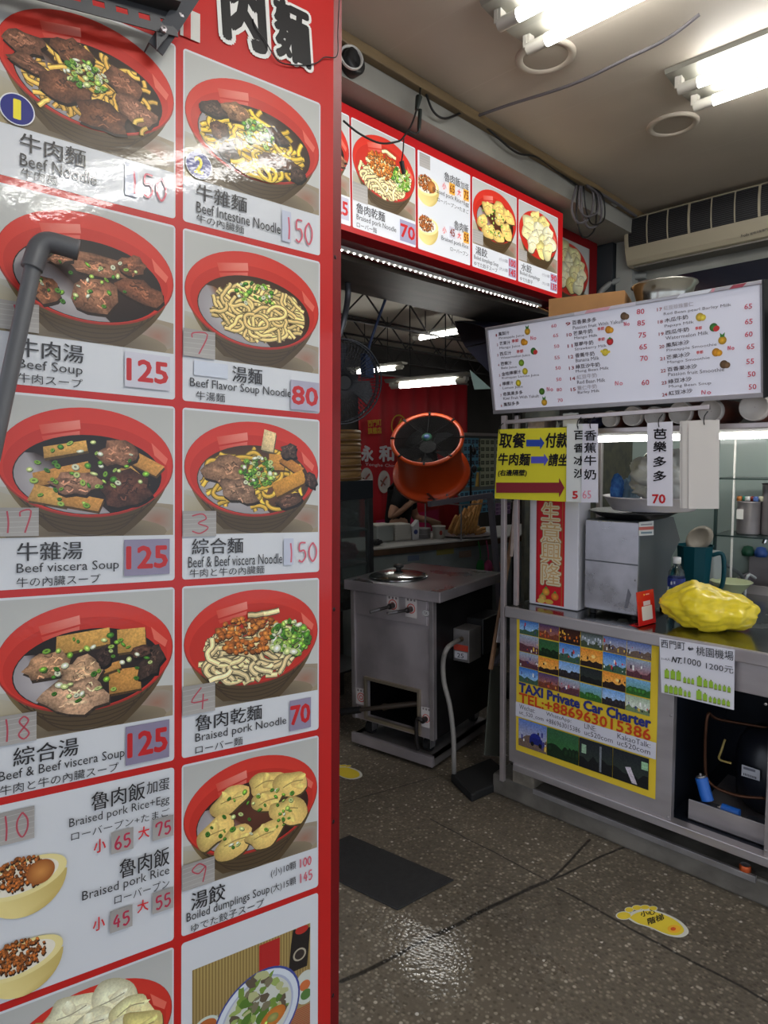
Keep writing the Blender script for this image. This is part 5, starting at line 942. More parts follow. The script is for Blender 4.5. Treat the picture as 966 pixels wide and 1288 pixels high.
tag(B().tube([X(3.15, 896, 706), X(3.2, 908, 708), X(3.3, 922, 716), X(3.4, 934, 727), X(3.45, 936, 750)], .008).build('grey_hose', M('grey_hose', (110, 116, 116), .5)), 'grey hose arching from the teal jug to the sink', 'hose')
t = thing('tap', 'chrome tap spout at the right edge above the sink', 'tap', X(3.58, 966, 690)); B().tube([X(3.59, 975, 700), X(3.5, 972, 672), X(3.42, 966, 670), X(3.40, 961, 684)], .011).build('spout', M('chrome', (210, 210, 210), .12, 1), t)
def pot(px0, px1, pyt, z, lab, xx=3.31):
    a, d = X(xx, px0, 650), X(xx, px1, 650); r = abs(a.y - d.y) / 2; c_ = Vector((xx, (a.y + d.y) / 2, z)); h = X(xx, (px0 + px1) / 2, pyt).z - z; t = thing('steel_pot', lab, 'pot', c_); B().lathe(c_, (0, 0, 1), [(.001, 0), (r * .97, 0), (r, .006), (r, h), (r * 1.06, h + .003), (r * 1.04, h + .007), (r * .96, h), (r * .96, .01), (.001, .008)], 36).build('pot', steel, t); return t, c_, r, h
t, c_, r, h = pot(927, 957, 632, 1.120, 'tall steel pot on the lower rack shelf with bottles of straws on its lid'); B().box(c_.x - r - .002, c_.y + r * .2, 1.19, c_.x - r * .85, c_.y + r * .75, 1.235).build('label', white_pl, t)
pot(958, 990, 610, 1.120, 'wider steel pot half cut off at the right edge on the lower rack shelf', 3.33)
rng = random.Random(5)
for i in range(11):
    q = X(3.29, 920 + 5.2 * i, 629); q = Vector((3.285 + .02 * (i % 2), q.y, 1.12 + h + .0075 if 1 < i < 8 else 1.12)); col = rng.choice(((170, 110, 60), (60, 140, 120), (200, 200, 190), (150, 70, 60), (90, 120, 160)))
    if 1 < i < 8: t = thing('small_lid', ['orange', 'teal', 'white', 'brick red', 'blue', 'pale'][i - 2] + ' little lid, %s from the left of the row on the tall pot' % ('first', 'second', 'third', 'fourth', 'fifth', 'sixth')[i - 2], 'lid', q, 'small lids on the pot'); B().lathe(q, (0, 0, 1), [(.001, 0), (.011, 0), (.011, .018), (.009, .022), (.001, .022)], 14).build('cap', M('cap_%d' % i, ((190, 120, 60), (60, 140, 124), (214, 212, 206), (160, 66, 56), (84, 110, 170), (190, 186, 160))[i - 2], .5), t)
for i, (px, lab, col) in enumerate(((926, 'green stopper beside the sink', (30, 84, 60)), (943, 'blue stopper beside the sink', (60, 96, 170)))):
    q = X(3.40, px, 722); q.z = .985; q.x = 3.56; tag(B().lathe(Vector((3.575, q.y, .9805)), (0, 0, 1), [(.001, 0), (.026, 0), (.03, .02), (.02, .045), (.001, .05)], 18).build('small_lid', M('lid_c%d' % i, col, .4)), lab + ' on the back rim', 'lid', None)
# goods on the stall roof
card = M('brown_cardboard', (150, 108, 64), .8, var=.08, scale=10)
a = Z(1.946, 705, 393); t = thing('cardboard_box', 'brown cardboard box on the stand roof behind the drinks menu', 'box', (2.62, 1.35, 1.946))
B().obox((2.66, 1.36, 2.046), (.10, .03, 0), (-.045, .145, 0), (0, 0, .10)).build('box', card, t, .002); B().obox((2.575, 1.50, 2.10), (.04, .012, 0), (-.02, .05, .03), (.003, 0, .001)).build('flap', card, t)
p = Vector((2.72, 1.075, 1.9455)); t = thing('mixing_bowl', 'large dented steel bowl on the stand roof beside the cardboard box', 'bowl', p); B().lathe(p, (0, 0, 1), [(.001, .002), (.08, 0), (.095, .04), (.105, .17), (.118, .215), (.126, .217), (.124, .222), (.112, .216), (.098, .17), (.001, .02)], 44).build('bowl', M('dented_steel', (190, 188, 180), .22, 1, var=.1, scale=5, bump=.1, bscale=14), t)
crumple((2.46, 1.14, 1.946), (.03, .035, .05), 15, 'cloth_bundle', 'beige rag bundle on the stand roof between box and bowl', M('beige_rag', (130, 118, 100), .8), 'bundle')
# ---------------------------------------------------------------- air conditioner
acm = M('cream_plastic', (160, 151, 130), .45); t = thing('air_conditioner', 'cream wall air conditioner with black grille below the ceiling', 'air conditioner', (3.95, 1.0, 2.6))
AY0, AY1 = 1.765, -.2
prof = [(4.05, 2.872), (3.880, 2.872), (3.862, 2.862), (3.852, 2.80), (3.856, 2.74), (3.870, 2.68), (3.888, 2.63), (3.905, 2.606), (3.93, 2.600), (4.05, 2.600)]
B().prism([(x, AY0, z) for x, z in prof], (0, AY1 - AY0, 0)).build('body', acm, t, .003)
def af(z): 
    pts = [(2.862, 3.862), (2.80, 3.852), (2.74, 3.856), (2.68, 3.870), (2.63, 3.888)]
    for (za, xa), (zb_, xb) in zip(pts, pts[1:]):
        if zb_ <= z <= za: k = (za - z) / (za - zb_); return xa + (xb - xa) * k
    return 3.86
b = B(); zs = [2.856 - .156 * i / 8 for i in range(9)]
for za, zb_ in zip(zs, zs[1:]): b.add([(af(za) - .001, AY0 - .02, za), (af(zb_) - .001, AY0 - .02, zb_), (af(zb_) - .001, AY1 + .02, zb_), (af(za) - .001, AY1 + .02, za)], [(0, 1, 2, 3)], True)
b.build('grille', M('grille_dark', (14, 14, 17), .6), t)
b = B()
for i in range(15): z = 2.85 - .0102 * i; b.box(af(z) - .004, AY1 + .02, z - .001, af(z), AY0 - .02, z + .0012)
b.build('slat', M('grille_slat', (46, 46, 48), .5), t)
b = B(); yy = AY0 - .02
for k in range(17):
    y = AY0 - .02 - .116 * k
    for za, zb_ in zip(zs, zs[1:]): b.obox(((af(za) + af(zb_)) / 2 - .004, y, (za + zb_) / 2), ((af(zb_) - af(za)) / 2, 0, (zb_ - za) / 2), (0, .006 if k % 3 == 0 else .003, 0), (.003, 0, 0))
b.build('divider', acm, t)
c = Canvas((3.888, 0, 2.632), PU, Vector((-.35, 0, 1)), .003); c.textpx('Frolin', (932, 299), (942, 296.5), 4, (40, 40, 44), .01, .3); c.textpx('變頻冷氣專門', (944, 296), (966, 290), 3.6, (60, 60, 60)); c.build('lettering', PRINT, t)
B().box(3.925, AY1, 2.592, 4.04, AY0 - .03, 2.601).build('louvre', M('louvre_grey', (104, 100, 92), .5), t)
wn = struct(B().box(4.035, -1.6, 2.38, 4.052, 1.72, 2.53), 'dark_strip_1', M('dark_strip_gloss', (24, 28, 40), .15)); struct(B().box(4.02, -1.6, 2.36, 4.052, 1.72, 2.38), 'trim_1', M('trim_grey', (150, 146, 138), .6))  # glossy dark strip along the wall below the air conditioner
struct(B().box(3.96, 1.76, 1.6, 4.049, 1.86, 2.774), 'trim_2', M('pipe_cover', (140, 142, 138), .55)); tag(B().tube([(3.9, 1.95, 1.95), (3.9, 1.95, 2.4), (3.93, 1.9, 2.52), (4.0, 1.8, 2.56), (4.03, 1.7, 2.56)], .018).build('drain_pipe', M('grey_lagging', (120, 122, 120), .6)), 'grey lagged pipe bending up beside the air conditioner', 'pipe')
struct(B().box(3.93, 1.87, 0, 4.049, 2.0, 2.774), 'trim_3', M('dark_frame', (44, 50, 54), .5))
# ---------------------------------------------------------------- floor things
def q4(x, y): return 420 + x / 1.769, 940 + y / 1.769
FO = Z(0, *q4(715, 390)); FO.z = 0
def footprint(shift, lab, text):
    t = None; b = Canvas(Vector((FO.x + shift.x, FO.y + shift.y, .0008)), (1, 0, 0), (0, 1, 0), 0)
    def g(x, y): p = Z(0, *q4(x, y)); return p.x - FO.x, p.y - FO.y
    body = [(650, 378), (668, 366), (700, 361), (735, 370), (765, 384), (784, 401), (787, 414), (770, 423), (740, 418), (704, 402), (672, 392)]
    ctr = g(715, 390); toes = [(645, 375, 19, 10), (657, 362, 11, 6.5), (674, 357.5, 12, 6.5), (692, 356.5, 12, 6), (710, 359, 11, 6)]
    for k, col in ((1.0, (212, 210, 200)), (.86, (226, 200, 60))):
        P = smooth2([g(x, y) for x, y in body] + [g(*body[0])], 4)[:-1]; b.poly([(ctr[0] + (x - ctr[0]) * (k + .02), ctr[1] + (y - ctr[1]) * (k + .02)) for x, y in P], col)
        for x, y, rx, ry in toes: b.poly([g(x + rx * (k - .05) * math.cos(6.2832 * i / 20), y + ry * (k - .05) * math.sin(6.2832 * i / 20)) for i in range(20)], col)
    if text:
        for txt, p0, p1, h in (('小心', (684, 378), (716, 372), 12), ('階梯', (700, 396), (735, 384), 14)):
            a = Vector(g(*p0)); e = Vector(g(*p1)) - a; hh = Vector(g(p0[0] - 3, p0[1] - h)) - a; b.glyphs(txt, a, e, hh, (70, 62, 30), .03, 0)
        b.poly([g(757 + 15 * math.cos(6.2832 * i / 20), 405 + 9 * math.sin(6.2832 * i / 20)) for i in range(20)], (236, 176, 50)); b.poly([g(755 + 6 * math.cos(6.2832 * i / 14), 405 + 4 * math.sin(6.2832 * i / 14)) for i in range(14)], (214, 90, 40))
    return tag(b.build('footprint_sticker', PAPER), lab, 'sticker', 'footprint stickers on the floor')
footprint(Vector((0, 0, 0)), 'yellow foot shaped safety sticker lying whole on the floor in front of the counter', True)
sh2 = Z(0, 432, 972) - FO; footprint(Vector((sh2.x, sh2.y, 0)), 'yellow foot shaped safety sticker half hidden by the edge of the menu board', False)
mp = [Z(0, *q) for q in ((428, 1049), (477, 1069), (571, 1108), (500, 1146), (428, 1122))]; fwd = (mp[2] - mp[1]).normalized()
a, d, e = Z(0, 571, 1108), Z(0, 500, 1146), Z(0, 440, 1052); b = B(); bk = d + (e - a); b.prism([Vector((p.x, p.y, .0005)) for p in (a, d, bk, e)], (0, 0, .006)); tag(b.build('door_mat', M('rubber_mat', (38, 37, 37), .75, var=.15, scale=60, bump=.3, bscale=300), None, .002), 'dark grey rubber mat on the floor at the foot of the menu board', 'mat')
# ---------------------------------------------------------------- noodle boiler cart
r0 = ray(-620, 584); e1 = Vector((r0.x, r0.y, 0)).normalized(); K0 = Z(.02, 561, 972); K0.z = 0
e2 = Vector((e1.y, -e1.x, 0));
if e2.x < 0: e2 = -e2
def kp(a, d, z): return K0 + e1 * a + e2 * d + Vector((0, 0, z))
KC = Canvas(K0, -e1, Vector((0, 0, 1)), 0)
def kf(x, y, d=0):   # photo pixel on the cart front -> (a, z), d behind the base edge
    cc = Canvas(K0 + e2 * d, -e1, Vector((0, 0, 1)), 0); u, v = cc.px(x, y); return -u, v
def zc(x, y): return 420 + x / 3.22, 600 + y / 3.22
aL, zTopL = kf(*zc(40, 415)); aR, zTopR = kf(*zc(430, 466)); aBL, zbl = kf(*zc(80, 960), .02); aBR, zbr = kf(*zc(408, 1080), .02)
ZT = (zTopL + zTopR) / 2; zU = kf(*zc(430, 512))[1]; zU = min(zU, ZT - .03); zB = (zbl + zbr) / 2

DEP = .62
t = thing('boiler_cart', 'stainless steel noodle boiler cart on castors with gas valves', 'cart', kp(aBL / 2, .3, 0))
def kbox(b, a0, a1, d0, d1, z0, z1): return b.obox(kp((a0 + a1) / 2, (d0 + d1) / 2, (z0 + z1) / 2), e1 * (abs(a1 - a0) / 2), e2 * (abs(d1 - d0) / 2), Vector((0, 0, abs(z1 - z0) / 2)))
cst = M('cart_steel', (186, 178, 182), .40, .6, var=.16, scale=5, rvar=.12, bump=.03, bscale=120)
kbox(B(), aR, aL, 0, DEP, zU, ZT - .001).build('worktop', cst, t, .004); kbox(B(), aR + .004, aL - .004, .004, DEP - .004, ZT - .004, ZT).build('top_sheet', M('mirror_steel', (176, 178, 182), .30, 1.0, rvar=.06, scale=5, bump=.03, bscale=12), t)
# front panel around the burner opening
o0, o1 = kf(*zc(138, 960), .02), kf(*zc(342, 870), .02); oz0 = (kf(*zc(137, 962), .02)[1] + kf(*zc(342, 1030), .02)[1]) / 2; oz1 = (kf(*zc(135, 818), .02)[1] + kf(*zc(345, 872), .02)[1]) / 2; oa1, oa0 = o0[0], o1[0]
b = B(); kbox(b, aBR, aBL, .02, .04, oz1, zU); kbox(b, aBR, aBL, .02, .04, zB, oz0); kbox(b, aBR, oa0, .02, .04, oz0, oz1); kbox(b, oa1, aBL, .02, .04, oz0, oz1); b.build('front_panel', cst, t)
zv = (kf(*zc(88, 555), .02)[1] + kf(*zc(405, 605), .02)[1]) / 2
kbox(B(), aBR + .035, aBL - .035, .012, .022, zv, zU - .004).build('valve_panel', cst, t, .002)
kbox(B(), aBR - .002, aBR + .022, .010, .03, zB, zU).build('corner_trim', steel, t, .002); kbox(B(), aBL - .022, aBL + .002, .010, .03, zB, zU).build('corner_trim', steel, t, .002)
b = B(); fw = .016
for q in ((oa0 - fw, oa1 + fw, oz1, oz1 + fw), (oa0 - fw, oa1 + fw, oz0 - fw, oz0), (oa0 - fw, oa0, oz0, oz1), (oa1, oa1 + fw, oz0, oz1)): kbox(b, q[0], q[1], .006, .024, q[2], q[3])
b.build('hatch_frame', M('frame_cream', (176, 164, 146), .4, .8), t, .002)
b = B(); kbox(b, aBR, aBR + .01, .04, DEP - .02, zB, zU); kbox(b, aBL - .01, aBL, .04, DEP - .02, zB, zU); kbox(b, aBR, aBL, DEP - .03, DEP - .02, zB, zU); kbox(b, aBR, aBL, .04, DEP - .02, zB, zB + .01); b.build('side_panel', M('dark_mottled_steel', (52, 50, 52), .5, .8, var=.3, scale=6), t)  # sides, back and bottom in a darker, mottled steel
kbox(B(), aBR, aBL, -.002, .02, .022, .072).build('base_bar', cst, t, .003); b = B(); kbox(b, aBR, aBR + .03, .02, DEP - .04, .022, .06); kbox(b, aBL - .03, aBL, .02, DEP - .04, .022, .06); kbox(b, aBR, aBL, .02, DEP - .04, .052, .06); b.build('base_frame', steel_d, t)
for a in (aBR + .07, aBL - .07):
    for d in (.08, DEP - .1): b = B(); b.cyl(kp(a - .015, d, .095), kp(a + .015, d, .095), .035, n=18); o = b.build('castor', rubber, t); b = B(); kbox(b, a - .022, a - .018, d - .02, d + .02, .08, zB); kbox(b, a + .018, a + .022, d - .02, d + .02, .08, zB); kbox(b, a - .03, a + .03, d - .03, d + .03, zB - .008, zB); b.build('fork', steel_d, o)
stk = M('sticker_white', (206, 200, 198), .5)
def sticker(x0, y0, x1, y1):
    c = Canvas(K0 + e2 * .012, -e1, Vector((0, 0, 1)), .001); a = c.px(*zc(x0, y1)); d = c.px(*zc(x1, y0)); c.box(a[0], a[1], d[0], d[1], (206, 198, 196)); u, v = (a[0] + d[0]) / 2, a[1] * .55 + d[1] * .45; r = abs(d[0] - a[0]) * .36
    c.ell(u, v, r, r, (196, 70, 60)); c.ell(u, v, r * .8, r * .8, (206, 198, 196)); c.ell(u, v, r * .5, r * .5, (196, 80, 70)); c.ell(u, v, r * .3, r * .3, (206, 198, 196))
    for i in range(3): c.box(a[0] + r * (.4 + .8 * i), d[1] - r * .7, a[0] + r * (.85 + .8 * i), d[1] - r * .25, (120, 110, 112))
    c.build('sticker', PAPER, t)
for q in ((215, 483, 262, 543), (290, 492, 336, 565), (90, 862, 131, 916), (354, 938, 394, 1008)): sticker(*q)
c = Canvas(K0 + e2 * .012, -e1, Vector((0, 0, 1)), .001); u, v = c.px(*zc(372, 551)); c.ell(u, v, .022, .017, (150, 148, 150)); c.ell(u, v, .019, .014, (186, 184, 186)); c.text('TSK', u - .011, v - .006, u + .011, v + .006, (110, 108, 112), .03); c.build('badge', PRINT, t)
for x, y, x2, y2 in ((240, 520, 150, 546), (312, 535, 220, 551)):
    a, z = kf(*zc(x, y), .012); p = kp(a, .011, z); a2, z2 = kf(*zc(x2, y2), -.05); q = kp(a2, -.06, z2); b = B(); b.cyl(p, p - e2 * .03, .014, n=14); b.tube([p - e2 * .03, p * .6 + q * .4 - e2 * .012, q], .0075); o = b.build('gas_valve', M('valve_metal', (88, 84, 84), .4, .9), t); B().cyl(p * .5 + q * .5 - e2 * .01, q, .0095, .007, 10).build('grip', M('grip_grey', (130, 128, 130), .4, .6), o)
a, z = kf(*zc(372, 980), .012); p = kp(a, .011, z); b = B(); b.cyl(p, p - e2 * .03, .013, n=14); b.tube([p - e2 * .025, p - e2 * .028 + e1 * .03, p - e2 * .028 + e1 * .035 - Vector((0, 0, .09)), p - e2 * .02 + e1 * .03 - Vector((0, 0, .15))], .010); b.build('drain_valve', M('valve_dark', (60, 56, 56), .45, .8), t)
a1_, z1_ = kf(*zc(325, 930), .0); a2_, z2_ = kf(*zc(60, 936), 0); p, q = kp(a1_, .06, z1_), kp(a2_, -.06, z2_); d_ = (q - p)
b = B(); b.cyl(p, p + d_ * .45, .014, n=14); b.cyl(p + d_ * .45, p + d_ * .75, .011, n=14); b.lathe(p + d_ * .42, d_.normalized(), [(.018, 0), (.018, .02)], 14); o = b.build('burner_pipe', M('old_brass', (96, 86, 78), .45, .8), t); B().cyl(p + d_ * .75, q, .017, .019, 14).build('grip', dark, o)
b = B(); 
# big lid on top with knob
lc = Z(ZT, *zc(262, 404)); lc.z = ZT + .0005
tl = thing('pot_lid', 'round steel pot lid with a black knob on the boiler cart', 'lid', lc)
B().lathe(lc, (0, 0, 1), [(.150, 0), (.155, .003), (.150, .010), (.12, .020), (.06, .032), (.02, .036), (.001, .036)], 48).build('lid', M('lid_steel', (176, 176, 176), .18, 1), tl); B().lathe(lc + Vector((0, 0, .035)), (0, 0, 1), [(.014, 0), (.014, .010), (.026, .016), (.028, .024), (.02, .03), (.001, .031)], 24).build('knob', dark, tl)
# gas box hanging on the right side
sp_ = lambda x, y: kp(aBR - .01, 0, 0)
def ks(x, y, a=aBR):  # pixel on the side plane -> (depth, z)
    cc = Canvas(K0 + e1 * a, e2, Vector((0, 0, 1)), 0); return cc.px(x, y)
g = thing('igniter_box', 'steel control box with red label on the side of the boiler cart', 'control box', kp(aBR - .05, .25, .45))
d0, zz1 = ks(*zc(482, 612), aBR); zz0 = ks(*zc(482, 742), aBR)[1]
kbox(B(), aBR - .001, aBR - .09, d0, d0 + .12, zz0, zz1).build('box', steel_d, g, .003)
kbox(B(), aBR - .001, aBR - .10, d0 + .125, d0 + .34, zz0 + .01, zz1 + .03).build('motor', dark, g, .006)
c = Canvas(K0 + e2 * (d0 - .0005), -e1, Vector((0, 0, 1)), .0006); uu = -(aBR - .03); c.box(uu - .025, zz0 + .055, uu + .055, zz0 + .085, (186, 66, 50)); c.box(uu - .02, zz0 + .015, uu + .05, zz0 + .05, (196, 194, 200)); c.text('25', uu - .005, zz0 + .02, uu + .03, zz0 + .042, (70, 70, 80), .02)
c.build('label', PAPER, g)
h0 = kp(aBR - .05, d0 - .001, zz1 - .045); B().cyl(h0, h0 - e2 * .03, .012, n=12).build('fitting', M('brassy', (110, 96, 76), .4, .9), g)
cable_ = [h0 - e2 * .03, X(2.27, *zc(462, 690)), X(2.26, *zc(443, 745)), X(2.26, *zc(446, 830)), X(2.26, *zc(470, 930)), X(2.26, *zc(484, 1050)), X(2.26, *zc(486, 1160)), Z(.012, *zc(490, 1212)), Z(.012, *zc(520, 1206)), Z(.012, *zc(552, 1192))]
tag(B().tube(cable_, .011, 10).build('gas_hose', M('grey_gas_hose', (128, 124, 120), .5)), 'grey gas hose hanging from the control box down to the floor', 'hose')
# black crate on the floor right of the cart
p = Z(0, 606, 985); p.z = .0; b = B(); b.prism([(p.x + .13 * i + .04 * j, p.y + .09 * j - .02 * i, 0) for i, j in ((-1, -1), (1, -1), (1, 1), (-1, 1))], (0, 0, .04)); tag(b.build('black_tray_box', rubber, None, .008), 'flat black plastic tub on the floor between the cart and the counter', 'tub')
# leaning wood strip, paper tag, glass pane
wood = M('brown_wood_strip', (112, 82, 58), .6, var=.25, scale=10, stretch=(1, 1, .2)); pk = M('pale_wood_strip', (176, 158, 150), .6, var=.15, scale=20)
py_ = lambda x, y, v=1.60: Y(v, x, y)
tag(B().bar(py_(651, 632), py_(617, 842), .020, .012, (0, 1, 0)).build('wood_strip', wood, None, .002), 'thin brown wooden strip leaning beside the left post of the juice stand', 'wooden strip')
tag(B().prism([Y(1.572, 648, 630), Y(1.572, 652.5, 630), Y(1.572, 645, 700), Y(1.572, 644, 700)], (0, .01, 0)).build('pale_strip', pk), 'pale pink wooden wedge leaning behind the left post', 'wooden strip')
tag(B().prism([py_(629, 777, 1.585), py_(635, 778, 1.585), py_(632, 809, 1.585), py_(624.5, 808, 1.585)], (0, .002, 0)).build('paper_tag', PAPER if False else M('paper_white', (206, 202, 208), .7)), 'white paper tag stuck to the brown leaning strip', 'tag')
gp = [Y(1.66, 618, 838), Y(1.66, 637, 838), Y(1.66, 634, 952), Y(1.66, 610, 950)]; tag(B().prism(gp, (0, .006, 0)).build('leaning_glass', M('dirty_glass', (120, 122, 112), .2, 0, trans=.6)), 'narrow dirty glass pane leaning between the cart and the counter', 'glass pane')
# ---------------------------------------------------------------- kitchen behind the opening
TA, TBp = Vector((3.19, 3.22, 0)), Vector((4.21, 2.95, 0)); tu = (TBp - TA).normalized(); tv = Vector((-tu.y, tu.x, 0)); TZ = .85
def tp(a, d, z): return TA + tu * a + tv * d + Vector((0, 0, z))
def tbox(b, a0, a1, d0, d1, z0, z1): return b.obox(tp((a0 + a1) / 2, (d0 + d1) / 2, (z0 + z1) / 2), tu * ((a1 - a0) / 2), tv * ((d1 - d0) / 2), Vector((0, 0, (z1 - z0) / 2)))
t = thing('serving_table', 'long white topped serving counter with a wooden edge and grubby tiled front', 'table', tp(.5, .3, 0))
tbox(B(), -.75, 2.3, 0, .62, TZ - .012, TZ).build('tabletop', M('white_laminate', (176, 174, 170), .4), t, .002); tbox(B(), -.75, 2.3, .004, .62, TZ - .055, TZ - .012).build('wood_edge', M('edge_wood', (74, 56, 40), .5, var=.25, scale=8), t)
tbox(B(), -.75, 2.3, .03, .06, 0, TZ - .055).build('tiled_front', M('grimy_tile', (120, 128, 128), .35, var=.18, scale=5), t)
b = B(); tbox(b, -.75, -.70, .06, .6, 0, TZ - .055); tbox(b, 2.25, 2.3, .06, .6, 0, TZ - .055); b.build('leg', M('table_side', (90, 90, 90), .5), t)
c = Canvas(tp(0, .029, 0), tu, Vector((0, 0, 1)), .0006)
for px, py, w_, h, col in ((560, 694, .16, .04, (140, 130, 70)), (585, 697, .12, .05, (128, 110, 100)), (520, 702, .10, .04, (96, 108, 130))): u, v = c.px(px, py); c.box(u - w_ / 2, v - h / 2, u + w_ / 2, v + h / 2, col)
c.build('old_label', PAPER, t)
def onT(px, py): 
    p = Z(TZ + .0005, px, py); p.z = TZ + .0005; return p
def tsc(p): return (p - CAMPOS).dot(Vector((RM[0][2], RM[1][2], RM[2][2]))) / FPX
# tubs, tins and cups on the table
frost = M('frosted_tub', (176, 182, 178), .3, 0, trans=.4); white_tub = M('white_tub', (196, 192, 182), .5)
def tub(px, py, w_, h, d, lab, m, lid=None, name='food_tub', n=1):
    p = onT(px, py); s = tsc(p); t = thing(name, lab, 'tub', p, None); b = B(); b.obox(p + tv * (d / 2) + Vector((0, 0, h * s / 2)), tu * (w_ * s / 2), tv * (d / 2), Vector((0, 0, h * s / 2))); b.build('tub', m, t, .012)
    if lid: B().obox(p + tv * (d / 2) + Vector((0, 0, h * s + .006)), tu * (w_ * s / 2 + .006), tv * (d / 2 + .006), Vector((0, 0, .006))).build('lid', lid, t, .005)
    if n > 1:
        for i in range(1, n): B().obox(p + tv * (d / 2) + Vector((0, 0, h * s * i / n)), tu * (w_ * s / 2 + .004), tv * (d / 2 + .004), Vector((0, 0, .0015))).build('rim', m, t)
    return t
tub(485, 682, 25, 20, .16, 'frosted clear food tub with a white lid at the left end of the serving counter', frost, white_tub)
tub(507.5, 680, 24, 21, .14, 'stack of white foam trays beside the frosted tub', white_tub, None, 'tray_stack', 6)
p = onT(523, 679); s = tsc(p); t = thing('milk_pack', 'small white paper bag with blue print between tray stack and tin', 'bag', p); w2 = 10 * s / 2
B().prism([p - tu * w2, p + tu * w2, p + tu * w2 * 1.1 + Vector((0, 0, 16 * s)), p + tu * w2 * .9 + Vector((0, 0, 25 * s)), p - tu * w2 * .8 + Vector((0, 0, 17 * s))], tv * .05).build('pack', M('paper_bag_white', (206, 204, 204), .6), t, .003)
c = Canvas(p - tv * .0005, tu, Vector((0, 0, 1)), .0005); c.ell(0, 10 * s, 3 * s, 3 * s, (70, 80, 130)); c.build('print', PAPER, t)
p = onT(537, 677.5); s = tsc(p); t = thing('steel_tin', 'low round steel tin by the person', 'tin', p); r = 11 * s; p2 = p + tv * r; B().lathe(p2, (0, 0, 1), [(.001, 0), (r * .95, 0), (r, .006), (r, 12 * s), (r * 1.03, 12 * s + .003), (r * .96, 12 * s), (r * .93, .01), (.001, .008)], 28).build('tin', steel_d, t); b = B(); b.lathe(p2, (0, 0, 1), [(r * 1.005, 5 * s), (r * 1.02, 5.5 * s), (r * 1.005, 6 * s)], 28); b.build('band', steel, t)
p = onT(557, 678); s = tsc(p); t = thing('paper_cup', 'wide white paper soup cup with red print by the tin', 'cup', p); r = 8.5 * s; p2 = p + tv * r; B().lathe(p2, (0, 0, 1), [(.001, .003), (r * .85, 0), (r, 15 * s), (r * 1.06, 15.2 * s), (r * 1.02, 16 * s), (r * .96, 15 * s), (r * .8, .006), (.001, .005)], 28).build('cup', white_tub, t); c = Canvas(p2 - tv * (r * .99), tu, Vector((0, 0, 1)), .002); c.ell(-3 * s, 8 * s, 2.4 * s, 3 * s, (170, 70, 60)); c.build('print', PAPER, t)
crumple(onT(473, 686), (.05, .04, .02), 21, 'black_cloth', 'crumpled black cloth at the left edge of the serving counter', M('black_rag', (18, 18, 19), .8), 'cloth')
# fried dough sticks on a round tray inside a glass case
p = onT(606, 677); s = tsc(p); tr = p + tv * (34 * s); t = thing('round_tray', 'round steel tray of fried dough sticks on the serving counter', 'tray', tr); R_ = 35 * s
B().lathe(tr, (0, 0, 1), [(.001, .002), (R_ * .9, 0), (R_, .014), (R_ * 1.03, .016), (R_ * .98, .016), (R_ * .88, .006), (.001, .005)], 40).build('tray', steel, t)
dough = M('fried_dough', (172, 122, 62), .6, var=.28, scale=22, bump=.3, bscale=40); rng = random.Random(8)
for i in range(12):
    a = rng.uniform(-.5, .5); q = tr + tu * ((-22 + 7.2 * (i % 6)) * s + (.02 if i > 5 else 0)) + tv * (.05 if i > 5 else -.05) + Vector((0, 0, .022)); L_ = rng.uniform(.20, .27)
    if i % 6 < 5: e = q + tu * .085 + tv * .01 + Vector((0, 0, L_ * (.50 + .13 * (i % 6)))); 
    else: q += tu * -.02; e = q + tu * .12 + tv * .03 + Vector((0, 0, .015))
    m_ = (q + e) / 2 + tu * rng.uniform(-.01, .01); b = B(); off = (e - q).normalized().cross(tv).normalized() * .010
    for k in (-1, 1): b.tube([q + off * k, (q + m_) / 2 + off * k * 1.3, m_ + off * k, (m_ + e) / 2 + off * k * 1.3, e + off * k * .8], [.011] + [.014] * 30, 8, 3)
    tag(b.build('dough_stick', dough), 'golden fried dough stick in the heap on the round steel tray', 'dough stick', 'fried dough sticks on the tray')
t = thing('glass_case', 'glass display case frame around the fried dough sticks', 'display case', tr); ga, gb = tr - tu * (36 * s) - tv * (R_ * 1.1), tr + tu * (52 * s) + tv * (R_ * 1.1); gh = 44 * s
L4 = [ga, ga + tu * (88 * s), gb, gb - tu * (88 * s)]
for i, q in enumerate(L4): B().cyl(q, q + Vector((0, 0, gh)), .006, n=8).build('post', steel_d, t)
b = B(); [b.bar(L4[i] + Vector((0, 0, gh)), L4[(i + 1) % 4] + Vector((0, 0, gh)), .010, .008) for i in range(4)]; b.build('rail', steel_d, t)
B().prism([L4[3] + Vector((0, 0, .01)), L4[2] + Vector((0, 0, .01)), L4[2] + Vector((0, 0, gh)), L4[3] + Vector((0, 0, gh))], tv * .004).build('pane', M('case_glass', (200, 210, 208), .05, 0, trans=1.0), t)
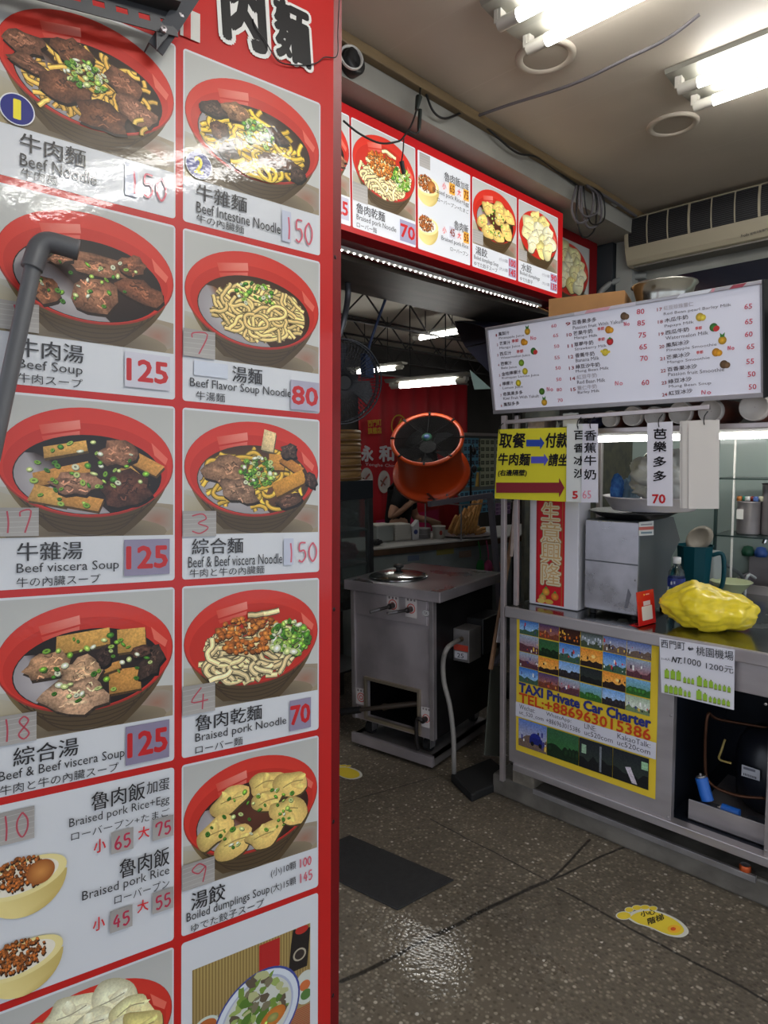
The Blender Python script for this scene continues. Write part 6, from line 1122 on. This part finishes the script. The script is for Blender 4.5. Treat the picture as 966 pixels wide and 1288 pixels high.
# board of printed stickers
BY = 3.86; t = thing('sheet_board', 'rack of blue, cream and purple printed sheets hanging over the serving counter', 'notice board', Y(BY, 612, 660)); c = Canvas((0, BY, 0), (1, 0, 0), (0, 0, 1), 0)
def sheet(x0, y0, x1, y1, col, nx, ny, dk):
    c = Canvas((0, BY, 0), (1, 0, 0), (0, 0, 1), .0005); a = c.px(x0, y1); d = c.px(x1, y0); c.box(a[0], a[1], d[0], d[1], col)
    W_, H_ = (d[0] - a[0]) / nx, (d[1] - a[1]) / ny
    for i in range(nx):
        for j in range(ny):
            x, y = a[0] + W_ * (i + .14), a[1] + H_ * (j + .2); c.box(x, y, x + W_ * .72, y + H_ * .55, dk); c.box(x + W_ * .1, y + H_ * .2, x + W_ * .6, y + H_ * .4, sh(dk, 1.35))
    c.build('printed_sheet', PAPER, t)
sheet(583, 551, 602, 613, (110, 170, 196), 4, 7, (66, 84, 100)); sheet(604, 552, 622, 612, (186, 190, 160), 3, 7, (96, 100, 84)); sheet(623, 552, 642, 612, (190, 196, 168), 3, 7, (100, 104, 88)); sheet(578, 615, 622, 648, (110, 172, 200), 8, 4, (60, 84, 104)); sheet(623, 618, 634, 630, (120, 176, 196), 2, 2, (70, 90, 104)); sheet(623, 631, 642, 648, (176, 144, 180), 4, 3, (110, 84, 116))
a0_, a1_ = Y(BY - .01, 578, 546), Y(BY - .01, 645, 546); a1_.z = a0_.z; B().bar(a0_, a1_, .02, .03).build('rail', M('rail_pale', (150, 140, 136), .5), t); b = B()
for q in (Y(BY + .01, 579, 546), Y(BY + .01, 645, 546)): b.cyl((q.x, BY + .02, 0), (q.x, BY + .02, q.z), .012, n=10)
b.build('post', blackm, t); a = Y(BY, 578, 648); d = Y(BY, 644, 548); B().box(a.x, BY + .001, a.z, d.x, BY + .006, d.z).build('backing', M('backing', (120, 124, 120), .6), t)
t = thing('utensil_stand', 'thin black stand rod with hanging black ladles behind the dough sticks', 'stand', onT(592, 668)); q0 = onT(592, 668); q1 = Y(q0.y, 594, 560); B().cyl(q0, (q0.x, q0.y, q1.z), .009, n=10).build('pole', blackm, t); B().lathe(q0, (0, 0, 1), [(.001, .008), (.05, .008), (.055, 0), (.001, 0)], 20).build('base', blackm, t)
for z, dx in ((q1.z - .05, .03), (q1.z - .20, .035), (q1.z - .24, -.02)): b = B(); b.ell((q0.x + dx, q0.y - .012, z), .026, .018, .034, 12); b.tube([(q0.x + dx, q0.y - .012, z + .03), (q0.x + dx * .5, q0.y - .01, z + .06), (q0.x, q0.y, z + .06)], .004); b.build('ladle', dark, t)
t = thing('lucky_charm', 'hanging chain ornament with a green knot and yellow tassel in front of the cream sheets', 'ornament', Y(3.84, 602, 612)); P_ = lambda x, y: Y(3.79, x, y); b = B()
for i in range(7): b.ell(P_(603 - .2 * (i % 2), 555 + 4.6 * i), .014, .008, .018, 8)
b.build('chain', M('old_bronze', (90, 84, 66), .5, .6), t); B().ell(P_(603, 590), .035, .012, .022, 10).build('knot', M('green_knot', (30, 70, 40), .7), t); B().cyl(P_(601, 594), P_(600, 612), .012, .02, 10).build('tassel', M('yellow_tassel', (160, 130, 60), .8), t)
# plastic bags hanging at the front of the counter
for i, (px, lab, col, w_) in enumerate(((604, 'green plastic bag hanging from the serving counter', (40, 130, 60), .04), (614, 'pink plastic bag hanging from the serving counter', (200, 80, 130), .042), (625, 'small orange bag hanging from the serving counter beside the pink one', (200, 90, 50), .03))):
    u_ = (TA + tu * 0); 
    cc = Canvas(tp(0, -.03, 0), tu, Vector((0, 0, 1)), 0); u, v = cc.px(px, 727); q = tp(u, -.03, v); b = B(); b.ell(q + Vector((0, 0, .085)), w_, .028, .085, 20, lambda d, i=i: (1 + .3 * noise.noise(d * 3 + Vector((i, 2, 1)))) * (1 - .35 * max(0, d.z))); b.tube([q + Vector((0, 0, .15)), q + Vector((0, .0, .2)), tp(u, .0, TZ - .02) - tv * .006], .005); tag(b.build('plastic_bag', M('film_%d' % i, col, .35, 0, trans=.2)), lab, 'bag')
# glass cabinet with steamers on top
CYk = 2.72; xr = Y(CYk, 470, 640).x; zt_ = Y(CYk, 455, 604).z; zb_ = Y(CYk, 455, 628).z; xl = xr - .52; t = thing('glass_cabinet', 'steel and glass food cabinet with a black top behind the menu board', 'cabinet', ((xl + xr) / 2, CYk + .17, 0)); cabm = M('cabinet_steel', (96, 98, 100), .4, .9)
B().box(xl, CYk, zb_, xr, CYk + .32, zt_).build('top_box', M('black_enamel_box', (34, 38, 42), .3), t, .006)
for x in (xl + .02, xr - .02):
    for y in (CYk + .02, CYk + .30): B().box(x - .018, y - .018, 0, x + .018, y + .018, zb_).build('post', cabm, t, .002)
for z in (.25, .62, .86, 1.06): B().box(xl + .02, CYk + .02, z, xr - .02, CYk + .30, z + .012).build('shelf', cabm, t)
B().box(xl + .03, CYk + .01, .62, xr - .03, CYk + .014, zb_).build('glass_door', M('cab_glass', (150, 160, 160), .06, 0, trans=.9), t)
for i, (x, z, lab, col) in enumerate(((xr - .10, .873, 'pink wrapped bun tray on the middle shelf of the glass cabinet', (170, 60, 80)), (xr - .12, .633, 'brown loaf on the lower shelf of the glass cabinet', (120, 84, 50)), (xr - .1, 1.073, 'pale bag on the upper shelf of the glass cabinet', (150, 150, 146)))): crumple((x, CYk + .15, z), (.07, .08, .05), 30 + i, 'food_pack', lab, M('pack_%d' % i, col, .5), 'food')
bam = M('bamboo', (122, 92, 50), .6, var=.2, scale=14, stretch=(1, 1, 6)); sc0 = Y(2.86, 424, 600); sc0.z = zt_ + .0005
for i in range(4):
    z = zt_ + .0005 + .072 * i; q = Vector((sc0.x, sc0.y, z)); o = thing('bamboo_steamer', 'round bamboo steamer basket, %s of the stack on the glass cabinet' % ('bottom one', 'second from the bottom', 'third from the bottom', 'topmost')[i], 'steamer', q, 'bamboo steamers'); B().lathe(q, (0, 0, 1), [(.001, .01), (.125, .01), (.125, 0), (.14, 0), (.14, .07), (.128, .07), (.125, .02)], 36).build('basket', bam, o); b = B(); [b.lathe(q + Vector((0, 0, h)), (0, 0, 1), [(.1405, -.006), (.144, -.004), (.144, .004), (.1405, .006)], 36) for h in (.012, .056)]; b.build('hoop', M('bamboo_dark', (94, 66, 36), .6), o)
# wall fan hanging from the shutter housing
fc = Y(2.2, 428, 480); fn_ = (CAMPOS - fc).normalized(); fn_ = (fn_ + Vector((.35, 0, -.05))).normalized(); t = thing('wall_fan', 'black wire cage fan hung under the shutter beside the menu board', 'fan', fc); fm = M('fan_wire', (58, 60, 66), .45, .6); R_ = .185; u, v, d = basis(fn_)
def circ(b, r, h, th, n=40): b.tube([fc + d * h + (u * math.cos(6.2832 * i / n) + v * math.sin(6.2832 * i / n)) * r for i in range(n)], th, 6, 1, True)
b = B()
for r, h in ((R_, .03), (R_, -.03), (R_ * .98, .0)): circ(b, r, h, .004)
for k in range(1, 9): circ(b, R_ * k / 9, .055 - .025 * (k / 9) ** 2, .0012)
for k in range(64):
    a = 6.2832 * k / 64; q = u * math.cos(a) + v * math.sin(a); b.tube([fc + d * .055 + q * .03, fc + d * .05 + q * R_ * .6, fc + d * .03 + q * R_, fc - d * .03 + q * R_, fc - d * .06 + q * R_ * .5], .0014, 5, 2)
b.build('cage', fm, t); b = B()
for k in range(3):
    a = 6.2832 * k / 3 + .4; q = u * math.cos(a) + v * math.sin(a); q2 = u * math.cos(a + .7) + v * math.sin(a + .7); b.prism([fc + q * .03 + d * .012, fc + q * R_ * .86 + d * .018, fc + (q + q2).normalized() * R_ * .9 + d * .0, fc + q2 * R_ * .78 - d * .015, fc + q2 * .03 - d * .01], d * .003)
b.build('blade', M('fan_blade', (34, 37, 46), .5), t); B().cyl(fc - d * .10, fc - d * .03, .05, .055, 20).cyl(fc + d * .02, fc + d * .058, .03, n=20).build('motor', dark, t)
e_ = Vector((fc.x + .10, 2.25, 2.279)); B().tube([fc - d * .09, fc - d * .12 + Vector((.02, 0, .12)), fc + Vector((.12, .10, .30)), e_ + Vector((0, 0, -.06)), e_], .014, 10).build('bracket', M('grey_pipe_metal', (96, 98, 104), .4, .5), t)
tag(B().obox(Y(2.45, 462, 460), (.03, 0, 0), (0, .02, 0), (0, 0, .06)).tube([Y(2.45, 462, 452), Y(2.42, 466, 430), Vector((2.45, 2.36, 2.30))], .008).build('blue_switch_box', M('blue_box', (30, 50, 90), .5), None, .004), 'small dark blue box hanging right of the black wire fan', 'box')
# orange drum fan
org = M('orange_enamel', (214, 76, 22), .42, coat=.1); dc = Y(2.8, 537, 551); dn = ((CAMPOS - dc).normalized() * .70 + Vector((-.06, .06, .70))).normalized(); t = thing('drum_fan', 'bright orange industrial drum fan tilted up on its grey stand', 'fan', dc); u, v, d = basis(dn); R_ = .240; Lf = .345
B().lathe(dc, dn, [(R_ * .90, -.002), (R_ * .93, .004), (R_, 0), (R_ * 1.01, -.01), (R_ * .95, -.03), (R_ * .92, -.05), (R_ * .90, -Lf * .5), (R_ * .92, -Lf + .05), (R_ * 1.0, -Lf + .01), (R_ * 1.10, -Lf + .03), (R_ * 1.12, -Lf), (R_ * .93, -Lf), (R_ * .895, -Lf * .5), (R_ * .90, -.002)], 56).build('drum', org, t)
B().lathe(dc, dn, [(R_ * .888, -.012), (R_ * .885, -Lf * .5), (R_ * .885, -Lf + .01)], 56).build('inner_shade', M('unlit_drum_inside', (40, 18, 14), .6), t)  # dark sleeve added to stand for the unlit inside of the drum
b = B(); fc = dc
for k in range(2, 22): circ(b, R_ * .9 * k / 22, -.004 + .012 * (1 - (k / 22) ** 2), .0014)
for k in range(8):
    a = 6.2832 * k / 8; q = u * math.cos(a) + v * math.sin(a); b.tube([dc + d * .008 + q * .02, dc + d * .004 + q * R_ * .5, dc + q * R_ * .93], .002, 5, 2)
b.build('grille', blackm, t)
for k in range(8): a = 6.2832 * k / 8; q = u * math.cos(a) + v * math.sin(a); B().obox(dc + q * R_ * .95 + d * .005, q * .012, q.cross(d) * .006, d * .004).build('clip', blackm, t)
b = B()
for k in range(5):
    a = 6.2832 * k / 5; q = u * math.cos(a) + v * math.sin(a); q2 = u * math.cos(a + .75) + v * math.sin(a + .75); b.prism([dc + q * .04 - d * .10, dc + q * R_ * .84 - d * .09, dc + (q + q2).normalized() * R_ * .85 - d * .12, dc + q2 * R_ * .82 - d * .15, dc + q2 * .04 - d * .13], d * .003)
b.build('blade', M('fan_blade_black', (26, 26, 28), .35), t); B().cyl(dc - d * .24, dc - d * .08, .055, n=24).build('motor', rubber, t); B().lathe(dc + d * .008, d, [(.034, 0), (.032, .006), (.001, .008)], 24).build('hub', M('green_badge', (46, 96, 70), .4), t); B().lathe(dc + d * .0085, d, [(.020, .006), (.018, .009), (.001, .0095)], 20).build('hub_badge', M('blue_badge', (60, 90, 150), .4), t)
b = B(); fc = dc - d * (Lf - .01); circ(b, R_ * 1.09, 0, .006); b.build('ring_bar', M('ring_steel', (120, 120, 122), .35, .9), t)
gfr = M('grey_square_tube', (124, 120, 130), .45, .3); back = dc - d * Lf
s0, s1 = Y(2.72, 540, 634), Y(2.72, 616, 623); s2 = Y(2.72, 627, 738); b = B(); b.bar(s0, s1, .03, .034); b.build('arm', gfr, t); B().bar(s1 + Vector((0, 0, .016)), Vector((s2.x, s2.y, s2.z)), .03, .036, (0, 1, 0)).build('upright', gfr, t); B().bar(s2, (s2.x + .05, s2.y, .01), .03, .036, (0, 1, 0)).bar((s2.x + .05 - .25, s2.y - .1, .012), (s2.x + .05 + .25, s2.y + .1, .012), .03, .024).build('stand_foot', gfr, t)
B().tube([back + u * R_ * 1.05, back + u * R_ * .6 - d * .03 + Vector((0, 0, -.02)), s0 + (s1 - s0) * .1 + Vector((0, 0, .01))], .008).tube([back - u * R_ * 1.05, back - u * R_ * .5 - d * .03, s0 + (s1 - s0) * .5], .008).tube([dc - d * Lf * .95 - v * R_ * 1.0, s0 + (s1 - s0) * .3], .008).tube([dc - d * Lf * .95 + v * R_ * 1.0, s0 + (s1 - s0) * .3 + Vector((0, 0, .0))], .008).build('yoke', M('ring_steel'), t)
# red shop banner
NY = 5.30; t = thing('shop_banner', 'tall red cloth banner with white characters and a yellow round emblem at the back', 'banner', Y(NY, 520, 700)); bl, br = Y(NY, 452, 600).x, Y(NY, 558, 600).x
banr = M('red_cloth', (176, 24, 36), .6, col2=(196, 34, 48), scale=2); 
def wav(x): return NY + .018 * math.sin(x * 9) + .02 * math.sin(x * 23 + 1)
b = B(); n = 48; x0_, x1_ = Y(NY, 454, 600).x, Y(NY, 590, 500).x; rows = [2.40, 1.9, 1.0, .3]; vs = []
for z in rows:
    for i in range(n + 1): x = x0_ + (x1_ - x0_) * i / n; vs.append((x, wav(x) + .025, z))
b.add(vs, [(r * (n + 1) + i + 1, r * (n + 1) + i, (r + 1) * (n + 1) + i, (r + 1) * (n + 1) + i + 1) for r in range(3) for i in range(n)], True); b.build('cloth', banr, t, solid=.004)
b = B(); b.cyl((x0_, NY + .02, 2.41), (x1_, NY + .02, 2.41), .014, n=10); b.build('rod', steel_d, t)
pk_ = M('pink_print', (190, 40, 96), .6); q0, q1 = Y(NY - .03, 468, 700), Y(NY - .03, 552, 634); 
c = Canvas((0, NY - .03, 0), (1, 0, 0), (0, 0, 1), .0)
c.quadpx([(470, 700), (552, 700), (552, 640), (473, 655)], (186, 36, 90)); yl = (206, 170, 60)
c.textpx('西門町', (463, 537), (480, 535), 8, yl, .02); c.textpx('旗艦店', (463, 546), (480, 545), 8, yl, .02)
u, v = c.px(502, 536); r = .135
for k in range(40): a, a2 = 6.2832 * k / 40 + .5, 6.2832 * (k + 1) / 40 + .5; (k < 34) and c.poly([(u + r * math.cos(a), v + r * math.sin(a)), (u + r * math.cos(a2), v + r * math.sin(a2)), (u + r * .88 * math.cos(a2), v + r * .88 * math.sin(a2)), (u + r * .88 * math.cos(a), v + r * .88 * math.sin(a))], yl)
c.poly([(u - .08, v - .07), (u - .02, v - .05), (u + .03, v + .01), (u + .09, v + .07), (u + .03, v + .06), (u - .03, v + .01)], yl); c.poly([(u - .02, v + .02), (u + .02, v + .08), (u + .05, v + .10), (u + .03, v + .05)], yl)
c.textpx('永', (455, 580), (469, 580), 19, (206, 200, 206), .05); c.textpx('和', (477, 580), (495, 580), 19, (206, 200, 206), .05); c.textpx('豆漿', (503, 580), (540, 580), 19, (206, 200, 206), .05); c.textpx('Yonghe Chinese food', (459, 587), (520, 590), 5, (206, 190, 196), .0)
for px, py in ((461, 603), (483, 606)):
    u, v = c.px(px, py); c.ell(u, v, .10, .13, (196, 190, 186)); c.ell(u, v, .088, .115, (170, 150, 150), (206, 200, 196)); c.strip([(u - .05, v - .05), (u, v + .02), (u + .05, v + .06)], .025, (150, 80, 70)); c.strip([(u - .06, v + .02), (u + .02, v - .04)], .02, (120, 90, 80))
c.build('print', PAPER, t)
# kitchen lamps and roof trusses
def klamp(lab, za, pa, pb, z): a = Z(z, *pa); d_ = Z(z, *pb); d_.z = a.z = z + .06; return lamp('kitchen_lamp', lab, a, d_, .035, .1, .10, False, 'kitchen lamps', .018)
for lab, a, d_, z in (('long tube lamp in the kitchen right above the orange fan', (488, 489), (592, 480.5), 1.945), ('short tube lamp in the kitchen half hidden by the wire fan', (440, 471), (509, 463.5), 2.28), ('tube lamp high in the kitchen below the blue umbrella', (518, 429), (588, 417), 2.52)):
    t = klamp(lab, 0, a, d_, z)
    b = B(); l = t.location
    for k in (-.15, .15): b.cyl((l.x, l.y + k, z + .058), (l.x, l.y + k, 2.762), .004, n=6)
    b.build('hanger', blackm, t)
lamp('kitchen_lamp', 'tube lamp deep in the left of the kitchen behind the menu board', (3.0, 3.6, 2.4), (3.0, 4.9, 2.4), .035, .1, .10, False, None, .018); lamp('kitchen_lamp', 'tube lamp at the far right of the kitchen behind the juice stand', (7.4, 3.0, 2.4), (7.4, 4.4, 2.4), .035, .1, .10, False, None, .018)  # both lamps are added out of view to brighten the kitchen
for x_, y_ in ((3.0, 3.9), (3.0, 4.6), (7.4, 3.3), (7.4, 4.1)): tag(B().cyl((x_, y_, 2.399), (x_, y_, 2.762), .004, n=6).build('added_lamp_rod', blackm), 'thin black rod between the kitchen ceiling and an added tube lamp', 'rod', 'added lamp rods')  # rods that carry the two added lamps
tm = M('truss_metal', (52, 50, 50), .6, .4)
def truss(y, lab):
    t = thing('roof_truss', lab, 'truss', (5.5, y, 2.55), 'kitchen roof trusses'); b = B(); b.bar((2.6, y, 2.52), (8.6, y, 2.52), .018, .018); b.bar((2.6, y, 2.74), (8.6, y, 2.74), .018, .018); b.build('chord', tm, t); b = B()
    for i in range(24): x = 2.6 + .25 * i; b.bar((x, y, 2.52 if i % 2 else 2.74), (x + .25, y, 2.74 if i % 2 else 2.52), .010, .010)
    b.build('web', tm, t)
truss(3.7, 'dark steel lattice truss nearest under the kitchen ceiling'); truss(4.4, 'dark steel lattice truss in the middle of the kitchen ceiling'); truss(5.05, 'dark steel lattice truss farthest under the kitchen ceiling')
# navy umbrella beside the stand, tilted
nv = M('navy_canvas', (24, 26, 46), .7); CR = Vector((RM[0][0], RM[1][0], 0)).normalized(); CF = Vector((RM[0][2], RM[1][2], 0)).normalized()
uc = CAMPOS + ray(690, 425) * 4.0; ax_ = (Vector((0, 0, .75)) + CR * .66).normalized(); U_1, U_2, _d = basis(ax_)
t = thing('umbrella', 'dark navy umbrella tilted behind the left end of the drinks menu', 'umbrella', (uc.x, uc.y, 0)); n = 8; R_ = .50; b = B(); vs = [uc]; m = n * 4
def ud(a): return U_1 * math.cos(a) + U_2 * math.sin(a)
for j in range(1, 5):
    k = j / 4
    for i in range(m): a = 6.2832 * i / m; sag = 1 - .06 * k * math.sin(a * n / 2) ** 2; vs.append(uc + ud(a) * (R_ * k * sag) - ax_ * (.30 * k ** 1.5))
fs = [(0, 1 + i, 1 + (i + 1) % m) for i in range(m)] + [(1 + (j - 1) * m + i, 1 + j * m + i, 1 + j * m + (i + 1) % m, 1 + (j - 1) * m + (i + 1) % m) for j in range(1, 4) for i in range(m)]
b.add(vs, fs, True); b.build('canopy', nv, t, solid=.003)
for i in range(n): d_ = ud(6.2832 * i / n); B().tube([uc - ax_ * .02, uc + d_ * R_ * .5 - ax_ * .12, uc + d_ * R_ * .97 - ax_ * .295], .004, 6).build('rib', blackm, t)
pj = uc - ax_ * .30; B().tube([uc, pj], .014, 10).tube([pj, (pj.x, pj.y, .02)], .018, 12).build('pole', dark, t); B().lathe((pj.x, pj.y, .0), (0, 0, 1), [(.001, .09), (.03, .09), (.17, .05), (.18, 0), (.001, 0)], 24).build('base', rubber, t)
FD = 3.78; fp = lambda x, y: CAMPOS + ray(x, y) * FD
B().prism([fp(591, 465), fp(601, 474), fp(618, 489), fp(597, 490)], CF * .01).build('hem_flap', M('pale_teal_cloth', (134, 160, 156), .7), t)
# ---------------------------------------------------------------- person at the serving counter
def skin(name, joints, edges, mat, parent=None, sub=2):
    me = bpy.data.meshes.new(name); og = ORG[parent.name] if parent else Vector(joints[0][0]); me.from_pydata([Vector(j[0]) - og for j in joints], edges, []); o = bpy.data.objects.new(name, me); C.objects.link(o)
    if parent: o.parent = parent
    else: o.location = og
    ORG[o.name] = og; m = o.modifiers.new('skin', 'SKIN'); m.use_smooth_shade = True
    for v, j in zip(me.skin_vertices[0].data, joints): v.radius = (j[1], j[1]) if not isinstance(j[1], tuple) else j[1]
    me.skin_vertices[0].data[0].use_root = True; s = o.modifiers.new('sub', 'SUBSURF'); s.levels = sub; s.render_levels = sub; me.materials.append(mat); return o
fl = M('skin_tone', (186, 140, 114), .5); F = Vector((.72, -.69, 0)); S = Vector((-.69, -.72, 0)); UP = Vector((0, 0, 1))
PXY = lambda x, y, d=4.1: Y(d, x, y)
pel = PXY(499, 690); pel.z = .80
def body_pts():
    J = []; E = []
    def j(p, r, par=None): J.append((Vector(p), r)); (par is not None) and E.append((par, len(J) - 1)); return len(J) - 1
    p = j(pel, .125); w_ = j(pel + UP * .17 + F * .015, .105, p); ch = j(pel + UP * .36 + F * .06, .13, w_); ut = j(pel + UP * .45 + F * .09, .10, ch); nk = j(pel + UP * .52 + F * .13, .048, ut); h0 = j(pel + UP * .58 + F * .16, .062, nk); h1 = j(pel + UP * .66 + F * .18, .088, h0); h2 = j(pel + UP * .74 + F * .18, .07, h1)
    for sd, el, wr, hd in ((1, PXY(490, 651, 3.98), PXY(515, 634, 3.9), PXY(522, 626, 3.88)), (-1, PXY(523, 652, 4.12), PXY(540, 654, 3.98), PXY(546, 657, 3.94))):
        sh_ = j(pel + UP * .43 + F * .085 + S * sd * .145, .062, ut); e = j(el, .042, sh_); f = j(el * .55 + wr * .45, .038, e); w2 = j(wr, .026, f); hn = j(hd, .030, w2); d = (hd - wr).normalized(); sx = d.cross(S).normalized()
        for k in range(4):
            o = sx * (.024 - .016 * k); L_ = (.030, .036, .034, .026)[k]; a = j(hd + d * .022 + o, .0095, hn); b_ = j(hd + d * (.022 + L_) + o - S * .006, .0085, a); j(hd + d * (.022 + L_ * 1.5) + o - S * .026, .007, b_)
        a = j(hd - d * .005 + sx * .036, .010, hn); j(hd + d * .022 + sx * .050 - S * .012, .008, a)
    for sd in (1, -1):
        hp = j(pel + S * sd * .085 - UP * .06, .098, p); kn = j(pel + S * sd * .09 + F * .02 + Vector((0, 0, .46 - pel.z)), .06, hp); an = j(pel + S * sd * .09 - F * .02 + Vector((0, 0, .09 - pel.z)), .04, kn); j(pel + S * sd * .095 + F * .13 + Vector((0, 0, .035 - pel.z)), .035, an)
    return J, E
J, E_ = body_pts(); per = skin('person', J, E_, fl); tag(per, 'person in a black t-shirt with long dark hair behind the orange fan', 'person')
sub = [0, 1, 2, 3]; black_t = M('black_tshirt', (16, 16, 20), .85)
els = [(1, PXY(490, 651, 3.98)), (-1, PXY(523, 652, 4.12))]
SJ = [(pel - UP * .02, .14), (pel + UP * .17 + F * .015, .125), (pel + UP * .36 + F * .06, .148), (pel + UP * .455 + F * .09, .105)]; SE = [(0, 1), (1, 2), (2, 3)]
for sd, el in els: sh_ = pel + UP * .43 + F * .085 + S * sd * .145; SJ += [(sh_, .074), (sh_.lerp(el, .78), .060)]; SE += [(3, len(SJ) - 2), (len(SJ) - 2, len(SJ) - 1)]
skin('tshirt', SJ, SE, black_t, per)
TJ = [(pel - UP * .0, .135)]; TE = []
for sd in (1, -1): TJ += [(pel + S * sd * .085 - UP * .06, .108), (pel + S * sd * .09 + F * .02 + Vector((0, 0, .46 - pel.z)), .072), (pel + S * sd * .09 - F * .02 + Vector((0, 0, .11 - pel.z)), .054)]; n_ = len(TJ); TE += [(0, n_ - 3), (n_ - 3, n_ - 2), (n_ - 2, n_ - 1)]
skin('trousers', TJ, TE, M('dark_trousers', (30, 30, 36), .8), per)
hd = pel + UP * .69 + F * .18; hair = M('dark_hair', (20, 16, 15), .5)
HJ = [(hd + UP * .035 - F * .012, .096), (hd - F * .05 - UP * .02, .085), (hd - F * .085 - UP * .14, .062), (hd - F * .12 - UP * .28, .046), (hd - F * .125 - UP * .36, .02)]; skin('hair', HJ, [(0, 1), (1, 2), (2, 3), (3, 4)], hair, per)
b = B(); b.ell(hd + F * .098 - UP * .012, .014, .014, .020, 10); b.ell(hd + S * .088 - UP * .01 - F * .01, .012, .012, .03, 10); b.build('nose_and_ear', fl, per)
b = B(); [b.ell(hd + F * .082 + S * k * .032 + UP * .008, .011, .011, .008, 10) for k in (1, -1)]; b.build('eye', M('eye_dark', (24, 20, 18), .3), per)
b = B(); b.ell(hd + F * .078 - UP * .05, .02, .02, .007, 10); b.build('mouth', M('lips', (150, 76, 70), .5), per)
